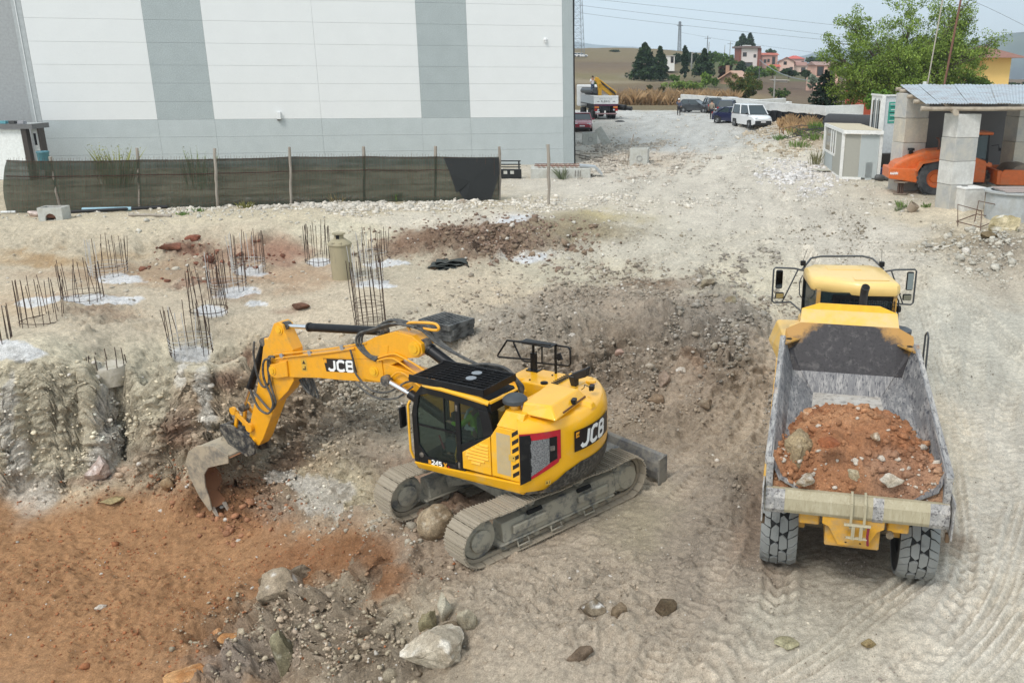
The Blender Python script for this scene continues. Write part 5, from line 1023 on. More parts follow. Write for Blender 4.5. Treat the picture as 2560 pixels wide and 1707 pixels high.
m = MB(); m.hexa([(-1.0, 5.20, 3.27), (1.0, 5.20, 3.27), (1.0, 5.26, 3.25), (-1.0, 5.26, 3.25), (-.98, 5.62, 3.50), (.98, 5.62, 3.50), (.98, 5.64, 3.48), (-.98, 5.64, 3.48)]); hb(m, 'spill_guard', HY, bevel=.005)
m = MB(); m.hexa([(-.98, 5.61, 3.49), (.98, 5.61, 3.49), (.98, 5.65, 3.49), (-.98, 5.65, 3.49), (-.62, 5.66, 3.62), (.62, 5.66, 3.62), (.62, 5.69, 3.62), (-.62, 5.69, 3.62)]); hb(m, 'guard_lip', mat('hauler_edge_yellow', (.80, .42, .01), .4), bevel=.004)
# tail bar, latch and lower tailgate
m = MB(); m.prism([(-.02, 1.70), (-.13, 1.67), (-.17, 1.74), (-.15, 1.93), (-.06, 2.04), (.03, 2.04), (.03, 1.70)], -1.39, 1.39, 'x'); hb(m, 'tail_bar', TAILM, bevel=.012, seg=2)
for x0, x1 in ((-1.38, -1.08), (1.10, 1.385), (.26, .42)):
    m = MB(); m.prism([(-.022, 1.695), (-.134, 1.665), (-.175, 1.74), (-.155, 1.935), (-.062, 2.046)], x0, x1, 'x'); hb(m, 'wear_patch', SCR)
Q = lambda m: m.fn(lambda x, y, z: (x, y, z if z > 1.7 else 1.7-(1.7-z)*.52))
for x in (-.06, .14):
    m = MB(); m.bar((x, -.03, 2.10), (x, -.22, 1.97), .04, .03); m.bar((x, -.22, 1.97), (x, -.26, 1.58), .04, .03); hb(m, 'latch_bar', TAILM, bevel=.006)
m = MB(); m.tube([(-.16, -.27, 1.60), (.24, -.27, 1.60)], .04, 10); m.tube([(-.12, -.27, 1.18), (.2, -.27, 1.18)], .035, 10); m.bar((-.02, -.28, 1.6), (-.02, -.28, 1.15), .05); m.bar((.10, -.28, 1.6), (.10, -.28, 1.15), .05); hb(Q(m), 'latch_link', TAILM)
m = MB(); m.tube([(.21, -.28, 1.62), (.20, -.29, 1.3), (.22, -.27, .98)], .022, 6); hb(Q(m), 'red_strap', mat('strap_red', (.18, .01, .03), .7))
m = MB(); m.prism([(-.48, 1.70), (.46, 1.70), (.46, 1.54), (.36, 1.48), (.22, 1.20), (-.22, 1.20), (-.38, 1.50), (-.48, 1.54)], -.12, -.05, 'y'); hb(m, 'rear_frame_plate', HYD, bevel=.01)
for s in (-1, 1): m = MB(); m.b(s*.52, s*.84, .0, .25, 1.44, 1.66); hb(m, 'frame_wing', HYD, bevel=.02)
for (x, z) in ((-.10, 1.02), (.12, 1.02), (-.10, .86), (.12, .86)):
    m = MB(); m.lathe([(0, 0), (.018, 0), (.018, -.006), (0, -.006)], 8, (x, -.122, z), 'y'); hb(Q(m), 'bolt_hole', MATS['black_hole'])
m = MB(); m.b(-.42, .42, .0, 5.6, 1.1, 1.55); m.b(-1.15, 1.15, .2, .8, 1.5, 1.75); hb(m, 'rear_frame', HYD, bevel=.02)
m = MB(); m.b(-1.0, 1.0, .95, 1.3, 1.0, 1.35); m.tube([(-1.1, 1.45, .8), (1.1, 1.45, .8)], .16, 12); m.lathe([(0, -.32), (.2, -.28), (.3, 0), (.2, .28), (0, .32)], 16, (0, 1.45, .8), 'x'); hb(m, 'rear_axle', mat('oily_axle', (.09, .07, .045), .6, dirt=(.22, .17, .11), dirt_amt=.5))
for s in (-1, 1):
    m = MB(); m.b(s*.78-.06, s*.78+.06, .75, 3.9, .95, 1.30); hb(m, 'bogie_beam', HYD, bevel=.02)
m = MB(); m.lathe([(0, -.04), (.06, -.04), (.06, .04), (0, .04)], 12, (.56, -.02, 1.42), 'y'); hb(m, 'tow_eye', MATS['oily_axle'])
# wheels with tread blocks
TYR = mat('dusty_tyre', (.055, .055, .056), .85, dirt=(.23, .235, .225), dirt_amt=.95, dscale=2.5, bump=.2)
TYS = mat('tyre_groove', (.022, .022, .022), .9)
def big_wheel(x, y, s, first=None):
    w = thing('x', '', '', (x, y, .82)); w.name = 'wheel'; del w['label']; del w['category']; w.parent = ha
    R, WD = .80, .62
    if first is None:
        m = MB(); m.lathe([(.40, -WD/2+.04), (.55, -WD/2), (.70, -WD/2+.01), (.755, -WD/2+.07), (.765, 0), (.755, WD/2-.07), (.70, WD/2-.01), (.55, WD/2), (.40, WD/2-.04), (.36, 0), (.40, -WD/2+.04)], 40, axis='x'); m.build('tyre', TYS, w, smooth=True)
        m = MB(); m.lathe([(0, -.1), (.15, -.1), (.18, -.02), (.36, .0), (.40, .12), (.42, .25), (.39, .27), (.37, .1), (.2, .04), (0, .04)], 24, axis='x'); m.build('rim', HYD, w, smooth=True)
        N = 15; bl = MB()
        def PT(u, v, r):
            e = abs(u)/(WD/2); rr = r-(.045*max(0, e-.6)**1.5*4); a = 2*math.pi*v/N; return (u, rr*math.cos(a), rr*math.sin(a))
        def blk(poly, v0):
            n = len(poly); bl.add([PT(u, v+v0, .75) for u, v in poly]+[PT(u, v+v0, R) for u, v in poly], [tuple(range(n)), tuple(range(2*n-1, n-1, -1))]+[(i, (i+1) % n, n+(i+1) % n, n+i) for i in range(n)])
        for k in range(N):
            for g in (-1, 1):
                o_ = 0 if g < 0 else .5
                blk([(g*.006, .05), (g*.055, -.03), (g*.142, .14), (g*.135, .66), (g*.06, .90), (g*.006, .78)], k+o_)
                blk([(g*.156, .20), (g*.22, .25), (g*.308, .48), (g*.308, .94), (g*.20, .74), (g*.148, .66)], k+o_)
                blk([(g*.140, .73), (g*.20, .79), (g*.308, .99), (g*.308, 1.43), (g*.22, 1.20), (g*.156, 1.14)], k+o_)
        o = bl.build('tread', TYR, w, bevel=.006)
    else:
        for ch in first.children: dup(ch, w)
    w.rotation_euler = (.3*x+y, 0, 0 if s > 0 else math.pi)
    return w
w0 = None
for y in (1.32, 2.95, 6.6):
    for s in (-1, 1):
        q = big_wheel(s*1.13, y, s, w0); w0 = w0 or q
_before = set(ha.children)
# tractor: bonnet, wings, cab
m = MB(); m.b(-.45, .45, 5.6, 9.9, .9, 1.5); hb(m, 'front_frame', HYD, bevel=.02)
m = MB(); m.hexa([(-1.25, 6.1, 1.5), (1.3, 6.1, 1.5), (1.3, 10.0, 1.5), (-1.25, 10.0, 1.5), (-1.22, 6.2, 2.25), (1.25, 6.2, 2.25), (1.1, 9.9, 2.1), (-1.05, 9.9, 2.1)]); hb(m, 'front_body', HY, bevel=.06, seg=3)
m = MB(); m.hexa([(-.62, 8.7, 2.0), (.66, 8.7, 2.0), (.55, 10.2, 1.6), (-.5, 10.2, 1.6), (-.60, 8.7, 2.5), (.62, 8.7, 2.5), (.5, 10.2, 2.2), (-.45, 10.2, 2.2)]); hb(m, 'bonnet', HY, bevel=.08, seg=3)
m = MB(); m.hexa([(-1.34, 5.9, 2.1), (-.66, 5.9, 2.1), (-.66, 7.3, 2.15), (-1.30, 7.3, 2.1), (-1.30, 6.0, 2.78), (-.68, 6.0, 2.9), (-.70, 7.2, 2.9), (-1.20, 7.2, 2.74)]); hb(m, 'side_tank', HY, bevel=.05, seg=3)
GRH = mat('mesh_grey', (.10, .11, .12), .6)
m = MB(); m.add([(-1.26, 6.12, 2.80), (-.74, 6.12, 2.905), (-.76, 6.75, 2.905), (-1.22, 6.75, 2.79)], [(0, 1, 2, 3)]); m.fn(lambda x, y, z: (x, y, z+.01)); hb(m, 'vent_mesh', GRH, fix=False)
m = MB(); m.add([(-1.315, 5.975, 2.2), (-.95, 5.975, 2.2), (-.97, 6.005, 2.82), (-1.295, 6.005, 2.75)], [(0, 1, 2, 3)]); m.fn(lambda x, y, z: (x, y-.09, z)); hb(m, 'vent_mesh', GRH, fix=False)
m = MB(); m.b(-.52, 1.12, 7.0, 8.9, 2.1, 2.55); m.b(-.60, 1.14, 6.98, 7.06, 2.4, 2.9); hb(m, 'cab_base', HY, bevel=.03)
for (x, y) in ((-.60, 7.02), (1.12, 7.02), (-.60, 8.8), (1.12, 8.8)):
    m = MB(); m.b(x-.04, x+.04, y-.04, y+.04, 2.5, 3.62); hb(m, 'cab_pillar', HYD if y < 8 else K_)
m = MB(); m.b(-.28, -.20, 7.0, 7.08, 2.7, 3.5); m.b(-.6, -.54, 7.0, 7.08, 2.7, 3.5); m.b(-.22, 1.1, 7.02, 7.08, 3.38, 3.5); m.b(-.22, -.12, 7.0, 7.07, 2.8, 3.45); hb(m, 'rear_window_frame', K_)
CGL = glassmat('hauler_glass', (.02, .035, .04), .05, alpha=.35)
m = MB(); m.b(-.56, 1.1, 7.03, 7.035, 2.85, 3.55); hb(m, 'rear_window', CGL)
for x in (-.60, 1.12):
    m = MB(); m.b(x-.004, x+.004, 7.1, 8.8, 2.6, 3.55); hb(m, 'side_window', CGL)
m = MB(); m.b(-.56, 1.1, 8.80, 8.81, 2.6, 3.55); hb(m, 'windscreen', CGL)
m = MB(); m.b(-.2, .5, 7.4, 7.9, 2.55, 3.2); hb(m, 'driver_seat', MATS['seat_fabric'], bevel=.06)
for k in range(13):
    m = MB(); x = -.10+k*.10; m.b(x-.008, x+.008, 6.94, 6.955, 2.82, 3.40); hb(m, 'guard_bar', K_)
for k in range(6):
    m = MB(); z = 2.86+k*.10; m.b(-.12, 1.12, 6.93, 6.945, z-.008, z+.008); hb(m, 'guard_bar', K_)
rf = [(-.70, 7.55), (-.64, 7.42), (.18, 6.98), (.30, 6.92), (1.12, 6.90), (1.22, 7.02), (1.24, 8.6), (1.0, 8.95), (-.42, 8.95), (-.68, 8.6)]
def sc_(k, dz): return [((x-.27)*k+.27, (y-7.95)*k+7.95, dz) for x, y in rf]
m = MB(); m.loft([sc_(.97, 3.50), sc_(1.0, 3.56), sc_(1.0, 3.66), sc_(.985, 3.74), sc_(.93, 3.79), sc_(.6, 3.81)]); hb(m, 'cab_roof', mat('hauler_roof', (.80, .55, .19), .4, coat=.25, var=.03), smooth=True)
m = MB(); m.box((.22, 8.45, 3.815), (.80, .42, .012)); hb(m, 'roof_hatch', MATS['hauler_roof'], bevel=.005)
m = MB(); m.box((.62, 7.32, 3.812), (.78, .30, .012)); hb(m, 'roof_hatch', MATS['hauler_roof'], bevel=.005)
m = MB(); m.tube([(-.70, 8.7, 3.70), (-.45, 9.0, 3.92), (-.2, 9.05, 3.96), (.8, 9.05, 3.98), (1.05, 9.0, 3.93), (1.26, 8.7, 3.74)], .025, 8); hb(m, 'roof_rail', mat('rail_grey', (.05, .055, .06), .5), smooth=True)
for s, x in ((-1, -.68), (1, 1.22)):
    m = MB(); m.box((x, 8.75, 3.85), (.12, .1, .12)); hb(m, 'corner_lamp', K_, bevel=.01)
    m = MB(); m.tube([(x, 8.78, 3.9), (x+(-.0 if s > 0 else .10), 8.85, 4.18)], .006, 5); hb(m, 'antenna', K_)
    m = MB(); X = lambda q: x+s*q
    m.tube([(X(.02), 8.5, 3.72), (X(.25), 8.45, 3.78), (X(.71), 8.42, 3.80), (X(.75), 8.42, 3.76), (X(.75), 8.42, 2.98), (X(.70), 8.42, 2.93), (X(.30), 8.42, 2.95), (X(.1), 8.3, 2.80), (X(.0), 8.2, 2.72)], .022, 8); m.tube([(X(.16), 8.45, 3.76), (X(.50), 8.42, 2.96)], .018, 7); hb(m, 'mirror_frame', MATS['rail_grey'], smooth=True)
    m = MB(); m.box((X(.61), 8.40, 3.52), (.17, .08, .46)); hb(m, 'mirror', K_, bevel=.04, seg=3)
    m = MB(); m.box((X(.61), 8.352, 3.52), (.135, .006, .40)); hb(m, 'mirror_glass', mat('mirror_glass', (.30, .32, .30), .03, metal=1, var=0))
    m = MB(); m.box((X(.58), 8.40, 3.12), (.21, .08, .16)); hb(m, 'mirror', K_, bevel=.03, seg=2)
    m = MB(); m.box((X(.58), 8.352, 3.12), (.175, .006, .12)); hb(m, 'mirror_glass', MATS['mirror_glass'])
    m = MB(); xx = -1.42 if s < 0 else 1.44; m.tube([(xx, 5.4, 2.1), (xx, 5.45, 3.0), (xx, 5.55, 3.08), (xx, 5.65, 3.0), (xx, 5.65, 2.3)], .022, 7); hb(m, 'hand_rail', MATS['rail_grey'], smooth=True)
m = MB(); m.tube([(1.16, 7.3, 3.5), (1.30, 7.35, 3.3), (1.32, 7.35, 2.8)], .02, 7); m.tube([(1.22, 8.2, 3.6), (1.32, 8.2, 3.5), (1.34, 7.4, 3.45)], .015, 6); m.tube([(-.72, 8.5, 3.6), (-.80, 8.4, 3.45), (-.78, 8.4, 3.15), (-.70, 8.4, 3.05)], .015, 6); hb(m, 'grab_rail', MATS['rail_grey'], smooth=True)
m = MB(); m.lathe([(0, 0), (.06, 0), (.07, .08), (.05, .14), (0, .15)], 12, (1.30, 7.3, 3.05)); hb(m, 'beacon', K_, smooth=True)
m = MB(); m.lathe([(0, 0), (.24, 0), (.26, .04), (.26, .12), (.18, .16), (0, .17)], 24, (1.42, 7.4, 2.48)); hb(m, 'air_cleaner', mat('plastic_grey', (.07, .08, .09), .5), smooth=True)
m = MB(); m.tube([(.22, 6.25, 2.6), (.22, 6.25, 3.66), (.22, 6.22, 3.80), (.22, 6.14, 3.90)], [.085, .085, .09, .09], 16); hb(m, 'exhaust_pipe', mat('exhaust_dark', (.03, .03, .032), .55), smooth=True)
m = MB(); m.tube([(.22, 6.165, 3.875), (.22, 6.132, 3.909)], .075, 14); hb(m, 'exhaust_mouth', MATS['black_hole'])
# the tractor is steered a little to the left of the bed
for o in ha.children:
    if o not in _before or (o.name.startswith('wheel') and o.location.y > 5):
        a = R_(10); c, s_ = math.cos(a), math.sin(a); px, py = 0, 5.9; L0 = o.location.copy(); dx, dy = L0.x-px, L0.y-py
        o.location = (px+c*dx-s_*dy+.16, py+s_*dx+c*dy, L0.z); o.rotation_euler.z += a
# ---- the load: heap of red soil with boulders
def hxy(x, y, z=0): c, s = math.cos(HH), math.sin(HH); return Vector((HP_.x+c*x-s*y, HP_.y+s*x+c*y, HP_.z+z))
hn = 190; hx = np.linspace(-1.32, 1.30, hn); hy = np.linspace(.03, 3.2, int(hn*1.3)); XX, YY = np.meshgrid(hx, hy); Pq = np.stack([XX.ravel(), YY.ravel(), XX.ravel()*0], 1)
def heap_h(x, y):
    b_ = 2.0+.02*y
    h1 = .78*np.clip(1-((x-.02)/1.24)**2, 0, 1)**.8*np.clip(1-((y-1.35)/1.60)**2, 0, 1)**.8*np.clip(y*.9, .0, 1)**.6
    wall = np.clip((np.abs(x)-.78)*.45, 0, 1)
    h2 = .16*np.clip((1.6-y)/.9, 0, 1)
    return np.maximum(b_+.04+np.maximum(h1, wall*np.clip((2.9-y)*1.5, 0, 1))+h2-.06, 2.10-.6*np.clip(y-1.2, 0, 1))
Hh = heap_h(Pq[:, 0]+.10*fbm(Pq, 1.8, 4, 300), Pq[:, 1]+.14*fbm(Pq, 1.6, 4, 305)) if True else 0
d1_, d2_, v_ = worley(Pq[:, :2]*7, 71)
Hh = Hh+.10*(1-np.abs(fbm(Pq, 2.2, 4, 310)))*.6+.04*fbm(Pq, 7, 3, 320)+np.clip((d2_-d1_)*2, 0, 1)*.05*np.clip(v_, 0, 1)
Hh = np.where(Pq[:, 1] < .3, 1.93+(Hh-1.93)*(np.clip(Pq[:, 1]-.03, 0, 1)/.27)**.6, Hh); Hh = np.where(Pq[:, 1] > 3.2, Hh-.3*(Pq[:, 1]-3.2), Hh)
V = np.stack([Pq[:, 0], Pq[:, 1], Hh], 1); nyh, nxh = XX.shape; I_ = (np.arange(nyh-1)[:, None]*nxh+np.arange(nxh-1)[None]).ravel(); Fh = np.stack([I_, I_+1, I_+nxh+1, I_+nxh], 1)
keep = (Hh.reshape(nyh, nxh)[:-1, :-1].ravel() > 1.86); Fh = Fh[keep]
hm = bpy.data.meshes.new('soil_load'); hm.from_pydata(V.tolist(), [], Fh.tolist()); hm.shade_smooth()
mixn = np.clip(.5+.8*fbm(Pq, 1.4, 4, 330), 0, 1)[:, None]; cc = np.array(srgb((182, 134, 98)))*mixn+np.array(srgb((160, 110, 78)))*(1-mixn)
gry = np.clip((.55-Pq[:, 1])*2.0+(Pq[:, 0]-.3)*.8+.9*fbm(Pq, 2, 3, 340), 0, 1)[:, None]*.30; cc = cc*(1-gry)+np.array(srgb((168, 150, 132)))*gry
ca = hm.color_attributes.new('soil', 'FLOAT_COLOR', 'POINT'); ca.data.foreach_set('color', np.concatenate([cc, np.ones((len(cc), 1))], 1).astype(np.float32).ravel())
hm.materials.append(soil_mat('load_soil', mulc=.80)); ho = bpy.data.objects.new('soil_load', hm); COL.objects.link(ho); ho.location = HP_; ho.rotation_euler = (0, 0, HH)
tag(ho, 'heap of red-brown soil lying in the bed of the yellow dump truck', 'soil heap')
_n = 2600; ii_ = RNG.choice(np.nonzero((np.abs(Pq[:, 0]) < 1.25) & (Pq[:, 1] < 3.0))[0], _n); ee = np.clip((np.abs(Pq[ii_, 0])-.3)*.8+(1.2-Pq[ii_, 1])*.5, .15, 1); ii_ = ii_[RNG.random(_n) < ee]
pp = V[ii_]; ss = np.clip(.032*np.exp(RNG.normal(0, .55, len(ii_))), .012, .11); cl = cc[ii_]*RNG.uniform(.75, 1.2, (len(ii_), 1)); wv = RNG.random(len(ii_)) < .07+.15*(pp[:, 1] < .5); cl[wv] = np.array(srgb((205, 192, 176)))
lc = stones('clods_in_load', pp+np.array([0, 0, .01]), ss, cl, stone_mat, 12, parent=ho)
# ================================================================== BOULDERS
def boulder(label, loc, size, col, seed, squash=(1, 1, .75), rz=0., group=None, name='boulder', cat='boulder', sub=4, rough=1., tilt=(0, 0)):
    r = random.Random(seed); bm = bmesh.new(); bmesh.ops.create_icosphere(bm, subdivisions=sub, radius=1)
    dirs = [Vector((r.gauss(0, 1), r.gauss(0, 1), r.gauss(0, 1))).normalized() for _ in range(15 if rough >= 1 else 6)]; hs = [r.uniform(.48 if rough >= 1 else .74, .80 if rough >= 1 else .9) for _ in dirs]
    off = Vector((r.random()*50, r.random()*50, r.random()*50))
    for v in bm.verts:
        c = v.co.copy()
        for d, h in zip(dirs, hs):
            k = c.dot(d)-h
            if k > 0: c -= d*k*.97
        f = 1+rough*(.14*mnoise.noise(c*1.6+off)+.14*abs(mnoise.noise(c*3.3+off))+.09*abs(mnoise.noise(c*8+off))+.05*mnoise.noise(c*17+off))
        c *= f; v.co = Vector((c.x*squash[0], c.y*squash[1], c.z*squash[2]))*size
    me = bpy.data.meshes.new(name); bm.to_mesh(me); bm.free(); me.shade_smooth()
    n = len(me.vertices); co = np.empty(n*3); me.vertices.foreach_get('co', co); co = co.reshape(-1, 3)/size
    c1, c2 = np.array(srgb(col[0])), np.array(srgb(col[1])); k = np.clip(.5+.9*fbm(co+seed, 1.4, 4, seed), 0, 1)[:, None]; k2 = np.clip(3*(fbm(co+seed, 2.5, 3, seed+9)-.45), 0, 1)[:, None]
    C_ = c1*k+c2*(1-k); 
    if len(col) > 2: C_ = C_*(1-k2)+np.array(srgb(col[2]))*k2
    a = me.color_attributes.new('soil', 'FLOAT_COLOR', 'POINT'); a.data.foreach_set('color', np.concatenate([C_, np.ones((n, 1))], 1).astype(np.float32).ravel())
    me.set_sharp_from_angle(angle=R_(24)); me.materials.append(stone_mat); o = bpy.data.objects.new(name, me); COL.objects.link(o); o.location = loc; o.rotation_euler = (tilt[0], tilt[1], rz)
    return tag(o, label, cat, group)
GRY3 = ((166, 156, 140), (138, 126, 110), (214, 208, 198)); TANR = ((176, 162, 136), (146, 132, 104), (220, 214, 200)); REDR = ((184, 124, 84), (160, 100, 66), (214, 176, 140)); WHR = ((214, 204, 190), (184, 168, 150), (230, 226, 218))
boulder('large grey-brown boulder with a rough face against the left side of the dump truck bed', at(1834, 1032, 2.22), .43, ((170, 150, 118), (128, 110, 86), (196, 178, 152)), 71, (.80, .95, .9), .9, rough=1.5)
boulder('orange-tan boulder on top of the soil at the back left of the dump truck load', at(1868, 955, 2.26), .27, ((202, 152, 112), (176, 122, 84), (220, 190, 160)), 5, (1.1, .8, .7), .2)
boulder('flat brown stone half sunk in the middle of the dump truck load', at(1903, 1013, 2.62), .22, ((164, 104, 70), (140, 84, 56)), 8, (1, .8, .35), .6, name='stone', cat='stone', sub=3)
boulder('pale cream stone at the lower right of the dump truck load', at(2044, 1104, 2.10), .20, ((206, 196, 180), (170, 156, 136)), 9, (1.1, .8, .7), .1, name='stone', cat='stone', sub=3)
boulder('white-topped stone beside the tail bar at the left of the load', at(1850, 1102, 2.0), .17, ((212, 204, 192), (150, 130, 104)), 10, (1.1, .7, .8), .4, name='stone', cat='stone', sub=3)
boulder('small grey pointed stone in the centre of the load near the tail', at(1962, 1088, 2.34), .14, ((186, 172, 144), (160, 140, 110)), 12, (.7, .9, .6), .2, name='stone', cat='stone', sub=3)
boulder('pale upright chip of stone at the right of the load', at(2012, 1001, 2.55), .12, ((208, 196, 176), (160, 130, 100)), 14, (.6, .9, .8), .2, name='stone', cat='stone', sub=3)
def gb(label, x, y, size, col, seed, sq=(1, 1, .75), rz=0., lift=.25, z0=None, name='boulder', sub=4, tilt=(0, 0), **k):
    p = gat(x, y, z0=z0); p.z += size*sq[2]*lift; return boulder(label, p, size, col, seed, sq, rz, name=name, cat=name, sub=sub, tilt=tilt, **k)
gb('round tan boulder between the excavator tracks', 1002, 1222, .36, ((172, 154, 128), (140, 122, 98), (196, 184, 164)), 21, (1.0, .85, .95), .3, .6, -.3, rough=.9)
gb('small brown rock on top of the track side of the round tan boulder', 985, 1192, .14, ((150, 128, 104), (130, 108, 86)), 22, (1, .8, .8), 0, .8, -.3, 'stone', 3)
gb('big pale-topped boulder at the bottom centre edge of the grey spoil', 1010, 1512, .52, ((204, 192, 172), (164, 150, 130), (222, 214, 200)), 23, (1.1, .8, .7), .25, .45, -.3)
gb('white-faced grey boulder at the edge of the red pit floor', 655, 1368, .50, ((176, 160, 138), (144, 130, 110), (232, 228, 220)), 24, (1.15, .9, .75), .2, .5, -1.7)
gb('dark grey boulder behind the white-faced one above the red pit', 690, 1330, .42, ((120, 108, 92), (100, 86, 70), (160, 146, 126)), 25, (1.2, .7, .6), .5, .45, -1.6)
gb('rounded tan boulder left of the white-faced boulder', 622, 1352, .34, ((164, 146, 120), (132, 112, 88)), 26, (.9, .8, .8), .5, .4, -1.9)
gb('tall grey slab standing in the loose spoil at the bottom', 655, 1540, .42, ((150, 144, 118), (120, 112, 90), (180, 176, 156)), 27, (.55, .4, 1.2), .3, .6, -1.8)
gb('flat orange slab lying on the red pit floor at the bottom edge', 432, 1556, .40, ((206, 160, 112), (178, 126, 80), (224, 196, 160)), 28, (1, .8, .35), .5, .6, -2.6)
gb('long pale wedge of stone leaning in the spoil behind the excavator tracks', 1020, 1415, .30, ((200, 192, 172), (160, 148, 126)), 29, (.45, .5, 1.1), -.2, .5, -.3, 'stone', 3)
gb('upright grey slab left of the long pale wedge', 985, 1440, .28, ((168, 160, 128), (136, 124, 96)), 30, (.55, .4, 1.0), .5, .4, -.3, 'stone', 3)
gb('dark lump of rock under the long pale wedge', 1035, 1455, .22, ((138, 122, 100), (112, 98, 80)), 31, (1, .9, .7), .5, .4, -.3, 'stone', 3)
gb('broad tan rock right of the long pale wedge', 1075, 1440, .30, ((182, 172, 150), (146, 134, 112)), 32, (.7, .5, .8), .3, .4, -.3, 'stone', 3)
gb('mossy brown rock above the big pale-topped boulder', 1040, 1482, .22, ((150, 136, 96), (120, 104, 76)), 33, (1.1, .6, .6), .8, .5, -.3, 'stone', 3)
gb('long grey boulder at the red edge left of the spoil ridge', 575, 1480, .34, ((150, 136, 112), (112, 100, 82)), 34, (.6, 1., .7), .3, .5, -2.2)
gb('grey rock with a flat dark top in the spoil below the white-faced boulder', 700, 1450, .30, ((134, 124, 106), (104, 94, 80)), 35, (1.2, .8, .6), .1, .5, -1.4, 'stone', 3)
gb('square tan rock on the crest of the rubble heap behind the excavator', 1680, 700, .30, ((170, 158, 132), (132, 118, 94)), 36, (.8, .8, .8), .1, .5, 1.1)
gb('long slab standing on the right shoulder of the rubble heap', 1625, 660, .35, ((172, 160, 136), (132, 118, 98)), 37, (1, .5, .7), .8, .5, 1.2)
gb('pinkish rock in the middle of the rubble heap', 1425, 790, .22, ((196, 166, 150), (160, 130, 112)), 38, (1, .7, .7), .5, .5, .8, 'stone', 3)
gb('pointed grey rock on the low slope below the rubble heap', 1525, 900, .30, ((172, 152, 136), (130, 114, 98)), 39, (.8, .6, .9), .5, .5, 0)
gb('brown clod left of the pointed grey rock', 1510, 918, .26, ((150, 130, 108), (126, 106, 86)), 40, (1.2, .8, .5), .0, .4, 0, 'clod', 3)
gb('brown clod right of the pointed grey rock', 1620, 935, .24, ((150, 134, 114), (120, 104, 86)), 41, (1, .8, .6), .6, .4, 0, 'clod', 3)
gb('white rock on the right edge of the rubble heap', 1565, 855, .17, WHR, 42, (1, .8, .8), .6, .4, .5, 'stone', 3)
gb('brown clod with a white flake on the open ground below the excavator', 1365, 1402, .22, ((140, 126, 106), (116, 102, 84), (226, 222, 216)), 43, (1.2, .8, .7), .3, .4, -.2, 'clod', 3)
gb('dark brown clod between the excavator and the dump truck tyre', 1525, 1405, .20, ((112, 98, 78), (90, 76, 60)), 44, (1, .8, .8), .3, .5, -.2, 'clod', 3)
gb('brown clod left of the dark brown clod on the open ground', 1420, 1408, .17, ((140, 122, 100), (112, 96, 76)), 45, (1, .8, .8), .3, .4, -.2, 'clod', 3)
gb('split brown clod near the bottom edge of the open ground', 1330, 1510, .19, ((132, 114, 96), (104, 88, 72)), 46, (1.2, .7, .7), .5, .4, -.2, 'clod', 3)
gb('flat olive-grey patch of clay behind the dump truck', 1808, 1480, .24, ((176, 168, 136), (150, 142, 112)), 47, (1, .8, .12), .2, .4, -.2, 'clod', 3)
gb('forked clump of dry clay behind the dump truck', 1993, 1482, .14, ((160, 142, 104), (130, 110, 78)), 48, (1.1, .7, .6), .2, .5, -.2, 'clod', 3)
gb('large cream limestone block beside the concrete ring on the right', 2308, 530, .72, ((214, 200, 166), (170, 156, 120), (236, 230, 214)), 49, (1.2, .7, .7), .2, .5, 2.2)
gb('dark brown clod in front of the cream limestone block', 2272, 548, .32, ((128, 112, 86), (104, 90, 68)), 50, (1.1, .8, .7), .2, .5, 2.2, 'clod', 3)
gb('pale stone at the foot of the fence by the open posts', 1063, 466, .22, WHR, 51, (1.2, .8, .7), .1, .5, 2.2, 'stone', 3)
gb('white rock beside the blue pipe at the foot of the fence', 84, 497, .30, ((224, 206, 196), (190, 168, 156)), 52, (1.2, .8, .6), .1, .5, 2.2, 'stone', 3)
gb('reddish clod on the bank above the rebar cages', 445, 572, .26, ((150, 96, 78), (120, 76, 60)), 53, (1.3, .8, .7), .1, .3, 1.6, 'clod', 3)
gb('red-brown clod under the bank left of the middle rebar cages', 400, 595, .34, ((146, 98, 80), (112, 76, 60)), 54, (1.6, .8, .6), .2, .2, 1.3, 'clod', 3)
gb('dark muddy clod alone on the platform right of the front cage', 688, 706, .30, ((118, 84, 68), (96, 70, 56)), 55, (1.2, .9, .45), .2, .4, .85, 'clod', 3)
gb('large white-streaked rock in the foot of the dug face', 232, 1098, .42, ((206, 190, 180), (150, 120, 104), (226, 214, 206)), 56, (.9, .7, 1.0), .2, .4, -2.2)
gb('pale green-grey flat stone on the red pit floor near the dug face', 262, 1152, .28, ((166, 150, 112), (146, 120, 84)), 57, (1.3, .6, .4), .5, .5, -2.5, 'stone', 3)
gb('tan block standing on the red pit floor below the dug face', 388, 1125, .30, ((172, 150, 120), (140, 110, 80)), 58, (.6, .6, .9), .4, .5, -2.5, 'stone', 3)
gb('orange stone left of the bucket on the red pit floor', 482, 1125, .34, ((190, 126, 90), (160, 100, 66)), 59, (.9, .7, .8), .4, .4, -2.4, 'stone', 3)
gb('white pebble in the middle of the red pit floor', 233, 1398, .12, WHR, 60, (1.1, .8, .7), .1, .5, -2.6, 'stone', 3)
gb('flat orange slab right of the white pebble on the red pit floor', 532, 1470, .26, ((198, 150, 100), (170, 118, 74)), 61, (1.4, .7, .4), .3, .6, -2.5, 'stone', 3)
gb('pointed orange stone beside the flat orange slab', 500, 1462, .17, ((208, 160, 116), (176, 122, 80)), 62, (.7, .8, .9), .3, .6, -2.5, 'stone', 3)
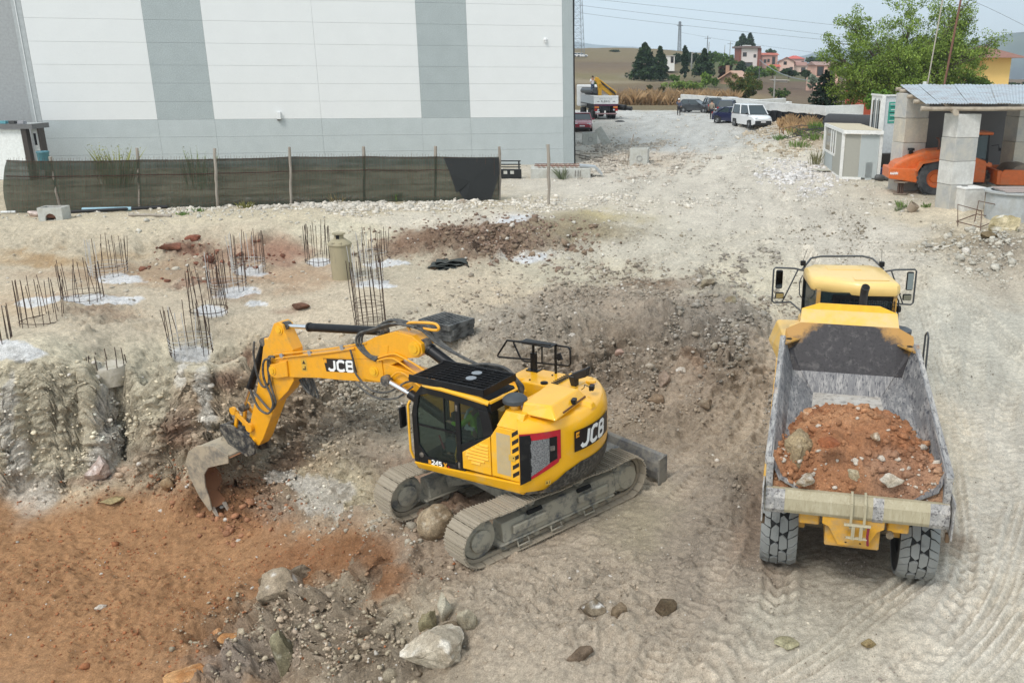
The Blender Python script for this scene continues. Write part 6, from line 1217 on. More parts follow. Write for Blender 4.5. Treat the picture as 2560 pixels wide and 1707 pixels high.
# ================================================================== WAREHOUSE
WD_ = np.array([4.63, 1.05]); WD_ = WD_/np.hypot(*WD_); WU = Vector((WD_[0], WD_[1], 0)); WN = Vector((WD_[1], -WD_[0], 0))   # along the wall, out of the wall
WC = at(1320, 378, 2.4)
def on_wall(x, y, off=0.):
    """distance along the wall from its right corner, and height, of the survey pixel (in photo pixels)"""
    d = _fw+_R*(x-CXP)/FPX+_U*(CYP-y)/FPX; n = np.array(WN); o = np.array([0, 0, HC]); c = np.array(WC+WN*off)
    t = ((c-o)@n)/(d@n); P = o+t*d; return float((P-np.array(WC))@np.array(WU)), float(P[2])
wh = thing('warehouse', 'large warehouse wall of white panels with grey stripes behind the fence', 'warehouse', WC, math.atan2(WU.y, WU.x))
PW = mat('panel_white', (.70, .71, .70), .75, var=.02, vscale=.8, bump=.05, bscale=60)
def granulate(name, col, spread):
    m = mat(name, col, .8, var=.05, vscale=1.2, bump=.15, bscale=40); n = m.node_tree.nodes; l = m.node_tree.links; p = n['Principled BSDF']; src = p.inputs['Base Color'].links[0].from_socket
    v = n.new('ShaderNodeTexNoise'); v.inputs['Scale'].default_value = 26; v.inputs['Detail'].default_value = 3; tc = n.new('ShaderNodeTexCoord'); l.new(tc.outputs['Object'], v.inputs['Vector'])
    r = n.new('ShaderNodeMapRange'); r.inputs[1].default_value = .35; r.inputs[2].default_value = .65; r.inputs[3].default_value = 1-spread; r.inputs[4].default_value = 1+spread; l.new(v.outputs['Fac'], r.inputs[0])
    q = n.new('ShaderNodeMix'); q.data_type = 'RGBA'; q.blend_type = 'MULTIPLY'; q.inputs['Factor'].default_value = 1; l.new(src, q.inputs['A']); l.new(r.outputs[0], q.inputs['B']); l.new(q.outputs['Result'], p.inputs['Base Color']); return m
PG = granulate('panel_grey', (.36, .40, .40), .22); PGL = granulate('panel_grey_base', (.44, .48, .48), .14); PD = mat('panel_dark_grey', (.33, .355, .36), .7, var=.10, vscale=.7)
zrow = [on_wall(1200, y)[1] for y in (375, 335.4, 294.5, 252.7, 210, 168, 115.8, 62.9, 10)]
zrow = [1.9]+zrow+[zrow[-1]+1.55*(k+1) for k in range(4)]
ucol = [on_wall(x, 294.5)[0] for x in (104, 393.3, 535.7, 803, 1054.2, 1176.3, 1408.2)]+[-.03]
kinds = ['w', 'g', 'w', 'w', 'g', 'w', 'g']
m = MB(); m.b(-75, -.06, .12, 34, 1.5, zrow[-1]-.1); o = m.build('core_wall', mat('joint_dark', (.34, .35, .35), .9), wh); o.location.z = -WC.z
for c in range(7):
    for r in range(len(zrow)-1):
        grey = kinds[c] == 'g' or r < 3
        if c == 6 and r not in (0, 3, 7): 
            if r > 7: continue
            continue
        z0, z1 = zrow[r], zrow[r+1]
        if c == 6: z1 = zrow[{0: 3, 3: 7, 7: len(zrow)-1}[r]]; grey = True
        m = MB(); g = .004; m.b(ucol[c]+g, ucol[c+1]-g, 0, .16, z0+g-WC.z, z1-g-WC.z); m.build('wall_panel', (PGL if r < 3 and c < 6 else PG) if grey else PW, wh)
zl = [1.5]+[on_wall(50, y, -.5)[1] for y in (300, 161, 45)]; zl += [zl[-1]+4.]
for r in range(4):
    for (a, b_) in ((-62, -42), (-41.96, ucol[0]-.55)):
        m = MB(); m.b(a, b_, .5, .7, zl[r]+.02-WC.z, zl[r+1]-.02-WC.z); m.build('wall_panel', PD, wh, bevel=.01)
m = MB(); m.b(ucol[0]-.5, ucol[0]-.03, .05, .6, -1., zrow[-1]-WC.z); m.build('corner_pilaster', mat('pilaster_grey', (.40, .42, .42), .75), wh)
m = MB(); m.tube([(ucol[0]-.30, .03, -1), (ucol[0]-.30, .03, zrow[-1]-WC.z)], .025, 6); m.build('white_conduit', PW, wh)
m = MB(); m.b(-.03, .05, -.02, .3, -.5, zrow[-1]-WC.z); m.build('corner_trim', BLK(), wh)
for k in range(60):
    pass
u, z = on_wall(1363, 100); m = MB(); m.lathe([(0, 0), (.1, 0), (.12, -.08), (.06, -.16), (0, -.17)], 12, (u, 0, z-WC.z), 'y'); m.box((u, -.10, z-WC.z-.12), (.10, .12, .08)); m.build('wall_camera', PW, wh, bevel=.01)
u, z = on_wall(698, 289); m = MB(); m.box((u, -.12, z-WC.z), (.22, .24, .42)); m.build('wall_lamp', PW, wh, bevel=.02)
u, z = on_wall(698, 299); m = MB(); m.box((u, -.10, z-WC.z), (.18, .18, .10)); m.build('lamp_lens', mat('lamp_dark', (.08, .08, .08), .4), wh)
u, z = on_wall(82, 254, -.5); m = MB(); m.bar((u-.1, .49, z-WC.z-.1), (u+.1, .49, z-WC.z+.1), .05, .012); m.bar((u-.1, .485, z-WC.z+.1), (u+.1, .485, z-WC.z-.1), .05, .012); m.build('tape_cross', PW, wh)
# ================================================================== FENCE
WOOD = mat('weathered_wood', (.24, .20, .16), .85, dirt=(.36, .32, .27), dirt_amt=.5, dscale=4, bump=.6, bscale=12, streak=6)
FT = [((-60, 362), (-46, 494)), ((115, 360), (140, 487)), ((315, 340), (322, 480)), ((492, 341), (500, 478)), ((666, 338), (668, 470)), ((836, 337), (838, 464)), ((1001, 336), (1000, 462)), ((1147, 337), (1148, 460))]
fen = thing('fence', 'long fence of wooden posts with wire mesh and dark green shade netting', 'fence')
bases, tops = [], []
for (t, b_) in FT:
    B = gat(*b_, z0=2.2); T = atY(t[0], t[1], B.y-(.0)); bases.append(B); tops.append(T)
    n = 9; P = []
    for k in range(n): q = B.lerp(T, k/(n-1)); P.append(q+Vector((random.uniform(-.02, .02), random.uniform(-.02, .02), -.15 if k == 0 else 0)))
    m = MB(); m.tube(P, [random.uniform(.055, .075) for _ in P], 7); m.build('post', WOOD, fen, smooth=True)
B = gat(1261, 470, z0=2.2); T = atY(1259, 332, B.y); P = [B.lerp(T, k/8)+Vector((random.uniform(-.02, .02), 0, -.1 if k == 0 else 0)) for k in range(9)]
m = MB(); m.tube(P, [random.uniform(.06, .08) for _ in P], 7); o = m.build('post', WOOD, None, smooth=True); tag(o, 'single wooden post standing alone to the right of the netting fence', 'post')
netm = bpy.data.materials.new('shade_net'); netm.use_nodes = True; n = netm.node_tree.nodes; l = netm.node_tree.links; p = n['Principled BSDF']; p.inputs['Base Color'].default_value = (.042, .055, .034, 1); p.inputs['Roughness'].default_value = .8
tc = n.new('ShaderNodeTexCoord'); tr = n.new('ShaderNodeBsdfTransparent'); ms = n.new('ShaderNodeMixShader'); wv = n.new('ShaderNodeTexNoise'); wv.inputs['Scale'].default_value = 1.3; wv.inputs['Detail'].default_value = 6
mp = n.new('ShaderNodeMapping'); mp.inputs['Scale'].default_value = (.35, 1, 5); l.new(tc.outputs['Object'], mp.inputs['Vector']); l.new(mp.outputs['Vector'], wv.inputs['Vector'])
mr = n.new('ShaderNodeMapRange'); mr.inputs[1].default_value = .35; mr.inputs[2].default_value = .65; mr.inputs[3].default_value = .84; mr.inputs[4].default_value = .95; l.new(wv.outputs['Fac'], mr.inputs[0]); l.new(mr.outputs[0], ms.inputs['Fac'])
l.new(tr.outputs[0], ms.inputs[1]); l.new(p.outputs[0], ms.inputs[2]); l.new(ms.outputs[0], n['Material Output'].inputs['Surface'])
NT = [(5, 369, 492), (140, 371, 489), (322, 368, 483), (500, 366, 478), (668, 361, 471), (838, 360, 466), (1000, 361, 463), (1146, 362, 461)]
def net_pt(x, v, dy=.28):
    """x in pixels along the fence, v from 0 at the foot to 1 at the top"""
    for (a, b_) in zip(NT, NT[1:]):
        if x <= b_[0] or b_ is NT[-1]:
            t = (x-a[0])/(b_[0]-a[0]); yb = a[2]+(b_[2]-a[2])*t; yt = a[1]+(b_[1]-a[1])*t+1.2*math.sin(math.pi*t); break
    Bp = at(x, yb, 2.27); Tp = atY(x, yt, Bp.y); q = Bp.lerp(Tp, v); q.y += dy+.05*math.sin(x*.09)*math.sin(v*3)+.03*math.sin(x*.31+v*5); return q
m = MB(); nx, nz = 180, 8; xs = np.linspace(5, 1144, nx); 
for i in range(nx):
    for k in range(nz): m.v.append(tuple(net_pt(xs[i]-(9*math.sin(k/7*3.1) if i == 0 else 0), k/7)))
for i in range(nx-1):
    for k in range(nz-1): a = i*nz+k; m.f.append((a, a+nz, a+nz+1, a+1)); m.m.append(0)
m.build('shade_netting', netm, fen, smooth=True, fix=False)
m = MB(); 
for k in (0, 1):
    m.tube([net_pt(x, (.985, .70)[k], .23) for x in xs[::3]], (.012, .02)[k], 4)
m.build('net_hem', mat('net_hem', (.05, .02, .012), .8), fen)
m = MB(); RST = mat('rusty_wire', (.09, .045, .025), .8)
for x in np.arange(12, 1144, 6.6):
    jx = random.uniform(-1, 1); a = net_pt(x+jx, .0, .17); b_ = net_pt(x, 1.03+random.uniform(0, .05), .17); m.tube([a, b_], .0065, 3, cap=False)
for v in (.10, .24, .38, .52, .66, .82, .96): m.tube([net_pt(x, v, .17)+Vector((0, 0, random.uniform(-.01, .01))) for x in np.arange(10, 1146, 18)], .006, 3, cap=False)
o = m.build('wire_mesh', RST, fen); o['kind'] = 'stuff'
m = MB(); pts = [(1018, .98), (1145, .985), (1146, .62), (1128, .03), (1068, .0), (1052, .22), (1048, .18), (1034, .60)]
q_ = []
for (x, v) in pts: q_.append(net_pt(x, v, .13))
c_ = sum(q_, Vector())/len(q_)
for i in range(len(q_)):
    a, b_ = q_[i], q_[(i+1) % len(q_)]; m.add([c_+Vector((0, -.03, 0)), a, b_], [(0, 1, 2)])
m.build('black_sheet', mat('black_weave', (.014, .016, .016), .7), fen, fix=False)
# ================================================================== SITE CONTAINER AND THINGS BY THE FENCE
def wp(x, y, Y): return atY(x, y, Y)
ctl = thing('site_container', 'white site container with brown corner posts at the left behind the fence', 'container', Vector((0, 0, 0)))
A0 = wp(60, 296, 46); z0_, z1_ = 2.35, A0.z
CW_ = mat('container_white', (.74, .76, .74), .5, dirt=(.5, .5, .46), dirt_amt=.1); CB_ = mat('container_brown', (.045, .035, .03), .5)
a = A0.x; m = MB(); m.b(a-7, a-.22, 46, 46.1, z0_+.1, z1_-.05); m.b(a-.0, a+.36, 46.35, 46.7, z0_+.1, z1_-.05); m.build('container_wall', CW_, ctl)
m = MB(); m.b(a-.24, a+.02, 45.9, 46.2, z0_, z1_); m.build('corner_post', CB_, ctl); m = MB(); m.b(a+.34, a+.44, 46.3, 46.75, z0_, z1_); m.build('corner_post', CB_, ctl)
m = MB(); m.b(a-7.2, a+.45, 45.8, 47.2, z1_, z1_+.24); m.build('roof_frame', mat('container_grey', (.14, .14, .14), .6), ctl); m = MB(); m.b(a-7.1, a+.35, 45.95, 47.1, z1_+.241, z1_+.25); m.build('roof_sheet', mat('container_roof', (.40, .42, .41), .6), ctl)
m = MB(); m.b(a+.10, a+.28, 46.30, 46.34, z1_-.95, z1_-.15); m.build('window_frame', PW, ctl); m = MB(); m.b(a+.13, a+.25, 46.28, 46.30, z1_-.85, z1_-.25); m.build('window_pane', glassmat('dark_glass', (.02, .02, .022)), ctl)
for k in range(4): m = MB(); m.box((a-1.5+k*.45, 46, z1_+.32), (.3, .3, .14)); m.build('roof_clutter', mat('clutter_%d' % k, ((.6, .6, .6), (.1, .3, .35), (.05, .05, .05), (.3, .3, .32))[k], .6), ctl)
P = wp(98, 352, 44); m = MB(); m.lathe([(.26, -.8), (.27, 0), (.31, .05), (.27, .10), (.24, .06), (.2, -.3)], 16, (P.x, 44, P.z)); o = m.build('rubbish_chute', mat('teal_plastic', (.06, .18, .22), .5), None, smooth=True); tag(o, 'teal plastic bin beside the brown-framed site container', 'bin')
PCON = mat('concrete_pale', (.48, .48, .44), .85, dirt=(.36, .34, .28), dirt_amt=.3, bump=.3)
P = gat(118, 508, z0=2.2); t = thing('concrete_trough', 'small pale concrete gully box with an arched opening below the fence', 'gully box', P, .12)
m = MB(); 
m.b(-.45, .45, -.02, .06, .30, .52); m.b(-.45, -.2, -.02, .06, -.05, .30); m.b(.2, .45, -.02, .06, -.05, .30)
for k in range(6):
    a0, a1 = math.pi*k/6, math.pi*(k+1)/6; m.hexa([(.2*math.cos(a0), -.02, .1+.2*math.sin(a0)), (.2*math.cos(a1), -.02, .1+.2*math.sin(a1)), (.2*math.cos(a1), .06, .1+.2*math.sin(a1)), (.2*math.cos(a0), .06, .1+.2*math.sin(a0)), (.21*math.cos(a0), -.02, .301), (.21*math.cos(a1), -.02, .301), (.21*math.cos(a1), .06, .301), (.21*math.cos(a0), .06, .301)])
m.build('front_face', PCON, t); m = MB(); m.b(-.45, -.38, .061, .62, -.05, .52); m.b(.38, .45, .061, .62, -.05, .52); m.b(-.45, .45, .621, .69, -.05, .52); m.b(-.379, .379, .061, .62, -.05, .02); m.build('box_side', PCON, t)
m = MB(); m.b(-.3, .3, .1, .6, .1, .4); m.build('rubble_fill', mat('brick_rubble', (.20, .09, .06), .9, bump=1, bscale=8), t, bevel=.05)
a, b_ = gat(190, 487, z0=2.2), gat(303, 485, z0=2.2); m = MB(); m.tube([a+Vector((0, 0, .10)), b_+Vector((0, 0, .10))], .085, 12); tag(m.build('blue_pipe', mat('pipe_blue', (.30, .48, .56), .5), None, smooth=True), 'pale blue plastic pipe lying along the foot of the fence', 'pipe')
a, b_ = gat(146, 493, z0=2.2), gat(382, 480, z0=2.2); m = MB(); m.tube([a+Vector((0, .1, .08)), b_+Vector((0, .1, .08))], .07, 10); tag(m.build('black_pipe', mat('pipe_black', (.015, .015, .016), .5), None, smooth=True), 'black plastic pipe behind the pale blue pipe at the fence', 'pipe')
a, b_ = gat(297, 497, z0=2.2), gat(394, 499, z0=2.2); m = MB(); m.tube([a+Vector((0, 0, .05)), a.lerp(b_, .5)+Vector((0, 0, .07)), b_+Vector((0, 0, .05))], [.06, .05, .06], 7); tag(m.build('log', WOOD, None, smooth=True), 'weathered wooden pole lying on the bank in front of the fence', 'pole')
a = gat(20, 491, z0=2.2); m = MB(); m.tube([a+Vector((-.3, 0, .06)), a+Vector((.3, 0, .08))], .05, 8); tag(m.build('white_pipe_end', PW, None, smooth=True), 'short white pipe offcut at the left end of the fence', 'pipe')
# ---- rebar cages
RB = mat('rebar', (.040, .024, .018), .75, var=.2, dirt=(.12, .06, .03), dirt_amt=.3); RBW = mat('limed_rebar', (.50, .49, .47), .8)
CG = [(-8, 74, 825, 702, 11, 0, 'rebar cage at the left edge of the picture standing in pale mortar'), (96, 92, 742, 640, 13, 0, 'rebar cage second from the left edge with no mortar round it'), (192, 88, 690, 600, 12, 1, 'rebar cage in the long white mortar spill on the left'), (250, 82, 632, 542, 12, 2, 'rebar cage at the back left with rings splashed white'),
 (440, 96, 812, 697, 13, 2, 'rebar cage on the very edge of the dug face'), (480, 84, 718, 612, 14, 0, 'rebar cage in the middle row with one dark ring at its foot'), (524, 84, 672, 578, 14, 2, 'rebar cage behind the middle one, half white with mortar'), (572, 74, 622, 532, 14, 2, 'rebar cage farthest back in the left group, white at its foot'),
 (730, 58, 604, 512, 12, 0, 'rebar cage to the left of the steel casing tube'), (858, 62, 604, 526, 12, 2, 'rebar cage behind the front one, right of the steel casing tube'), (852, 72, 748, 598, 13, 1, 'tall rebar cage on bare ground behind the excavator boom'), (846, 70, 652, 560, 10, 2, 'whitened rebar cage between the two cages right of the casing tube')]
for ci, (x, wpx, yb, yt, nb, wht, lab) in enumerate(CG):
    r = random.Random(ci+5); P = gat(x, yb-4, z0=.9) if yb < 790 else at(x, yb-10, .78); px = P.y/(FPX/KS); rad = wpx*px/2*.98; T = atY(x, yt, P.y); H = T.z-P.z
    t = thing('rebar_cage', lab, 'rebar cage', P, r.uniform(0, 1), 'rebar cages of the foundation piles')
    lx, ly = r.uniform(-.03, .04), r.uniform(-.03, .03); nb += 5; c0 = P
    for k in range(nb):
        a = 2*math.pi*k/nb+r.uniform(-.06, .06); h = H*r.uniform(.88, 1.04); ex_ = r.choice([0, 0, 0, .25])*r.choice([-1, 1])
        p0 = Vector((rad*math.cos(a), rad*math.sin(a), -.12)); p1 = Vector((rad*1.01*math.cos(a)+lx*h+ex_*.5, rad*1.03*math.sin(a)+ly*h+ex_*.3, h))
        m = MB(); hm_ = p0.lerp(p1, .5)+Vector((r.uniform(-.02, .02), r.uniform(-.02, .02), 0)); w_ = wht == 2 and math.cos(a+2.5) > .2
        m.tube([p0, hm_, p1], .0105, 5); m.build('rebar', RBW if w_ and r.random() < .6 else RB, t)
    zs = [.05] if wht == 0 else [.05, .22]
    if wht == 2: zs = [.04, .13, .24, .36]
    if wht == 1 and ci == 10: zs = [.08, .2, .5, .62, .75]
    for z in zs:
        m = MB(); f = 1+z*.02; ox, oy = lx*z, ly*z
        m.tube([(rad*1.02*math.cos(a)+ox, rad*1.02*math.sin(a)+oy, z+.02*math.sin(a*2+z*9)) for a in np.linspace(0, 2*math.pi, 22)[:-1]], .007 if wht else .012, 4, closed=True); m.build('ring', RBW if wht == 2 else RB, t)
P = at(234, 845, .40); px = P.y/(FPX/KS); t = thing('rebar_stubs', 'ring of short cut rebar stubs on a bared pile head in the dug face', 'rebar stubs', P, 0)
m = MB(); m.lathe([(0, -.3), (.50, -.5), (.48, -.06), (.46, .0), (0, .01)], 20, (0, .25, 0)); m.build('pile_head', mat('pile_concrete', (.36, .32, .24), .9, bump=.8, bscale=8, dirt=(.55, .50, .42), dirt_amt=.5), t, smooth=True)
for k in range(12):
    a = 2*math.pi*k/12; m = MB(); q = Vector((.46*math.cos(a), .25+.46*math.sin(a), 0)); m.tube([q, q+Vector((random.uniform(-.02, .02), 0, random.uniform(.2, .38)))], .012, 5); m.build('rebar', RB, t)
# ---- steel casing tube
P = gat(787, 640, z0=1.0); T = atY(782, 540, P.y); px = P.y/(FPX/KS); r0 = 27*px; H = T.z-P.z
t = thing('casing_tube', 'upright mud-coloured steel casing tube with a conical cap among the rebar cages', 'steel tube', P, 0)
CS = mat('casing_steel', (.20, .18, .13), .6, dirt=(.36, .31, .20), dirt_amt=.75, dscale=2.2, bump=.4, streak=3)
m = MB(); m.lathe([(r0*.86, -.2), (r0*.86, H*.06), (r0*.90, H*.5), (r0*.93, H*.78), (0, H*.785)], 28); m.build('tube', CS, t, smooth=True)
m = MB(); m.lathe([(0, H*.78), (r0, H*.78), (r0*1.02, H*.80), (r0, H*.82), (r0*.45, H*.93), (r0*.40, H*.93), (r0*.38, H*1.02), (r0*.55, H*1.02), (r0*.55, H*1.05), (0, H*1.05)], 28); m.build('cone_cap', CS, t, smooth=True)
for s in (-1, 1): m = MB(); m.box((s*r0*.3, -r0*.75, H*.84), (.10, .12, .08)); m.build('lug', CS, t, bevel=.01)
m = MB(); m.box((0, -r0*.41, H*.965), (.10, .04, .14)); m.build('slot', MATS['black_hole'], t)
# ---- folded tarpaulin
P = gat(1036, 614, z0=1.1); t = thing('tarpaulin', 'folded dark green tarpaulin lying on the ground behind the pallets', 'tarpaulin', P, .05)
TP = mat('tarp_dark', (.025, .03, .026), .45, var=.2)
for k, (w, d, z, dx) in enumerate(((1.25, .55, .04, .05), (1.2, .5, .12, -.02), (1.15, .45, .20, .0), (.95, .38, .28, .06))):
    m = MB(); nx, ny = 22, 9
    for i in range(nx+1):
        for j in range(ny+1):
            u, v = i/nx*2-1, j/ny*2-1; q = Vector((u*w/2*1.3, v*d, k*3.1)); m.v.append((dx+u*w/1.6+.05*mnoise.noise(q*2), v*d+.06*mnoise.noise(q*3+Vector((5, 0, 0))), z+.10*mnoise.noise(q*3.5)-.04*abs(u)**4))
    for i in range(nx):
        for j in range(ny): a = i*(ny+1)+j; m.f.append((a, a+ny+1, a+ny+2, a+1)); m.m.append(0)
    o = m.build('fold', TP, t, smooth=True, fix=False); md = o.modifiers.new('s', 'SOLIDIFY'); md.thickness = .03
m = MB(); m.b(.62, .85, -.1, .12, .12, .16); m.b(-.72, -.5, -.3, -.22, .0, .04); m.build('wood_batten', mat('batten_orange', (.45, .22, .09), .7), t)
# ---- black plastic pallets
P = gat(1026, 768, z0=.75); ZR = 1.05
PL = mat('pallet_black', (.016, .017, .019), .45, dirt=(.16, .16, .15), dirt_amt=.5)
def pallet(parent, w=1.0, d=1.2):
    m = MB(); m.b(-w/2, w/2, -d/2, -d/2+.06, .0, .15); m.b(-w/2, w/2, d/2-.06, d/2, .0, .15); m.b(-w/2, -w/2+.06, -d/2+.06, d/2-.06, .0, .15); m.b(w/2-.06, w/2, -d/2+.06, d/2-.06, .0, .15); m.build('frame', PL, parent)
    for k in range(9): m = MB(); y = -d/2+.11+k*(d-.22)/8; m.b(-w/2+.06, w/2-.06, y-.022, y+.022, .125, .147); m.build('slat', PL, parent)
    for k in range(7): m = MB(); x = -w/2+.13+k*(w-.26)/6; m.b(x-.02, x+.02, -d/2+.06, d/2-.06, .10, .124); m.build('crossbar', PL, parent)
    m = MB(); 
    for x in (-.3, 0, .3): m.b(x-.05, x+.05, -d/2+.061, d/2-.061, .0, .04)
    m.build('skid', PL, parent)
labs = ['black plastic pallet at the bottom of the stack behind the excavator boom', 'black plastic pallet in the middle of its stack', 'black plastic pallet on top of the stack behind the excavator boom']
for k in range(3):
    t = thing('pallet', labs[k], 'pallet', P+Vector((.02*k-.02, .02*(k % 2), .02+.155*k)), ZR+.12*(k % 2)-.04*k, 'stack of black pallets'); pallet(t)
# ---- black steel rack, covered pit, manhole boxes
BR = mat('rack_black', (.012, .013, .014), .45)
P = gat(1172, 410, z0=2.35); t = thing('steel_rack', 'black steel attachment frame standing beside the end of the netting fence', 'steel frame', P, .05)
m = MB(); m.b(-.62, .62, -.1, .2, 0, .5); m.build('base', BR, t, bevel=.02)
for x in (-.25, .12): m = MB(); m.b(x-.1, x+.1, -.115, -.10, .25, .42); m.build('bright_opening', PCON, t)
for x in (-.55, .50): m = MB(); m.b(x-.04, x+.04, -.05, .02, .5, .98); m.build('upright', BR, t)
for z in (.62, .76, .95): m = MB(); m.b(-.6, .60, -.04, .01, z-.03, z+.03); m.build('rail', BR, t)
P = gat(1290, 410, z0=2.35); t = thing('covered_pit', 'low concrete pit edge covered with a rusty wooden grating by the warehouse corner', 'concrete pit', P, .06)
m = MB(); m.b(-1.7, 1.6, -.1, 1.6, -.1, .55); m.build('concrete_edge', PCON, t, bevel=.03)
for k in range(9): m = MB(); m.bar((-1.2+k*.26, .1, .60+.01*(k % 2)), (-1.35+k*.26, 1.4, .60+.01*(k % 2)), .12, .05); m.build('slat', mat('grating_wood', (.42, .33, .27), .8), t)
m = MB(); m.b(-1.5, 1.2, .25, .33, .64, .68); m.b(-1.5, 1.1, 1.1, 1.18, .64, .68); m.build('grating_bar', mat('grating_rust', (.16, .06, .04), .8), t)
for x in (.75, .9, 1.02): m = MB(); m.tube([(x, -.14, .1), (x+.02, -.14, .45)], .012, 4); m.build('rebar', RB, t)
m = MB(); m.prism([(1.0, .7), (1.9, .62), (2.3, .2), (2.2, .15), (1.8, .55), (1.0, .6)], .2, 1.0, 'y'); m.build('flashing', mat('galv', (.45, .47, .48), .35, metal=.6), t)
def manhole(label, x0, x1, yt, yb, rz, split, ring=True):
    P = gat((x0+x1)/2, yb, z0=2.5); px = P.y/(FPX/KS); w = (x1-x0)*px; h = atY((x0+x1)/2, yt, P.y).z-P.z
    t = thing('concrete_box', label, 'concrete box', P, rz, 'square precast concrete boxes by the warehouse')
    m = MB(); m.b(-w/2, w/2, 0, .08, -.05, h); m.b(-w/2, -w/2+.08, .081, w*.9, -.05, h); m.b(w/2-.08, w/2, .081, w*.9, -.05, h); m.b(-w/2, w/2, w*.9+.001, w*.9+.08, -.05, h); m.build('box_wall', PCON, t, bevel=.02)
    m = MB(); m.lathe([(w*.16, 0), (w*.16, -.03), (w*.13, -.03), (w*.13, 0)], 18, (w*.05, 0, h*.45), 'y'); m.build('knockout_ring', mat('concrete_dark', (.30, .30, .29), .9), t)  # ring drawn in a darker concrete grey
    if split: m = MB(); m.b(-w*.12, -w*.10, -.012, 0, 0, h); m.build('joint', MATS['concrete_dark'], t)
manhole('square concrete box with a round knockout nearest the warehouse corner', 1338, 1372, 306, 333, .05, True); manhole('square concrete box with a bar leaning against it beside the dirt road', 1446, 1487, 342, 382, -.12, False)
P = gat(1382, 332, z0=2.8); m = MB(); m.bar(P+Vector((.45, 0, 0)), P+Vector((-.3, .3, 1.15)), .6, .07, up=(0, 1, 0)); tag(m.build('lid_slab', PCON, None, bevel=.01), 'thin concrete lid leaning against the box nearest the warehouse corner', 'lid')
P = gat(1440, 380, z0=2.4); Q = atY(1456, 308, P.y); m = MB(); m.tube([P, P.lerp(Q, .5)+Vector((-.03, 0, 0)), Q], .03, 6); tag(m.build('leaning_stake', WOOD, None), 'thin wooden stake leaning on the concrete box by the road', 'stake')
for k, (pa, pb) in enumerate((((1322, 348), (1395, 352)), ((1322, 358), (1430, 372)), ((1330, 366), (1440, 375)), ((1340, 376), (1420, 368)))):
    a, b_ = gat(*pa, z0=2.5), gat(*pb, z0=2.5); m = MB(); m.tube([a.lerp(b_, q/6)+Vector((0, 0, .05+.04*math.sin(q*2+k))) for q in range(7)], .022, 5)
    tag(m.build('cable', mat('cable_dark', (.05, .035, .03), .7), None), ['thin cable nearest the warehouse trim on the white rubble', 'longest dark cable lying across the white rubble', 'curved cable leading to the concrete box by the road', 'short dark hose across the rubble near the grating'][k], 'cable')
P = gat(1322, 395, z0=2.4)
# ---- haze-free weeds: tufts of thin blades and leafy weeds
def tuft(label, x, y, h, n, col, z0=2.3, spread=.25, lean=.4, seed=0, grp=None, leaf=.025, name='weed', cat='weed', off=(0, 0, 0), leafy=0):
    r = random.Random(seed); P = gat(x, y, z0=z0)+Vector(off); m = MB()
    for k in range(n):
        a = r.uniform(0, 6.28); rr = spread*r.random(); b0 = Vector((rr*math.cos(a), rr*math.sin(a), -.03)); d = Vector((math.cos(a)*r.uniform(0, lean), math.sin(a)*r.uniform(0, lean), 1)).normalized(); hh = h*r.uniform(.5, 1); w = leaf*r.uniform(.6, 1.3)
        s = d.cross(Vector((r.uniform(-1, 1), r.uniform(-1, 1), .1))).normalized()*w; mid = b0+d*hh*.55; tip = b0+d*hh+Vector((d.x, d.y, -.25))*hh*.25
        m.add([b0-s*.6, b0+s*.6, mid+s, mid-s, tip], [(0, 1, 2, 3), (3, 2, 4)])
        for q in range(leafy):
            c = b0+d*hh*r.uniform(.3, 1); u = Vector((r.gauss(0, 1), r.gauss(0, 1), r.gauss(0, .5))).normalized()*w*2.2; v = u.cross(d).normalized()*w*1.0; c2 = c+u; m.add([c, c+u*.5+v, c2, c+u*.5-v], [(0, 1, 2, 3)])
    o = m.build(name, mat('leaf_%d_%d_%d' % col, srgb(col), .7, var=.35, vscale=6), None, fix=False); o.location = P; return tag(o, label, cat, grp)
G1, G2, G3, G4 = (110, 128, 60), (138, 142, 84), (84, 112, 50), (150, 130, 90)
tuft('green tuft of grass growing through the fence foot near the fifth post', 910, 462, .55, 60, (96, 128, 50), spread=.30, lean=.5, seed=1)
tuft('yellow-green spiky weed in front of the fence, centre left', 565, 478, .42, 50, (120, 118, 60), spread=.28, lean=.9, seed=2)
tuft('low leafy weed left of the third fence post', 455, 486, .22, 40, (92, 118, 54), spread=.35, lean=.8, seed=3, leafy=2)
tuft('low leafy weed right of the wooden pole on the bank', 420, 494, .20, 36, (92, 118, 54), spread=.3, lean=.8, seed=4, leafy=2)
tuft('dry weed leaning on the fence right of the fourth post', 775, 466, .6, 40, (130, 116, 76), spread=.35, lean=.7, seed=5, leaf=.012)
tuft('tall feathery bush showing above the fence near the second post', 275, 430, 2.3, 90, G2, spread=.6, lean=.45, seed=6, leaf=.04, leafy=8)
tuft('slim grey-green saplings showing above the fence at the third post', 462, 430, 2.2, 46, (140, 150, 110), spread=.8, lean=.25, seed=7, leaf=.035, leafy=8)
tuft('dry brown stalks above the fence left of the second post', 245, 432, 1.9, 30, G4, spread=.4, lean=.5, seed=8, leaf=.012, leafy=2)
tuft('dry bare shrub showing above the fence near the sixth post', 948, 425, 2.0, 34, (176, 160, 138), spread=.35, lean=.35, seed=9, leaf=.012, leafy=4)
tuft('spiky green weed growing from the covered concrete pit', 1292, 412, .95, 34, (104, 112, 84), z0=2.4, spread=.2, lean=1.0, seed=10, leaf=.03)
tuft('green weed at the foot of the shed pillar base', 2075, 478, .45, 44, (110, 130, 72), z0=2.4, spread=.28, lean=.6, seed=11, leafy=3)
tuft('small green weed left of the tall block pillar', 2128, 476, .28, 30, (104, 124, 66), z0=2.4, spread=.2, lean=.6, seed=12, leafy=2)
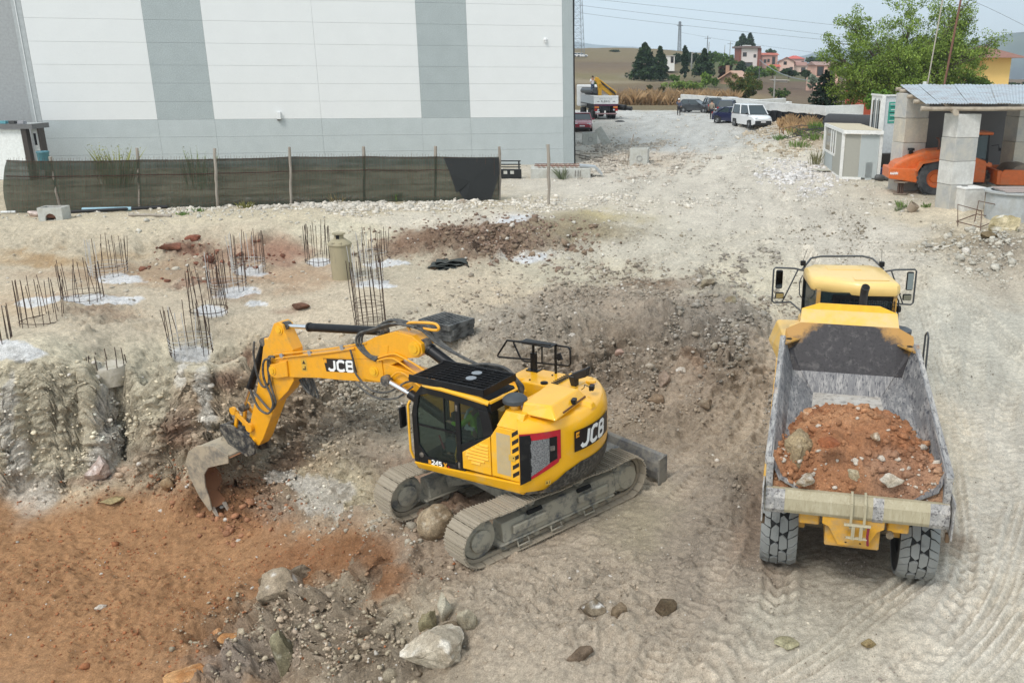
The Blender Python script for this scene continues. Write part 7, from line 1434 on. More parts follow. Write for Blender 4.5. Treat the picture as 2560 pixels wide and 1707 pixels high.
tuft('low grey-green weed right of the pillar on the earth', 2062, 484, .2, 26, (120, 126, 96), z0=2.4, spread=.25, lean=.8, seed=13, leafy=2)
tuft('tall dry-green weed at the left corner of the small white booth', 1872, 378, 1.1, 60, (120, 118, 84), z0=2.7, spread=.45, lean=.5, seed=14, leaf=.02, leafy=3)
for i, (x, y, s_, lab) in enumerate(((1838, 312, .9, 'bright green weed patch on the spoil bank by the netting, far left'), (1868, 322, .8, 'low green weed patch in front of the spoil bank'), (1838, 338, .6, 'low green weed nearest the white gravel'), (1876, 300, 1.1, 'leafy green weed against the black roll, left one'), (1892, 302, 1.0, 'leafy green weed against the black roll, right one'), (1792, 322, .5, 'small weed right of the white van'))):
    tuft(lab, x, y, s_, 70, (104, 128, 58) if i < 3 else (92, 126, 48), z0=3.0, spread=.9 if i < 3 else .5, lean=.6, seed=20+i, leaf=.03, leafy=3, grp='weeds on the spoil bank')
# ================================================================== SHED, CABINS, ROLLER
CON = [mat('block_grey', (.40, .40, .385), .85, dirt=(.52, .49, .42), dirt_amt=.45, dscale=1.5, bump=.4), mat('block_beige', (.52, .47, .38), .85, dirt=(.40, .38, .34), dirt_amt=.35, dscale=1.5, bump=.4), mat('block_pale', (.62, .61, .57), .85, dirt=(.46, .44, .40), dirt_amt=.35, dscale=1.6, bump=.4)]
def pillar(label, x, y, yt, wpx, kinds, rz, z0=2.5, d=.95, side=.75):
    P = gat(x, y, z0=z0); px = P.y/(FPX/KS); w = wpx*px; H = atY(x, yt, P.y).z-P.z; t = thing('block_pillar', label, 'pillar', P, rz); h = H/len(kinds)
    for k, c in enumerate(kinds): m = MB(); j = random.uniform(-.02, .02); m.b(-w/2+j, w/2+j, 0, d, k*h+.012-(.2 if k == 0 else 0), (k+1)*h); m.build('block', CON[c], t, bevel=.02, seg=2)
    return t, P, w, H
p1, P1, w1, H1 = pillar('tall pillar of stacked pale concrete blocks in front of the orange roller', 2203, 478, 262, 60, [0, 2, 0, 2], .30)
p2, P2, w2, H2 = pillar('pillar of grey and beige blocks with scribbles beside the tall cabin', 2090, 438, 215, 58, [0, 0, 1, 0], .25, d=1.0)
p3, P3, w3, H3 = pillar('dark block pillar at the back right of the shed', 2335, 440, 210, 40, [0, 1, 0, 0], .25)
P = gat(2232, 482, z0=2.5); t = thing('block', 'low pale concrete block with a flat cap in front of the tall pillar', 'concrete block', P, .25)
m = MB(); m.b(-.50, .50, -.1, .8, -.1, .86); m.build('block_body', CON[2], t, bevel=.03, seg=2); m = MB(); m.b(-.52, .52, -.12, .82, .861, .95); m.build('cap', mat('cap_white', (.72, .71, .68), .8), t, bevel=.02); m = MB(); m.b(-.35, -.1, .3, .4, .951, .97); m.build('dark_offcut', BLK(), t)
# roof on logs
sh = thing('shed_roof', 'corrugated grey metal roof carried on logs over the orange roller', 'shed roof', P1, 0)
zf = P1.z+H1+.28
LG = mat('log_pale', (.42, .36, .28), .8, bump=.4, dirt=(.25, .20, .15), dirt_amt=.3)
E0 = atY(2130, 240, P1.y+.3)-P1; 
fl, fr = atY(2128, 240, P1.y-.2)-P1, atY(2420, 240, P1.y-.4)-P1      # front eave
bl_, br_ = atY(2068, 196, P1.y+7.5)-P1, atY(2440, 196, P1.y+7.)-P1     # back edge
CR = mat('corrugated', (.44, .49, .52), .38, metal=.3, dirt=(.30, .22, .20), dirt_amt=.22, dscale=1.1, var=.12)
NS = 9
for s in range(NS):
    m = MB(); n = 30
    for i in range(n+1):
        u = (s+i/n)/NS*1.0+(.002 if i == n else 0); a = fl.lerp(fr, u); b_ = bl_.lerp(br_, u); h = .035*abs(math.sin(i*math.pi/6))**.5; m.v += [tuple(a+Vector((0, 0, h))), tuple(a.lerp(b_, .5)+Vector((0, 0, h-.02+.02*(s % 2)))), tuple(b_+Vector((0, 0, h)))]
    for i in range(n): q = i*3; m.f += [(q, q+3, q+4, q+1), (q+1, q+4, q+5, q+2)]; m.m += [0, 0]
    o = m.build('roof_sheet', CR, sh, fix=False); o.location.z = .02*(s % 2); md = o.modifiers.new('s', 'SOLIDIFY'); md.thickness = .01
def rlog(a, b_, r): m = MB(); m.tube([a, a.lerp(b_, .5)+Vector((0, 0, -.02)), b_], [r, r*.95, r*.9], 10); m.build('log', LG, sh, smooth=True)
for u in (.10, .36): 
    pass
rlog(fl.lerp(fr, -.03)+Vector((0, .15, -.18)), fl.lerp(fr, 1)+Vector((0, .15, -.15)), .10)
for k, u in enumerate((.25, .5, .8)): rlog(fl.lerp(bl_, u)+Vector((-.22, 0, -.12)), fr.lerp(br_, u)+Vector((0, 0, -.12)), .09)
rlog(fl.lerp(fr, .22)+Vector((0, -.3, -.33)), bl_.lerp(br_, .22)+Vector((0, 0, -.3)), .12); rlog(bl_.lerp(br_, .02)+Vector((-.35, 0, -.2)), bl_.lerp(br_, .5)+Vector((0, 0, -.2)), .10)
a = atY(2122, 300, P1.y+7.2); m = MB(); m.b(a.x, a.x+11, P1.y+7.2, P1.y+7.4, 2.2, atY(2130, 222, P1.y+7.2).z); tag(m.build('back_wall', mat('wall_dark_render', (.17, .165, .165), .85, var=.06, vscale=.6), None), 'plain dark grey rendered wall at the back of the shed', 'wall')
# thin poles behind the roof
for i, (xa, ya, xb, yb, r, lab) in enumerate(((2130, 196, 2167, -10, .035, 'slim pale pole rising behind the left end of the shed roof'), (2168, 200, 2209, -10, .06, 'rusty brown pole leaning behind the shed roof, right of the slim pale one'))):
    a, b_ = atY(xa, ya, 49), atY(xb, yb, 49); a2 = a+(a-b_)*.35; m = MB(); m.tube([a2, a, b_], r, 8); tag(m.build('pole', (mat('pole_pale', (.4, .36, .3), .7), mat('pole_rust', (.17, .08, .05), .7))[i], None, smooth=True), lab, 'pole')
a = atY(2124, 192, 49); m = MB(); m.box(a, (.16, .16, .18)); m.tube([a, a+Vector((0, 0, -.5))], .02, 5); tag(m.build('floodlight', PW, None, bevel=.02), 'small white lamp head above the left end of the shed roof', 'lamp')
# small booth: white frame, grey and green-grey panels, beige roof
def cabin_quad(mb, A, B, C, D): mb.add([A, B, C, D], [(0, 1, 2, 3)])
BC_ = gat(1930, 412, z0=2.6); bz = BC_.z; px = BC_.y/(FPX/KS); hB = atY(1936, 306, BC_.y).z-bz
tb = thing('booth', 'small white-framed grey cabin with a beige flat roof at the edge of the road', 'cabin', BC_, 0)
Rb = at(2016, 415, bz)-BC_; Rb.z = 0; Lb = at(1890, 384, bz)-BC_; Lb.z = 0; WF = mat('frame_white', (.78, .78, .75), .45); GA = mat('cabin_taupe', (.36, .355, .31), .6, var=.03); GB = mat('cabin_greygreen', (.42, .46, .46), .6, var=.03)
Z = Vector((0, 0, 1))
def slab(name, a, b_, z0, z1, matr, th=.04, par=tb, out=0.):
    """upright plate from a to b on plan"""
    d = (b_-a).normalized(); nn = Vector((d.y, -d.x, 0)); a, b_ = a+nn*out, b_+nn*out; m = MB(); m.hexa([a+Z*z0, b_+Z*z0, b_-nn*th+Z*z0, a-nn*th+Z*z0, a+Z*z1, b_+Z*z1, b_-nn*th+Z*z1, a-nn*th+Z*z1]); return m.build(name, matr, par)
OB = Vector((0, 0, 0))
slab('wall_panel', OB.lerp(Rb, .05), OB.lerp(Rb, .46), .12, hB-.05, GA); slab('wall_panel', OB.lerp(Rb, .465), OB.lerp(Rb, .95), .12, hB-.05, GB)
for p0 in (OB, Rb, Lb): m = MB(); m.b(p0.x-.07, p0.x+.07, p0.y-.07, p0.y+.07, 0, hB); m.build('frame_post', WF, tb)
slab('sill_rail', OB, OB.lerp(Rb, .55), .02, .14, WF, .06, out=.04)
slab('wall_panel', Lb.lerp(OB, .04), Lb.lerp(OB, .50), .12, 1.0, GB); slab('wall_panel', Lb.lerp(OB, .52), Lb.lerp(OB, .96), .12, hB-.05, GA); slab('wall_panel', Lb.lerp(OB, .04), Lb.lerp(OB, .12), 1.0, hB, GA)
slab('sill_rail', Lb, OB, .02, .12, WF, .05, out=.03); slab('sill_rail', Lb, Lb.lerp(OB, .62), .98, 1.10, WF, .05, out=.03)
slab('window', Lb.lerp(OB, .10), Lb.lerp(OB, .62), 1.10, hB-.1, glassmat('booth_glass', (.10, .11, .10)), .02)
for u in (.38, .50, .62): slab('window_bar', Lb.lerp(OB, u-.018), Lb.lerp(OB, u+.018), 1.08, hB-.05, WF, .05, out=.025)
Db = Lb+Rb
m = MB(); ov = .12; c4 = [OB, Rb, Db, Lb]; cc_ = Db*.5; c4 = [cc_+(q-cc_)*1.06 for q in c4]
m.hexa([q+Z*(hB-.02) for q in c4]+[q+Z*(hB+.16) for q in c4]); m.build('roof_fascia', WF, tb); m = MB(); c5 = [cc_+(q-cc_)*.94 for q in c4]; m.hexa([q+Z*(hB+.165) for q in c5]+[q+Z*(hB+.18) for q in c5]); m.build('roof_deck', mat('roof_beige', (.52, .45, .32), .8), tb)
slab('door_bag', Rb.lerp(OB, .35), Rb.lerp(OB, .17), .0, .92, GB, .01)
P = at(2000, 411, bz); m = MB(); m.hexa([P+Vector((-.16, -.12, 0)), P+Vector((.14, -.12, 0)), P+Vector((.14, .02, 0)), P+Vector((-.16, .02, 0)), P+Vector((-.12, .0, 1.0)), P+Vector((.16, .0, 1.0)), P+Vector((.16, .08, 1.0)), P+Vector((-.12, .08, 1.0))]); tag(m.build('white_sack', mat('sack_white', (.72, .70, .68), .6, dirt=(.2, .16, .2), dirt_amt=.12, dscale=5), None, bevel=.03), 'upright white printed sack leaning on the small booth', 'sack')
P = gat(1882, 396, z0=2.6); m = MB(); m.hexa([P+Vector((-.35, .5, .10)), P+Vector((.1, -.35, .10)), P+Vector((.62, -.2, .10)), P+Vector((.25, .6, .10)), P+Vector((-.35, .5, .14)), P+Vector((.1, -.35, .14)), P+Vector((.62, -.2, .14)), P+Vector((.25, .6, .14))]); tag(m.build('concrete_plate', mat('slab_grey', (.42, .41, .34), .85), None), 'flat grey slab lying at the left corner of the small booth', 'slab')
# tall cabin with windows and the green poster
TC = atY(2010, 300, 44); ctz = TC.z
tc_ = thing('tall_cabin', 'tall white cabin with a glazed end and a green poster between booth and pillar', 'cabin', Vector((0, 0, 0)), 0)
a0, a1, a2 = atY(2003, 222, 52.5), atY(2030, 222, 50.0), atY(2075, 222, 50.5); zt, zb = a1.z, 2.7
def slab2(n_, a, b_, z0, z1, m_, out=0, th=.05): a = Vector((a.x, a.y, 0)); b_ = Vector((b_.x, b_.y, 0)); return slab(n_, a, b_, z0, z1, m_, th, tc_, out)
slab2('end_wall', a0, a1, zb+.6, zt, WF); slab2('side_wall', a1, a2, zb+.6, zt, mat('cabin_pale', (.66, .69, .69), .5)); slab2('window', a0.lerp(a1, .16), a0.lerp(a1, .84), zt-2.3, zt-.25, glassmat('dark_glass'), .02, .02); slab2('lower_panel', a1, a2, zt-4.3, zt-3.2, MATS['cabin_pale'], .01)
for u in (.14, .36, .50, .66, .86): slab2('window_bar', a0.lerp(a1, u-.03), a0.lerp(a1, u+.03), zt-2.4, zt-.15, WF if u not in (.36, .66) else mat('bar_grey', (.3, .33, .33), .5), .04)
slab2('corner_post', a1+Vector((-.08, 0, 0)), a1+Vector((.12, 0, 0)), zb, zt+.02, WF, .05); slab2('roof_edge', a0, a1, zt, zt+.1, WF, .06); slab2('roof_edge', a1, a2, zt, zt+.1, WF, .06)
pm = mat('poster_green', (.06, .36, .27), .5); slab2('poster', a1.lerp(a2, .30), a1.lerp(a2, .86), zt-1.45, zt-.30, pm, .015, .01)
for k in range(7): slab2('poster_print', a1.lerp(a2, .36+.03*(k % 3)), a1.lerp(a2, .62+.06*((k*2) % 4)), zt-.40-.15*k-.04, zt-.40-.15*k, WF if k % 2 == 0 else BLK(), .022, .004)
m = MB(); q = [a0, a1, a2, a2+(a0-a1)]; m.hexa([Vector((v.x, v.y, zt-.02)) for v in q]+[Vector((v.x, v.y, zt+.0)) for v in q]); m.build('roof_deck', WF, tc_)
a, b_ = atY(2018, 412, 49.6), atY(2072, 412, 49.6); m = MB(); m.b(a.x, b_.x, 49.4, 50.6, 2.3, 3.7); tag(m.build('dark_recess', mat('recess_dark', (.03, .025, .022), .9), None), 'plain dark box filling the gap under the tall cabin', 'infill')  # one plain dark box fills the recess below the cabin
# bits and pieces by the shed
P = gat(2030, 412, z0=2.55); m = MB(); m.lathe([(0, 0), (.26, 0), (.28, .05), (.27, .3), (.22, .5), (.1, .55), (0, .55)], 16, tuple(P+Vector((0, .5, 0)))); tag(m.build('blue_drum', mat('drum_blue', (.03, .07, .25), .4), None, smooth=True), 'blue plastic drum under the tall cabin', 'drum')
for k, (x, lab) in enumerate(((2020, 'left one of two small dark gas cylinders lying by the blue drum'), (2040, 'right one of two small dark gas cylinders lying by the blue drum'))):
    P = gat(x, 416, z0=2.55); m = MB(); m.lathe([(0, -.25), (.12, -.24), (.17, -.15), (.17, .15), (.12, .24), (0, .25)], 14, tuple(P+Vector((0, 0, .17))), 'x'); tag(m.build('gas_cylinder', mat('cyl_grey', (.08, .08, .078), .5), None, smooth=True), lab, 'gas cylinder')
for k, (x, c_, lab) in enumerate(((2070, (.12, .30, .30), 'teal bucket standing behind the orange roller'), (2092, (.10, .25, .12), 'green bucket half hidden by the orange roller'))):
    P = gat(x, 420, z0=2.5); m = MB(); m.lathe([(.11, 0), (.15, .28), (.165, .29), (.14, .27), (.10, .02)], 14, tuple(P)); tag(m.build('bucket', mat('bucket_%d' % k, c_, .5), None, smooth=True), lab, 'bucket')
P = gat(2067, 446, z0=2.5); t = thing('cable_spool', 'upturned wooden cable spool on the ground in front of the shed', 'cable spool', P, 0)
WS = mat('spool_wood', (.26, .21, .16), .8, bump=.3)
for z in (.0, .56): m = MB(); m.lathe([(0, z), (.33, z), (.33, z+.04), (0, z+.04)], 20); m.build('flange', WS, t)
for k in range(7): m = MB(); a = k*.9; m.box((.11*math.cos(a), .11*math.sin(a), .30), (.07, .04, .52), rotm('Z', a)); m.build('stave', mat('spool_dark', (.13, .08, .06), .8), t)
P = gat(2090, 486, z0=2.4); m = MB(); m.lathe([(.0, 0), (.20, 0), (.22, .35), (.19, .36), (.17, .05)], 12, (0, 0, 0)); o = m.build('clay_pot', mat('pot_brown', (.28, .22, .16), .85, bump=.5), None, smooth=True); o.location = P+Vector((0, 0, .05)); o.rotation_euler = (.3, .5, 0); tag(o, 'broken grey-brown bucket of set cement tipped on the ground by the weeds', 'bucket')
RBX = mat('rusty_bar', (.13, .075, .05), .7)
t = thing('rebar_stirrups', 'set of bent rusty steel stirrups standing upright right of the shed pillar', 'steel stirrups', Vector((0, 0, 0)))
for k, pts in enumerate((((2200, 518), (2200, 470), (2255, 485), (2252, 530)), ((2238, 512), (2248, 462), (2312, 475), (2308, 505)), ((2196, 515), (2250, 528), (2300, 508), (2243, 500)))):
    B0 = gat(*pts[0], z0=2.3); P_3 = [B0]+[atY(x, y, B0.y) for x, y in pts[1:3]]+[gat(*pts[3], z0=2.3)]
    if k == 2: P_3 = [gat(*q, z0=2.3)+Vector((0, 0, .1)) for q in pts]+[B0+Vector((0, 0, .1))]
    m = MB(); m.tube(P_3, .022, 6); m.build('stirrup', RBX, t)
P = gat(2330, 508, z0=2.4); px = P.y/(FPX/KS); t = thing('concrete_ring', 'grey round concrete tank covered with planks at the right edge', 'concrete tank', P+Vector((.25, .9, 0)), 0)
m = MB(); m.lathe([(.95, -.3), (1.05, .1), (1.05, 1.05), (1.16, 1.08), (1.16, 1.15), (.9, 1.15), (.9, .2)], 36); m.build('ring_wall', mat('tank_grey', (.42, .44, .44), .8, dirt=(.34, .33, .29), dirt_amt=.3, dscale=1.5, bump=.2), t, smooth=True)
for k in range(6): m = MB(); m.bar((-.7, -.75+k*.26, 1.19+.02*(k % 2)), (1.1, -.65+k*.26, 1.19+.02*(k % 2)), .18, .04); m.build('plank', mat('plank_old', (.40, .33, .30), .85, bump=.4), t)
P = at(2310, 440, 2.5)
# ---- orange roller (frame: X forward to the right, origin under the rear wheel)
RO_ = gat(2147, 450, z0=2.5); RO_ = RO_+Vector((.1, 1.2, 0)); OR = mat('roller_orange', (.62, .13, .02), .45, dirt=(.42, .20, .10), dirt_amt=.2, coat=.2); rl = thing('road_roller', 'orange road roller parked under the corrugated shed roof', 'road roller', RO_, -.10)
m = MB(); prof = [(-1.95, 1.12), (-1.8, 1.42), (-1.2, 1.75), (-.4, 2.02), (.7, 2.12), (1.5, 2.1), (1.5, 1.0), (-1.5, .95)]; m.prism(prof, -.7, .7, 'y'); m.build('bonnet', OR, rl, bevel=.12, seg=3)
m = MB(); m.hexa([(-2.1, -.85, .72), (-.75, -.95, .55), (-.75, .95, .55), (-2.1, .85, .72), (-2.1, -.85, 1.22), (-.78, -.98, 1.22), (-.78, .98, 1.22), (-2.1, .85, 1.22)]); m.build('rear_ballast', OR, rl, bevel=.04, seg=2)
t_, w_ = stroke_text('HAMM', .11, .28, .16); t_.fn(lambda x, y, z: (-2.05+x, -.90+y-.02*x, .92+z)); t_.build('lettering', MATS['decal_white'], rl, fix=False)
for s in (-1, 1):
    wq = MB(); wq.lathe([(.42, -.28), (.72, -.28), (.80, -.2), (.82, 0), (.80, .2), (.72, .28), (.42, .28)], 28, (0, s*.82, .78), 'y')
    for k in range(22):
        a = 2*math.pi*k/22
        for h_ in (-1, 1): wq.box((.82*math.cos(a+h_*.07), s*.82+h_*.13, .78+.82*math.sin(a+h_*.07)), (.05, .22, .09), rotm('Y', -a)@rotm('X', h_*.5))
    wq.build('rear_tyre', mat('roller_tyre', (.03, .033, .036), .8, dirt=(.10, .10, .10), dirt_amt=.4), rl); m = MB(); m.lathe([(0, -.15), (.2, -.15), (.22, -.1), (.38, -.12), (.44, -.26), (.44, .2), (0, .2)], 20, (0, s*.82, .78), 'y'); m.build('rear_rim', OR, rl, smooth=True)
m = MB(); m.prism([(-.95, 1.1), (-.75, 1.55), (.2, 1.72), (.9, 1.55), (1.1, 1.0), (1.0, 1.0), (.8, 1.45), (.2, 1.62), (-.65, 1.45), (-.85, 1.1)], -1.12, 1.12, 'y'); m.build('wheel_arch', OR, rl)
m = MB(); m.b(1.0, 2.35, -.72, .72, .6, 1.55); m.prism([(1.2, 1.55), (1.2, 1.95), (2.6, 1.5), (2.6, 1.3)], -.7, .7, 'y'); m.build('platform', OR, rl, bevel=.03)
for (x, y) in ((1.35, -.68), (1.35, .68), (2.35, -.68), (2.35, .68)): m = MB(); m.bar((x, y, 1.5), (x-.08 if x < 2 else x-.05, y*.92, 2.78), .08); m.build('cab_pillar', BLK(), rl)
m = MB(); m.b(1.12, 2.50, -.75, .75, 2.78, 2.92); m.build('cab_roof', OR, rl, bevel=.06, seg=3)
for y in (-.66, .66): m = MB(); m.b(1.4, 2.3, y-.01, y+.01, 1.7, 2.74); m.build('cab_window', glassmat('roller_glass', (.05, .08, .09), .05, alpha=.35), rl)
m = MB(); m.b(1.5, 1.9, -.25, .25, 1.5, 2.2); m.build('seat', mat('seat_orange', (.35, .1, .04), .7), rl, bevel=.05)
m = MB(); m.tube([(-1.0, 0, 1.8), (-1.0, 0, 1.98)], .09, 10); m.lathe([(0, 0), (.17, 0), (.15, .1), (0, .12)], 12, (-1.0, 0, 1.98)); m.build('air_cap', BLK(), rl, smooth=True)
m = MB(); m.tube([(.15, -.4, 2.05), (.17, -.4, 2.42), (.10, -.4, 2.58), (.0, -.4, 2.60)], .045, 8); m.build('exhaust', mat('exhaust_rust', (.12, .05, .03), .6), rl, smooth=True)
m = MB(); m.lathe([(0, -1.0), (.70, -1.0), (.75, -.98), (.75, .98), (.70, 1.0), (0, 1.0)], 36, (4.0, 0, .75), 'y'); m.build('drum', mat('drum_steel', (.16, .13, .10), .6, dirt=(.25, .20, .15), dirt_amt=.5), rl, smooth=True)
m = MB(); 
for s in (-1, 1): m.prism([(2.9, .55), (5.1, .55), (5.1, .9), (4.5, 1.25), (3.05, 1.25), (2.9, 1.1)], s*1.12-.06, s*1.12+.06, 'y')
m.b(2.75, 2.95, -1.15, 1.15, .55, 1.2); m.build('drum_frame', OR, rl, bevel=.02)
m = MB(); m.b(2.3, 2.8, -.15, .15, .6, .95); m.lathe([(0, .45), (.14, .45), (.14, 1.1), (0, 1.1)], 12, (2.55, 0, 0)); m.build('centre_joint', DARKM(), rl)
m = MB(); m.tube([(2.45, -.72, 2.3), (2.75, -.8, 2.35), (2.78, -.8, 2.1)], .015, 5); m.box((2.8, -.85, 2.15), (.06, .16, .14)); m.build('mirror', BLK(), rl)
# ================================================================== WHITE WALLS, BLACK NETTING, ROLL
WPN = mat('precast_white', (.70, .71, .69), .75, dirt=(.45, .45, .43), dirt_amt=.2, dscale=.8, streak=.5)
def wallq(label, pts, h, th=.25, m_=WPN, name='precast_wall', joints=0, cat='wall'):
    """pts: survey pixels of the top edge with distances"""
    t = thing(name, label, cat, Vector((0, 0, 0)))
    for (x0, y0, Y0), (x1, y1, Y1) in zip(pts, pts[1:]):
        A, B = atY(x0, y0, Y0), atY(x1, y1, Y1); n_ = max(1, joints); 
        for k in range(n_):
            a, b_ = A.lerp(B, k/n_+(.002 if k else 0)), A.lerp(B, (k+1)/n_-.002); d = (b_-a); d.z = 0; d.normalize(); nn = Vector((-d.y, d.x, 0))*th
            m = MB(); m.hexa([a-Z*h, b_-Z*h, b_-Z*h+nn, a-Z*h+nn, a, b_, b_+nn, a+nn]); m.build('wall_panel', m_, t, bevel=.015)
    return t
wallq('long low grey concrete wall behind the parked cars', [(1563, 217, 118), (1812, 234, 92)], 2.2, .4, joints=7)
wallq('white precast wall panels behind the white van', [(1727, 233, 82), (1897, 244, 72)], 2.0, .3, joints=4)
wallq('white precast wall running to the right behind the black netting', [(1898, 244, 72), (1985, 241, 74)], 2.2, .3, joints=2)
wallq('white precast beam lying behind the van wall', [(1727, 231, 84), (1806, 226, 86)], .6, .5, joints=1)
m = MB(); xs_ = np.linspace(1762, 1962, 60)
for i, x in enumerate(xs_):
    Y = 76-(x-1762)*.05; yt = 253+(x-1762)*.089+1.0*math.sin(x*.2); 
    if x > 1900: yt = 265-(x-1900)*.03
    T = atY(x, yt, Y); T.y += .25*math.sin(x*.5)
    hh = .95+.35*min(1, (x-1762)/100); m.v += [tuple(T), tuple(T-Z*hh*.5+Vector((0, .1*math.sin(x*.7), 0))), tuple(T-Z*(hh+.15*math.sin(x*.3)))]
for i in range(len(xs_)-1):
    for k in (0, 1): a = i*3+k; m.f.append((a, a+3, a+4, a+1)); m.m.append(0)
tag(m.build('black_netting', mat('net_black', (.012, .012, .014), .8), None, smooth=True, fix=False), 'black netting curtain hung below the white walls', 'netting')
a, b_ = atY(1905, 282, 56), atY(2010, 287, 53); m = MB(); m.tube([a+Vector((-.25, 0, -.2)), a, b_], [.3, .55, .55], 18); o = m.build('black_roll', mat('roll_grey', (.045, .045, .047), .8, bump=.5), None, smooth=True); tag(o, 'large dark grey roll of netting lying behind the small booth', 'roll')
t = thing('wire_coils', 'tangled coils of dark wire lying on the spoil left of the booth', 'wire coil', gat(1860, 320, z0=3.0))
for k in range(9): m = MB(); r = random.Random(k); R0 = r.uniform(.5, 1.1); m.tube([(R0*math.cos(a)*1.6+r.uniform(-.1, .1)+k*.12-.5, R0*math.sin(a)*.6, .5+.45*R0*math.sin(a+k)+r.uniform(-.05, .05)) for a in np.linspace(0, 6, 16)], .018, 4); m.build('coil', mat('wire_dark', (.05, .045, .045), .7), t)
# ================================================================== VEHICLES IN THE YARD
TY_ = mat('car_tyre', (.02, .02, .02), .8); RM_ = mat('car_rim', (.42, .43, .44), .3, metal=.7); GLC = glassmat('car_glass', (.03, .045, .05), .04); HLT = mat('headlamp', (.55, .58, .60), .1, coat=1); TLT = mat('tail_lamp', (.35, .01, .01), .25); PLT = mat('number_plate', (.7, .7, .7), .4); PLB = mat('bumper_black', (.02, .021, .022), .6)
def car(label, loc, rz, col, L=4.2, Wd=1.75, H=1.5, kind='hatch', cname='c', scale=1, black_front=False, rails=False, name='parked_car', cat='car', group='vehicles parked in the yard'):
    t = thing(name, label, cat, loc, rz, group); pt = mat('paint_'+cname, col, .25, var=.02, coat=.8); h = L/2; w = Wd/2
    S_ = {'hatch': [(-h, .50, .86, .86), (-h+.15, .30, .98, .95), (-h+.9, .24, 1.0, 1), (0, .22, .98, 1), (h-1.15, .24, .95, 1), (h-.35, .26, .82, .96), (h, .38, .66, .82)],
          'van': [(-h, .40, 1.05, .95), (-h+.1, .28, 1.10, .98), (0, .24, 1.08, 1), (h-1.0, .24, 1.06, 1), (h-.3, .26, .96, .96), (h, .38, .76, .86)]}['van' if kind == 'van' else 'hatch']
    lp = []
    for (x, z0, z1, k) in S_:
        ww = w*k; lp.append([(x, -ww*.96, z0), (x, -ww, (z0+z1)*.5), (x, -ww*.97, z1-.1), (x, -ww*.82, z1), (x, ww*.82, z1), (x, ww*.97, z1-.1), (x, ww, (z0+z1)*.5), (x, ww*.96, z0)])
    m = MB(); m.loft(lp); m.build('body', pt, t, smooth=True, bevel=0)
    C = {'hatch': (-h+.12, -h+.45, h-2.0, h-1.15), 'sedan': (-h+.55, -h+1.35, h-2.05, h-1.2), 'suv': (-h+.08, -h+.35, h-2.1, h-1.35), 'van': (-h+.02, -h+.10, h-1.55, h-.85)}[kind]; zb_ = (1.08 if kind == 'van' else .95); b0, r0_, r1_, b1 = C
    def cab_(k, zt, inset): return [(b0+inset, -w*.92*k, zb_), (b1-inset, -w*.92*k, zb_), (b1-inset, w*.92*k, zb_), (b0+inset, w*.92*k, zb_), (r0_, -w*.74*k, zt), (r1_, -w*.74*k, zt), (r1_, w*.74*k, zt), (r0_, w*.74*k, zt)]
    m = MB(); m.hexa(cab_(.985, H-.06, .03)); m.build('window', GLC, t, bevel=.04, seg=2)
    m = MB(); T4 = [(r0_, -w*.76, H-.07), (r1_+.04, -w*.76, H-.07), (r1_+.04, w*.76, H-.07), (r0_, w*.76, H-.07)]; m.hexa(T4+[(q[0]*.97+.0, q[1]*.9, H) for q in T4])
    m.build('roof', pt, t, bevel=.03, seg=2)
    for s in (-1, 1):
        for (xa, xb) in ((b0+.02, r0_), (b1-.03, r1_), ((b0+b1)/2-.05, (r0_+r1_)/2+.0)):
            m = MB(); m.bar((xa, s*w*.925, zb_-.02), (xb, s*w*.755, H-.05), .07, .05); m.build('pillar', pt, t)
        m = MB(); m.box((b1-.25, s*(w+.08), zb_+.06), (.12, .20, .14)); m.build('mirror', PLB if black_front else pt, t, bevel=.03)
        m = MB(); m.box((h-.12, s*w*.62, .66 if kind != 'van' else .78), (.18, .30, .15), rotm('Z', -s*.25)); m.build('headlight', HLT, t, bevel=.03)
        m = MB(); m.box((-h+.06, s*w*.76, .84), (.10, .22, .22 if kind != 'van' else .5)); m.build('tail_light', TLT, t, bevel=.02)
        for x in (-h+.72, h-.80):
            wl = thing('x', '', '', (x, s*(w-.10), .31)); wl.name = 'wheel'; del wl['label']; del wl['category']; wl.parent = t
            m = MB(); m.lathe([(.2, -.1), (.29, -.1), (.315, -.06), (.315, .06), (.29, .1), (.2, .1)], 20, axis='y'); m.build('tyre', TY_, wl, smooth=True); m = MB(); m.lathe([(0, s*.085), (.05, s*.1), (.19, s*.09), (.21, s*.105), (.21, 0)], 12, axis='y'); m.build('rim', RM_, wl)
            m = MB(); m.lathe([(.335, .0), (.40, .0), (.40, .02), (.335, .02)], 20, (x, s*(w*.995), .33), 'y', a0=-.0, a1=math.pi) if False else m.box((x, s*(w-.02), .36), (.74, .03, .60)); m.build('wheel_arch', PLB, t, bevel=.12, seg=3)
        if rails: m = MB(); m.tube([(r0_+.1, s*w*.70, H+.05), (r1_-.1, s*w*.70, H+.05)], .025, 5); m.build('roof_rail', PLB if not black_front else RM_, t)
    m = MB(); m.b(h-.14, h+.03, -w*.82, w*.82, .24, .62 if black_front else .40); m.build('front_bumper', PLB, t, bevel=.06, seg=2)
    m = MB(); m.b(-h-.03, -h+.14, -w*.86, w*.86, .28, .52); m.build('rear_bumper', PLB if kind in ('suv', 'van') else pt, t, bevel=.05, seg=2)
    for x in (h+.035, -h-.035): m = MB(); m.b(x-.005, x+.005, -.22, .22, .46, .56); m.build('number_plate', PLT, t)
    return t
def cpos(x, y, z0=3.2): return gat(x, y, z0=z0)
def fwd(deg): return R_(deg)      # heading of the bonnet, degrees anticlockwise from the right
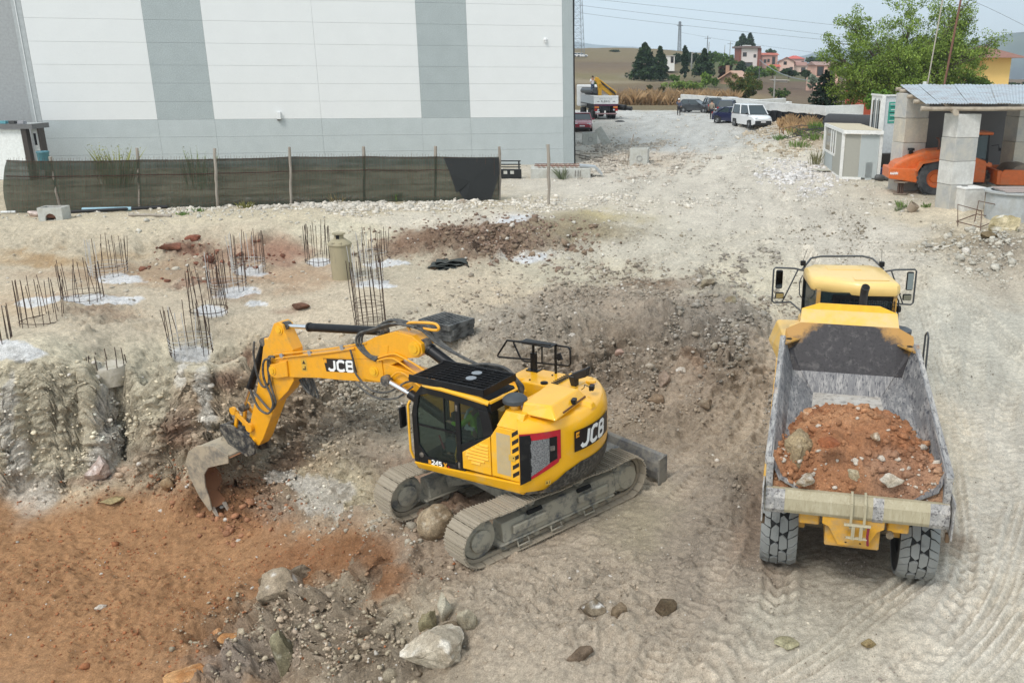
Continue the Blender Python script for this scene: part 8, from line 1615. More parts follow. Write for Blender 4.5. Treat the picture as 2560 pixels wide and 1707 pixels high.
car('white delivery van with a black front bumper at the front of the parked row', cpos(1730, 300)+Vector((0, 1.2, 0)), fwd(-72), (.78, .79, .79), 4.3, 1.83, 1.84, 'van', 'van', black_front=True, name='parked_van', cat='van')
car('dark blue saloon parked beside the white van', cpos(1682, 286)+Vector((.6, 1.2, 0)), fwd(-42), (.012, .016, .06), 4.5, 1.8, 1.42, 'sedan', 'navy')
car('blue-grey estate car parked behind the dark blue saloon, seen from the rear', cpos(1668, 268)+Vector((.3, 1.5, 0)), fwd(76), (.05, .065, .10), 4.4, 1.85, 1.62, 'suv', 'bluegrey', rails=True)
car('silver-white estate car with roof rails half hidden in the parked row', cpos(1663, 258)+Vector((.9, 4, 0)), fwd(100), (.62, .63, .63), 4.5, 1.8, 1.60, 'suv', 'silver', rails=True)
car('dark grey hatchback standing across the far end of the parked row', cpos(1602, 260)+Vector((0, 1.2, 0)), fwd(-28), (.045, .05, .055), 4.0, 1.7, 1.46, 'hatch', 'darkgrey')
car('black car with a dark red tail lamp behind the man in the beige jacket', cpos(1634, 262)+Vector((.3, 3.2, 0)), fwd(95), (.012, .010, .012), 4.6, 1.85, 1.65, 'suv', 'black', rails=True)
car('red small car parked by the warehouse corner, facing the viewer', cpos(1336, 303)+Vector((.0, 1.5, 0)), fwd(-88), (.28, .012, .03), 3.9, 1.72, 1.48, 'hatch', 'red')
pA = at(1330, 135, 7.2)
person('man in a white hard hat and grey shirt standing alone in the yard', cpos(1559, 265), R_(185), mat('shirt_grey', (.10, .11, .15), .8), mat('trousers_black', (.012, .012, .014), .8), helmet=mat('hat_white', (.8, .8, .8), .4), arms='phone')
person('man in a beige jacket walking towards the parked cars', cpos(1634, 274), R_(-10), mat('jacket_beige', (.27, .23, .18), .8), mat('trousers_navy', (.015, .018, .03), .8), pose='walk')
# flatbed lorry with loading crane (frame: X right, Y forward/away)
LT = gat(1392, 276, z0=3.2); lt = thing('crane_lorry', 'white and maroon flatbed lorry with a yellow folded crane seen from behind', 'lorry', LT+Vector((0, .5, 0)), R_(14))
LW = mat('lorry_white', (.74, .74, .72), .45, dirt=(.5, .48, .45), dirt_amt=.15); LM = mat('lorry_maroon', (.09, .015, .05), .5); LBk = mat('lorry_black', (.015, .015, .018), .6)
m = MB(); m.b(-1.25, 1.25, 0, .06, 1.50, 2.32); m.build('tailgate', LW, lt, bevel=.01); m = MB(); m.b(-1.22, 1.22, -.012, 0, 2.10, 2.13); m.build('tailgate_rib', mat('rib_grey', (.5, .5, .5), .5), lt)
t_, w_ = stroke_text('FLEMIS', .17, .24, .28, 0, 1.0); t_.fn(lambda x, y, z: (-.50+x*.92, y-.004, 1.66+z)); t_.build('lettering', MATS['decal_black'], lt, fix=False)
mat('print_grey', (.25, .25, .25), .5)
for xa, xb in ((-.72, -.30), (-.25, .05), (.10, .22), (.28, .62)): m = MB(); m.b(xa, xb, -.004, -.002, 1.96, 2.0); m.build('small_print', MATS['print_grey'], lt)
for s in (-1, 1): m = MB(); m.add([(s*.62, -.005, 1.74), (s*.82, -.005, 1.80), (s*.95, -.005, 1.74), (s*.82, -.005, 1.68)], [(0, 1, 2, 3)]); m.build('lozenge', MATS['print_grey'], lt, fix=False)
m = MB(); m.b(-1.2, 1.2, .0, .1, 1.32, 1.49); m.build('rear_beam', LM, lt)
for k in range(3):
    for s in (-1, 1): m = MB(); m.b(s*1.22-.02, s*1.22+.02, .08+k*2.1, 2.1+k*2.1, 1.50, 2.25); m.build('side_board', mat('board_grey', (.42, .44, .45), .5), lt)
m = MB(); m.b(-1.2, 1.2, .08, 6.6, 1.40, 1.49); m.b(-.45, .45, .1, 8, .85, 1.39); m.build('chassis', LBk, lt)
for s in (-1, 1):
    m = MB(); m.b(s*.95-.22, s*.95+.22, -.02, .04, 1.12, 1.28); m.build('reflector_board', mat('reflex_orange', (.65, .20, .04), .4), lt); m = MB(); m.lathe([(0, 0), (.09, 0), (.09, -.03), (0, -.03)], 12, (s*.78, 0, .95), 'y'); m.build('rear_lamp', HLT, lt); m = MB(); m.b(s*1.05-.15, s*1.05+.15, -.01, .05, .84, 1.06); m.build('tail_light', TLT, lt)
    for y in (1.3, 2.6, 6.4): m = MB(); m.lathe([(0, -.24), (.3, -.24), (.48, -.25), (.5, -.2), (.5, .2), (.48, .25), (.3, .24), (0, .24)], 22, (s*.95, y, .5), 'x'); m.build('wheel', TY_, lt, smooth=True)
    m = MB(); m.b(s*.36-.04, s*.36+.04, .0, .06, .6, 1.3); m.build('bumper_hanger', LBk, lt)
m = MB(); m.b(-1.1, 1.1, -.05, .03, .52, .64); m.build('under_run_bar', mat('bar_pink', (.35, .22, .22), .5), lt); m = MB(); m.b(-1.1, -.65, -.07, -.06, .68, .80); m.build('number_plate', PLT, lt)
m = MB(); m.b(-1.2, 1.2, 7.0, 8.8, 1.0, 3.2); m.build('cab', LW, lt, bevel=.12, seg=2); m = MB(); m.b(-.95, .95, 6.98, 7.0, 2.4, 2.95); m.build('rear_window', GLC, lt)
LY = mat('crane_yellow', (.62, .33, .02), .45)
m = MB(); m.b(-.62, -.28, .7, 1.2, 1.5, 3.4); m.build('crane_post', LY, lt, bevel=.03); m = MB(); m.bar((-.9, .9, 3.9), (1.15, .9, 2.45), .3, .42); m.build('crane_boom', LY, lt, bevel=.02); m = MB(); m.bar((-.45, .9, 3.2), (.75, .9, 2.3), .24, .26); m.build('crane_jib', LY, lt, bevel=.02)
for k in range(3): m = MB(); m.bar((-.5+.12*k, .72, 3.72-.16*k), (1.1+.03*k, .72, 2.56-.12*k), .04, .05); m.build('crane_ram', LBk, lt)
m = MB(); m.bar((.0, .73, 3.30), (.5, .73, 2.95), .03, .14); m.build('crane_plate', LW, lt)
m = MB(); m.prism([(-.95, 4.05), (-.6, 4.0), (-.3, 3.5), (-.3, 3.0), (-.62, 3.0)], .7, 1.1, 'y'); m.build('crane_head', LY, lt, bevel=.03)
c_, s_ = math.cos(R_(14)), math.sin(R_(14))
def lxy(x, y, z): b0 = lt.location; return Vector((b0.x+c_*x-s_*y, b0.y+s_*x+c_*y, b0.z+z))
for k, (x, y, z, r, lab) in enumerate(((-.9, 3.0, 2.75, .27, 'thick grey pipe on top of the load on the crane lorry'), (-.5, 3.2, 2.55, .25, 'second grey pipe on the crane lorry, behind the top one'), (.6, 3, 1.76, .25, 'grey pipe low in the bed of the crane lorry'))):
    m = MB(); a, b_ = lxy(x, .9 if k < 2 else 1.3, z), lxy(x-.1, 6.4, z-.1); m.tube([a, b_], r, 14); tag(m.build('pipe', mat('pipe_grey', (.06, .065, .07), .5), None, smooth=True), lab, 'pipe')
for k, (dx, dz, r) in enumerate(((0, 0, .28), (.55, -.12, .20))):
    a, b_ = atY(1388, 244, LT.y+2.5), atY(1437+k*14, 248+k*2, LT.y+1.0); m = MB(); m.tube([a, b_], r, 16); m.tube([b_, b_+(b_-a).normalized()*.01], r*.8, 16, 0); o = m.build('black_pipe', mat('pipe_black2', (.012, .012, .013), .5), None, smooth=True); tag(o, ['large black pipe sticking out to the right behind the crane lorry', 'smaller black pipe end beyond the large one by the crane lorry'][k], 'pipe')
person('man in a white shirt and jeans standing on the crane lorry', lxy(-1.0, 1.6, 2.42), R_(190), mat('shirt_white', (.72, .74, .78), .8), mat('jeans', (.06, .10, .17), .85), arms='front', long_sleeve=False)
P = gat(1424, 280, z0=3.2); m = MB(); m.lathe([(0, 0), (.5, 0), (.42, .07), (.2, .12), (0, .1)], 12, tuple(P)); tag(m.build('dark_mat', BLK(), None), 'flat dark scrap lying on the yard right of the crane lorry', 'scrap')
# ================================================================== FIELDS AND HILLS
FPt = [(1340,243,112),(1450,241,122),(1560,241,124),(1700,241,112),(1850,246,100),(2000,250,92),(2352,250,92),(1340,216,150),(1450,215,150),(1560,211,152),(1640,208,148),(1340,186,200),(1450,183,205),(1560,178,212),(1640,190,190),(1340,160,260),(1450,152,280),(1560,148,290),
 (1340,134,340),(1450,130,350),(1340,112,430),(1450,111,440),(1500,113,440),(1560,120,430),(1640,128,420),(1700,150,330),(1760,158,330),(1800,172,300),(1850,200,230),(1900,212,200),(1750,196,220),(1950,218,180),(2000,226,160),(2352,205,240),(1850,168,400),(1920,172,400),(2352,196,330),(1700,222,150),(1250,216,150),(1250,134,340),(1250,112,430),(2600,200,300),(2600,230,150)]
fp = np.array([tuple(atY(*p)) for p in FPt]+[(-250, 300, 9), (-250, 120, 3.3), (350, 300, 4), (350, 120, 3), (-300, 900, -6), (0, 700, 0), (0, 900, -8), (300, 900, -4), (500, 600, -2), (-60, 120, 3.3), (60, 118, 3.1)])
nf = len(fp); Af = np.zeros((nf+1, nf+1)); Af[:nf, :nf] = np.hypot(fp[:, None, 0]-fp[None, :, 0], fp[:, None, 1]-fp[None, :, 1])-np.eye(nf)*.5; Af[:nf, nf] = 1; Af[nf, :nf] = 1; wf = np.linalg.solve(Af, np.append(fp[:, 2], 0))
yf = 104*1.0125**np.arange(0, 185); tf = np.linspace(-1.0, 1.0, 300); FYg = np.repeat(yf, 300); FX = (tf[None]*yf[:, None]).ravel(); Pf = np.stack([FX, FYg, FX*0], 1)
FH = np.concatenate([np.hypot(FX[a:a+20000, None]-fp[None, :, 0], FYg[a:a+20000, None]-fp[None, :, 1])@wf[:nf]+wf[nf] for a in range(0, len(FX), 20000)])
FH = FH+np.clip((FYg-118)/40, 0, 1)*(.5*fbm(Pf, .03, 4, 400)+.25*fbm(Pf, .2, 3, 410)); FH = np.where(FYg < 116, FH-.8*(116-FYg)/12, FH)
Xp, Yp = px_of(np.stack([FX, FYg, FH], 1)); FCc = np.zeros((len(FX), 3)); dn = np.full(len(FX), 1e-6); q1 = fbm(Pf, .02, 4, 420)*16; q2 = fbm(Pf, .05, 4, 430)*5
for (x, y, rx, ry, c, w) in [(1400,160,200,40,(160,140,112),1),(1400,125,200,14,(158,142,108),2),(1400,150,140,10,(140,120,100),2),(1400,175,160,7,(158,148,108),2),(1400,187,140,4,(190,176,146),2),(1480,205,180,10,(142,124,104),2.4),(1400,198,100,6,(156,138,104),2),(1560,225,140,8,(176,156,118),2),(1600,200,70,6,(112,116,72),1.5),
 (1560,136,40,3,(200,194,184),3),(1440,172,14,3,(190,186,182),2),(1640,145,80,14,(110,120,74),2.4),(1580,180,70,10,(134,124,92),1.6),(1760,185,70,12,(140,118,98),2.4),(1850,205,80,12,(138,116,98),2.6),(1820,185,50,6,(120,128,80),2),(1950,228,90,14,(146,126,104),2.4),(2300,190,100,8,(150,132,112),2),(2300,240,200,30,(140,132,100),1.5),(1760,170,60,8,(96,110,62),2),(1800,160,90,8,(110,120,78),1.4)]:
    k = w*np.exp(-1.4*(((Xp+q1-x)/rx)**2+((Yp+q2-y)/ry)**2)); FCc += k[:, None]*np.array(srgb(c)); dn += k
FCc = (FCc+.03*np.array(srgb((150, 136, 106))))/(dn+.03)[:, None]
def sheet(name, V, nr, nc, C_, mt, kind='structure'):
    I_ = (np.arange(nr-1)[:, None]*nc+np.arange(nc-1)[None]).ravel(); F_ = np.stack([I_, I_+1, I_+nc+1, I_+nc], 1).astype(np.int32); me = bpy.data.meshes.new(name); me.vertices.add(len(V)); me.vertices.foreach_set('co', V.astype(np.float32).ravel()); me.loops.add(F_.size); me.loops.foreach_set('vertex_index', F_.ravel()); me.polygons.add(len(F_)); me.polygons.foreach_set('loop_start', np.arange(0, F_.size, 4, dtype=np.int32)); me.update(); me.shade_smooth()
    a = me.color_attributes.new('soil', 'FLOAT_COLOR', 'POINT'); a.data.foreach_set('color', np.concatenate([C_, np.ones((len(C_), 1))], 1).astype(np.float32).ravel()); me.materials.append(mt); o = bpy.data.objects.new(name, me); COL.objects.link(o); o['kind'] = kind; return o
FMT = soil_mat('field_soil', mulc=.55, spk=0, bsc=.6)
sheet('field', np.stack([FX, FYg, FH], 1), len(yf), 300, FCc, FMT)
def fz(x, y): 
    return float(np.hypot(x-fp[:, 0], y-fp[:, 1])@wf[:nf]+wf[nf])
# distant hills: ridges given by their skyline in pixels
def hill(name, Y, prof, col, depth, seed, base=-30):
    xs_ = np.linspace(prof[0][0], prof[-1][0], 160); yy = np.interp(xs_, [p[0] for p in prof], [p[1] for p in prof]); V = []; C_ = []; nr = 26
    for i in range(nr):
        t = i/(nr-1)
        for x, y in zip(xs_, yy):
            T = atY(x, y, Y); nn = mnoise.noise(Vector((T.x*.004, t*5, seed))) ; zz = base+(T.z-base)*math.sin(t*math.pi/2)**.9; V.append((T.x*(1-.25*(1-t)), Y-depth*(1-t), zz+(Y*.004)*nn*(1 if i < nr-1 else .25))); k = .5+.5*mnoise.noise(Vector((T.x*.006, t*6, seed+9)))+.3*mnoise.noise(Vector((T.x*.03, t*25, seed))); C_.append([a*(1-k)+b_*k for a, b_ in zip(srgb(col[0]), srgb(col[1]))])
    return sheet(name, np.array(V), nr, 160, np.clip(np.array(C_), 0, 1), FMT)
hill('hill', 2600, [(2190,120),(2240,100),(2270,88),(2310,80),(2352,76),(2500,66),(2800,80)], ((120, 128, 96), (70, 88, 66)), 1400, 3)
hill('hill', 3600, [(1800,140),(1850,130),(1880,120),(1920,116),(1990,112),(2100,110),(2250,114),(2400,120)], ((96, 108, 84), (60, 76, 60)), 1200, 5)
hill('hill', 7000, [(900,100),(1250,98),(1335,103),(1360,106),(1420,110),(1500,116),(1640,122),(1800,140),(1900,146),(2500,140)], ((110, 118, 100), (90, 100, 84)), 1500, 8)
# ================================================================== TREES
BARK = mat('bark', (.11, .085, .065), .9, var=.3)
def leafmat(nm, c):
    m = mat('leaf_'+nm, srgb(c), .65, var=.32, vscale=1.4); p = m.node_tree.nodes['Principled BSDF']; p.inputs['Specular IOR Level'].default_value = .25; return m
def leaves(cent, rad, n, size, r, droop=0.):
    """n leaf quads scattered round cluster centres"""
    i = r.integers(0, len(cent), n); d = r.normal(size=(n, 3)); d /= np.linalg.norm(d, axis=1, keepdims=True); p = cent[i]+d*rad[i][:, None]*r.random((n, 1))**.45*np.array([1, 1, .8])
    u = r.normal(size=(n, 3)); u[:, 2] -= droop; u /= np.linalg.norm(u, axis=1, keepdims=True); v = np.cross(u, r.normal(size=(n, 3))); v /= np.linalg.norm(v, axis=1, keepdims=True); s = size*r.uniform(.6, 1.3, (n, 1)); a = p-u*s; b_ = p+v*s*.5; c = p+u*s; e = p-v*s*.5
    return np.stack([a, b_, c, e], 1).reshape(-1, 3)
def tree(label, x, yb, yt, Y, wpx, kind, col, seed, n=2500, name='tree', cat='tree', group=None, ls=1., zb=None, trunk=True):
    r = np.random.default_rng(seed); px = Y/(FPX/KS); B = atY(x, yb, Y); T = atY(x, yt, Y); H = T.z-B.z; Wd = wpx*px
    t = thing(name, label, cat, B, 0, group); sz = max(.10, px*(1.7 if Y < 140 else 3.2))*ls; c, rd = [], []; limbs = []
    if kind == 'conifer':
        for k in range(170): h = r.random()**1.1; rr = Wd/2*(1-h**1.6*.95)*r.uniform(.3, 1.02); a = r.uniform(0, 6.28); c.append((rr*math.cos(a), rr*math.sin(a), H*(.04+.94*h))); rd.append(Wd*.13*(1.2-h))
        c += [(r.normal()*Wd*.03, 0, H*(.8+.2*k/6)) for k in range(6)]; rd += [Wd*.05]*6; trk = 1.
    elif kind == 'cypress':
        for k in range(70): h = r.random(); rr = Wd*.40*min(1, 3.5*h+.5)*(1-h)**.45*r.uniform(.6, 1); a = r.uniform(0, 6.28); c.append((rr*math.cos(a), rr*math.sin(a), H*(.02+.96*h))); rd.append(Wd*.13*(1.1-h*.6))
        trk = .8
    elif kind == 'spruce':
        for lv in range(13):
            h = .03+.95*(lv/13)**.9; R0 = Wd/2*(1-h)**.75
            for k in range(int(5+11*(1-h))):
                a = r.uniform(0, 6.28)
                for q in (.25, .5, .75, 1): c.append((R0*q*math.cos(a), R0*q*math.sin(a), H*h-R0*q*.16+r.normal()*.06)); rd.append(Wd*.045*(1.3-h))
        trk = .97
    elif kind == 'willow':
        for k in range(38):      # arching limbs from a low fork
            a = r.uniform(0, 6.28); e = r.uniform(.10, .9); L = .55+.45*r.random(); tip = Vector((math.cos(a)*Wd*.47*math.cos(e)*L, math.sin(a)*Wd*.32*math.cos(e)*L, H*(.12+.86*math.sin(e*1.35)*L))); P0 = Vector((math.cos(a)*.25, math.sin(a)*.25, H*.10)); mid = P0.lerp(tip, .5)+Vector((0, 0, H*.06)); limbs.append([P0, mid, tip])
            for q in range(20):
                f = r.uniform(.42, 1.05); p = (P0.lerp(mid, f*2) if f < .5 else mid.lerp(tip, f*2-1))+Vector((r.normal()*Wd*.035, r.normal()*Wd*.035, r.normal()*H*.045)); c.append(tuple(p)); rd.append(Wd*r.uniform(.022, .06)); 
                if r.random() < .8: limbs.append([(P0.lerp(mid, f*1.6) if f < .5 else mid.lerp(tip, max(0, f*2-1.35))), p.lerp(tip, .1), p+Vector((r.normal()*.3, r.normal()*.3, .35))])
        for k in range(260): d = r.normal(size=3); d /= np.linalg.norm(d); q = r.uniform(.25, 1)**.5; c.append((d[0]*q*Wd*.46, d[1]*q*Wd*.34, H*(.50+.47*d[2]*q))); rd.append(Wd*r.uniform(.02, .055))
        trk = .12
    else:
        lob = [(r.uniform(-.3, .3), r.uniform(-.3, .3), r.uniform(.35, .8)) for _ in range(7)]
        for k in range(70):
            l_ = lob[r.integers(0, 7)]; d = r.normal(size=3); d /= np.linalg.norm(d); q = r.uniform(.6, 1); c.append((Wd*(l_[0]*.75+d[0]*.26*q), Wd*(l_[1]*.75+d[1]*.26*q), H*(max(.04, l_[2]-.05+d[2]*.26*q)))); rd.append(Wd*r.uniform(.04, .09))
        trk = .5
    c = np.array(c); rd = np.array(rd); V = leaves(c, rd, n, sz, r, .6 if kind == 'willow' else 0); F_ = np.arange(len(V)).reshape(-1, 4)
    half = len(F_)//3
    for nm, fs, cc in (('crown', F_[:2*half], col[0]), ('foliage', F_[2*half:], col[1])):
        vs = V[fs.ravel()]; me = bpy.data.meshes.new(nm); me.from_pydata(vs.tolist(), [], np.arange(len(vs)).reshape(-1, 4).tolist()); me.materials.append(leafmat('%d_%d_%d' % cc, cc)); o = bpy.data.objects.new(nm, me); link(o, t)
    m = MB(); r0 = max(.12, Wd*.02)
    m.tube([(0, 0, -.5), (0, 0, H*trk*.5), (0, 0, H*trk)], [r0, r0*.7, r0*.15], 6)
    if limbs:
        for l_ in limbs[:]: L0 = l_; big = (L0[0]-Vector((0, 0, H*.1))).length < .5; m.tube(L0, [r0*.55, r0*.35, .03] if big else [.045, .03, .012], 4, cap=False)
    elif kind == 'round':
        for k in range(5): a = k*1.26; m.tube([(0, 0, H*.2), (Wd*.15*math.cos(a), Wd*.15*math.sin(a), H*.42), (Wd*.3*math.cos(a), Wd*.3*math.sin(a), H*.62)], [r0*.6, r0*.4, r0*.15], 4, cap=False)
    m.build('trunk', BARK, t, smooth=True); return t
DK = ((44, 64, 40), (64, 84, 50)); MD = ((74, 100, 46), (100, 126, 56)); LT_ = ((112, 140, 58), (136, 160, 72)); OL = ((120, 132, 112), (144, 154, 134)); RDG = ((70, 92, 38), (110, 98, 42))
tree('wide dark conifer on the field left of the cypress', 1480, 181, 99, 200, 70, 'conifer', DK, 1, 9000)
tree('narrower dark conifer touching the right side of the wide one', 1515, 182, 107, 202, 48, 'conifer', DK, 2, 5500)
tree('slim dark cypress standing alone right of the conifer pair', 1572, 176, 106, 212, 25, 'cypress', ((38, 58, 38), (52, 74, 44)), 3, 2600)
tree('dark ragged conifer left of the brown cottage', 1616, 176, 112, 200, 46, 'conifer', DK, 4, 4500)
tree('bright green young tree in front of the ragged dark conifer', 1620, 200, 163, 178, 32, 'round', LT_, 5, 1800)
tree('small bright green tree below the cypress', 1550, 190, 172, 190, 24, 'round', MD, 6, 1000)
tree('small mid-green tree left of the brown cottage', 1642, 200, 178, 175, 24, 'round', MD, 7, 1000)
tree('broad dark green tree with reddish leaves in front of the brown cottage', 1712, 228, 166, 132, 118, 'round', RDG, 8, 15000)
tree('green shrubby tree at the right of the broad dark one', 1790, 230, 203, 134, 56, 'round', ((60, 80, 46), (100, 128, 56)), 9, 2600)
for i, (x, yb, yt, w, k, c, lab) in enumerate(((1552, 150, 121, 34, 'round', DK, 'dark tree on the ridge left of the power poles'), (1584, 150, 118, 40, 'round', DK, 'dark green tree on the ridge behind the cypress'), (1640, 152, 118, 44, 'round', MD, 'rounded green tree on the ridge between the poles'), (1672, 158, 122, 50, 'round', MD, 'broad green tree on the ridge beside the white house'), (1702, 175, 142, 40, 'cypress', DK, 'dark upright tree below the white and brown house'), (1735, 180, 152, 60, 'round', MD, 'dense green hedge tree below the white and brown house'), (1774, 176, 150, 34, 'round', LT_, 'bright green tree in front of the pink houses'), (1812, 176, 156, 40, 'round', DK, 'dark shrubs left of the pink gabled house wall'), (1850, 178, 160, 30, 'round', DK, 'dark shrubs below the pink gabled house'), (1664, 188, 150, 44, 'round', ((70, 46, 40), (60, 70, 44)), 'dark red-leaved tree behind the brown cottage'), (1878, 146, 134, 60, 'round', DK, 'dark trees on the skyline right of the pink houses'))):
    tree(lab, x, yb, yt, 300-14*i if i < 9 else (205 if i == 9 else 420), w, k, c, 30+i, 1700)
tree('cluster of tall conifers behind the white and brown house', 1705, 116, 79, 352, 34, 'conifer', DK, 50, 1800); tree('pointed conifer at the right of the cluster behind the house', 1722, 116, 77, 356, 26, 'conifer', DK, 51, 1500)
tree('soft blue-green conifer behind the red-roofed house', 1771, 130, 114, 350, 26, 'round', ((80, 104, 84), (90, 116, 90)), 52, 900)
tree('sparse-topped dark spruce standing behind the white walls', 1892, 246, 157, 84, 78, 'spruce', ((34, 52, 38), (48, 66, 44)), 53, 9000, ls=1.1)
tree('rounded grey-green olive tree left of the spruce', 1866, 203, 172, 170, 36, 'round', OL, 54, 2200); tree('small grey-green shrub right of the spruce', 1925, 236, 214, 110, 26, 'round', OL, 55, 900)
tree('big spreading willow with yellow-green leaves behind the shed', 2066, 275, -30, 82, 420, 'willow', ((104, 126, 48), (132, 152, 66)), 56, 90000, ls=1.0)
tree('dense lower green bush under the willow', 2010, 262, 196, 74, 90, 'round', ((92, 124, 46), (112, 142, 54)), 57, 5200); tree('green shrubs behind the shed roof at the right', 2200, 240, 150, 84, 150, 'round', ((86, 112, 46), (110, 136, 56)), 58, 8000)
tree('dark green wood patch at the right edge below the hill', 2335, 206, 190, 200, 60, 'round', DK, 59, 1500)
tree('dark bush alone on the dry field', 1366, 208, 180, 150, 20, 'round', MD, 60, 900, 'bush', 'bush'); tree('flat dark shrub on the upper dry field', 1412, 122, 117, 400, 26, 'round', DK, 61, 400, 'bush', 'bush'); tree('left of two dark shrubs above the reeds', 1492, 212, 196, 148, 16, 'round', ((80, 82, 52), (100, 100, 64)), 62, 500, 'bush', 'bush'); tree('right of two dark shrubs above the reeds', 1519, 213, 196, 148, 18, 'round', ((80, 82, 52), (100, 100, 64)), 63, 500, 'bush', 'bush')
tree('vine row of green leaves at the field edge', 1565, 203, 190, 170, 110, 'round', ((104, 128, 56), (120, 140, 64)), 64, 1600, 'vine_row', 'vines')
# dry reeds and stalks: one mass nobody could count
r = np.random.default_rng(9); V = []; F_ = []; n = 15000
for (xa, xb, ya, yb_, k_, hh) in ((1415, 1690, 233, 246, 11000, 1.9), (1790, 1895, 280, 300, 2200, .7)):
    for k in range(k_):
        x, y = r.uniform(xa, xb), r.uniform(ya, yb_); Pq_ = gat(x, y, 4, z0=3.3); h = hh*r.uniform(.3, 1.1)*(.6+.5*math.sin(x*.07)**2); a = r.normal(size=2)*.35*h; w = .035; b0 = len(V); V += [(Pq_.x-w, Pq_.y, Pq_.z-.1), (Pq_.x+w, Pq_.y, Pq_.z-.1), (Pq_.x+a[0]*.4+w, Pq_.y, Pq_.z+h*.6), (Pq_.x+a[0], Pq_.y+a[1], Pq_.z+h)]; F_.append((b0, b0+1, b0+2, b0+3))
me = bpy.data.meshes.new('dry_reeds'); me.from_pydata(V, [], F_); me.materials.append(mat('reed', srgb((168, 138, 100)), .8, var=.4, vscale=.6)); o = bpy.data.objects.new('dry_reeds', me); COL.objects.link(o); o['kind'] = 'stuff'
# ================================================================== HOUSES, POLES, WIRES
def house(label, xl, xr, ye, yb, Y, wall, roof, rt=6, kind='gable', depth=8, rz=0., wins=(), over=.5, chim=None, name='house'):
    """xl..xr walls, ye eaves, yb foot, rt ridge height in pixels"""
    px = Y/(FPX/KS); B = atY((xl+xr)/2, yb, Y); w = (xr-xl)*px; h = (yb-ye)*px; rh = rt*px; t = thing(name, label, 'house', B, rz)
    wm = mat('wall_%d_%d_%d' % wall, srgb(wall), .85, var=.05, vscale=.4); rm = mat('tiles_%d_%d_%d' % roof, srgb(roof), .8, var=.18, vscale=2)
    m = MB()
    if kind == 'gable': m.prism([(-w/2, -2), (w/2, -2), (w/2, h), (0, h+rh*.92), (-w/2, h)], 0, depth, 'y')
    else: m.b(-w/2, w/2, 0, depth, -2, h)
    m.build('wall', wm, t); o_ = over; m = MB()
    if kind == 'gable':
        for s in (-1, 1): m.hexa([(s*(w/2+o_), -o_, h-rh*o_*2/w), (0, -o_, h+rh), (0, depth+o_, h+rh), (s*(w/2+o_), depth+o_, h-rh*o_*2/w), (s*(w/2+o_), -o_, h-rh*o_*2/w+.25), (0, -o_, h+rh+.25), (0, depth+o_, h+rh+.25), (s*(w/2+o_), depth+o_, h-rh*o_*2/w+.25)])
    elif kind == 'side': m.hexa([(-w/2-o_, -o_, h), (w/2+o_, -o_, h), (w/2+o_, depth+o_, h), (-w/2-o_, depth+o_, h), (-w/2-o_, depth/2-.1, h+rh), (w/2+o_, depth/2-.1, h+rh), (w/2+o_, depth/2+.1, h+rh), (-w/2-o_, depth/2+.1, h+rh)])
    elif kind == 'hip': m.hexa([(-w/2-o_, -o_, h), (w/2+o_, -o_, h), (w/2+o_, depth+o_, h), (-w/2-o_, depth+o_, h), (-w*.1, depth*.45, h+rh), (w*.1, depth*.45, h+rh), (w*.1, depth*.55, h+rh), (-w*.1, depth*.55, h+rh)])
    else: m.b(-w/2-o_, w/2+o_, -o_, depth+o_, h, h+rh)
    rf_ = m.build('roof', rm, t)
    for (u, v, ww, hh) in wins:
        m = MB(); m.b(-w/2+u*w-ww/2, -w/2+u*w+ww/2, -.04, .05, v*h, v*h+hh); f_ = m.build('window', mat('shutter_brown', (.10, .06, .045), .6), t); m = MB(); m.b(-w/2+u*w-ww*.36, -w/2+u*w+ww*.36, -.06, -.045, v*h+hh*.1, v*h+hh*.9); m.build('pane', glassmat('dark_glass'), f_)
    if chim: m = MB(); m.b(-w/2+chim*w-.35, -w/2+chim*w+.35, depth*.3, depth*.3+.7, h, h+rh+1.3); m.build('chimney', wm, rf_)
    return t
t = house('white house with a grey-brown curved roof and a brown side wall on the hill', 1700, 1738, 115, 155, 332, (226, 214, 208), (126, 108, 102), 4, 'flat', 9, .1, ((.25, .55, 1.5, 1.5), (.85, .5, 1.0, 1.2), (.5, .02, 3, 1.6)), .9)
px = 332/(FPX/KS); m = MB(); m.b(19*px, 27*px, -.3, 8, -2, 40*px); m.build('brown_wing', mat('wall_brown', srgb((140, 84, 70)), .85), t); m = MB(); m.b(-21*px, -17.5*px, -.3, 8, -2, 40*px); m.build('brown_wing', MATS['wall_brown'], t); m = MB(); m.b(-10*px, 4*px, -.2, 4, 44.5*px, 46*px); m.build('solar_panel', WF, t)
house('pink house with a brown-red roof attached behind the white house', 1750, 1784, 130, 160, 338, (206, 166, 152), (178, 98, 78), 5, 'side', 9, 0, ((.2, .45, 1, 1.3), (.42, .5, .9, 1.2), (.75, .1, 1.2, 4)))
house('low outbuilding with a red tiled roof below the pink houses', 1769, 1790, 155, 165, 325, (190, 150, 130), (190, 92, 74), 5, 'side', 7)
house('pink gabled house with a round attic window', 1788, 1822, 145, 170, 335, (226, 192, 176), (150, 110, 98), 9, 'gable', 9, -.15, ((.42, .75, 1.2, 1.2), (.82, .1, 1.2, 2)))
house('pink wing with a long brown roof right of the gabled house', 1820, 1852, 153, 170, 337, (226, 196, 180), (156, 118, 106), 8, 'side', 8, 0, ((.75, .1, 1.6, 2),)); house('pink house with a red hipped roof showing above the gabled one', 1812, 1846, 137, 150, 352, (222, 184, 174), (196, 96, 84), 7, 'hip', 9, 0, ((.9, .2, 1, 1),))
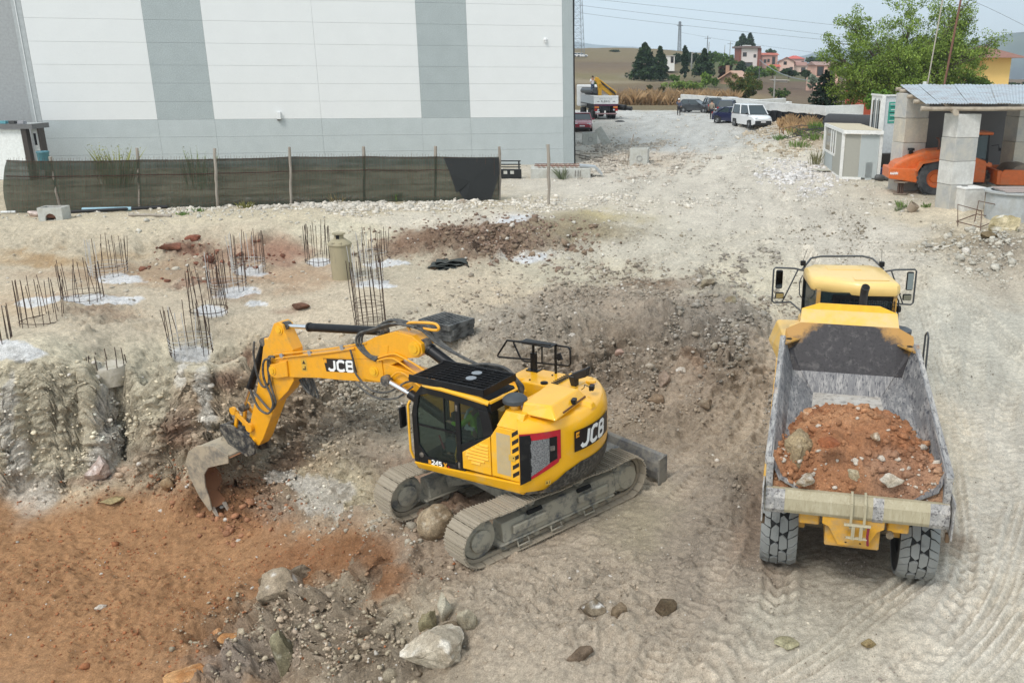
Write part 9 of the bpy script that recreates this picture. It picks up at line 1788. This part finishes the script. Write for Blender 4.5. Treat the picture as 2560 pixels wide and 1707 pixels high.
house('pink and orange house with balconies behind the spruce', 1873, 1922, 155, 206, 185, (224, 180, 160), (156, 128, 118), 8, 'side', 9, 0, ((.18, .55, 1.4, 1.9), (.72, .60, 1.3, 1.8), (.72, .25, 1.3, 1.8)), .3)
house('brown stone cottage with a pinkish tiled roof and chimneys among the trees', 1655, 1700, 182, 196, 190, (160, 130, 108), (196, 158, 134), 14, 'gable', 10, -.35, (), .6, .15, 'cottage')
house('tiny white hut with a dark doorway on the ridge road', 1531, 1549, 131, 146, 250, (222, 220, 214), (206, 202, 196), 1, 'flat', 4, 0, ((.7, .05, .8, 1.7),), .2, None, 'hut')
house('yellow house with a brown hipped roof at the right edge', 2250, 2312, 140, 215, 97, (232, 196, 122), (138, 98, 84), 26, 'hip', 9, 0, (), 1.3); house('terracotta building half hidden behind the willow', 1984, 2160, 165, 290, 92, (178, 86, 60), (150, 72, 54), 2, 'flat', 8, 0, (), .2, None, 'building'); house('cream building with an open terrace between the spruce and the willow', 1936, 1976, 190, 218, 200, (224, 200, 160), (190, 170, 150), 2, 'flat', 8, 0, ((.5, .2, 2, 1.6),)); house('low white farm building on the slope below the pink houses', 1780, 1808, 186, 194, 240, (206, 198, 188), (196, 186, 178), 1, 'flat', 6)
STG = mat('galvanised', (.22, .24, .26), .5, metal=.3)
def pylon(label, x, yb, yt, Y, w0, w1, arms=()):
    px = Y/(FPX/KS); B = atY(x, yb, Y); H = (yb-yt)*px; t = thing('pylon', label, 'pylon', B, .3); N = 11; w = lambda k: (w0+(w1-w0)*k/N)*px/2
    for sx, sy in ((1, 1), (1, -1), (-1, 1), (-1, -1)): m = MB(); m.tube([(sx*w(0), sy*w(0), -1), (sx*w(N), sy*w(N), H)], .09*Y/300, 4); m.build('leg', STG, t)
    m = MB()
    for k in range(N):
        z0, z1 = H*k/N, H*(k+1)/N; a, b_ = w(k), w(k+1)
        for s in (-1, 1): m.tube([(-a, s*a, z0), (b_, s*b_, z1)], .045*Y/300, 3, cap=False); m.tube([(a, s*a, z0), (-b_, s*b_, z1)], .045*Y/300, 3, cap=False); m.tube([(s*a, -a, z0), (s*b_, b_, z1)], .045*Y/300, 3, cap=False); m.tube([(-b_, s*b_, z1), (b_, s*b_, z1)], .04*Y/300, 3, cap=False)
    m.build('lattice', STG, t)
    for (f, aw) in arms: m = MB(); m.bar((-aw*px, 0, H*f), (aw*px, 0, H*f), .35, .3); m.build('crossarm', STG, t)
pylon('tall lattice pylon at the corner of the warehouse', 1327, 120, -30, 300, 24, 14, ())
pylon('distant slim lattice pylon on the ridge behind the conifers', 1560, 126, 58, 440, 6.5, 3.5, ((.97, 3), (.88, 7)))
for (x, yb, yt, Y, rr, ca, lab) in ((1623, 130, 83, 300, .16, 1, 'dark utility pole with a crossarm on the ridge'), (1627, 128, 97, 280, .16, 0, 'pale pole beside the dark utility pole'), (1676, 126, 96, 330, .16, 1, 'thin pole on the ridge left of the white house'), (1664, 124, 104, 340, .14, 0, 'thin leaning pole on the ridge'), (1588, 150, 120, 215, .22, 0, 'pale concrete post right of the cypress'), (1688, 128, 113, 340, .12, 0, 'small pole right beside the ridge trees'), (1744, 170, 136, 190, .10, 0, 'thin pale pole behind the cottage roof'), (1777, 228, 176, 128, .13, 0, 'pale concrete pole right of the broad dark tree'), (1993, 150, 128, 330, .1, 1, 'far pole on the skyline by the willow')):
    B, T = atY(x, yb, Y), atY(x+(yb-yt)*.06, yt, Y); t = thing('utility_pole', lab, 'pole', B, 0); m = MB(); m.tube([Vector((0, 0, -1)), T-B], [rr, rr*.7], 6); m.build('shaft', mat('pole_grey' if rr > .11 and x != 1623 else 'pole_dark', (.34, .33, .30) if rr > .11 and x != 1623 else (.12, .12, .12), .8), t, smooth=True)
    if ca: m = MB(); m.bar((T-B)+Vector((-1, 0, -.8)), (T-B)+Vector((1, 0, -.8)), .14); m.build('crossarm', STG, t)
WR = mat('wire_grey', (.20, .22, .24), .6)
for (a, b_, c, Ya, Yb, rr, lab) in (((1300, -8), (1600, 24), (1990, 66), 300, 300, .035, 'topmost power line crossing the sky from the tall pylon'), ((1333, 13), (1590, 44), (1990, 92), 300, 300, .035, 'second power line from the top crossing the sky'), ((1333, 30), (1590, 61), (1990, 101), 300, 300, .035, 'third power line from the top crossing the sky'), ((1563, 75), (1720, 101), (1990, 136), 440, 330, .035, 'lowest power line running from the distant pylon past the white house'), ((2225, 0), (2290, 28), (2400, 84), 120, 120, .018, 'single cable slanting down at the top right corner'), ((2100, 70), (2241, 74), (2400, 78), 300, 300, .03, 'thin level cable right of the willow'), ((1745, 138), (1800, 172), (1870, 186), 190, 170, .05, 'cable sagging from the pole behind the cottage')):
    A, Bm, C_ = atY(*a, Ya), atY(*b_, (Ya+Yb)/2), atY(*c, Yb); m = MB(); m.tube([A*((1-t)**2)+(Bm*2-(A+C_)*.5)*(2*t*(1-t))+C_*(t*t) for t in np.linspace(0, 1, 18)], rr*1.5, 3, cap=False); tag(m.build('power_line', WR, None), lab, 'power line')
for i, (x, y, lab) in enumerate(((1329, 131, 'left one of two white cars parked far away on the hill'), (1337, 131, 'right one of two white cars parked far away on the hill'))):
    P = atY(x, y+2, 344); car(lab, P+Vector((0, 0, .2)), .1+i*.1, (.75, .75, .75), 4.2, 1.75, 1.5, 'hatch', 'white', group='white cars on the far hill')
# thin haze over the valley
hz = MB(); hz.b(-1500, 3500, -60, 4200, -70, 300); hz.build('haze', bpy.data.materials.new('haze_air'), None)
ho_ = bpy.data.objects['haze']; ho_['kind'] = 'stuff'; hm_ = ho_.data.materials[0]; hm_.use_nodes = True; n_ = hm_.node_tree.nodes; n_.remove(n_['Principled BSDF']); pv = n_.new('ShaderNodeVolumePrincipled'); pv.inputs['Color'].default_value = (.80, .90, 1, 1); pv.inputs['Density'].default_value = .00028; pv.inputs['Anisotropy'].default_value = .2; hm_.node_tree.links.new(pv.outputs[0], n_['Material Output'].inputs['Volume'])
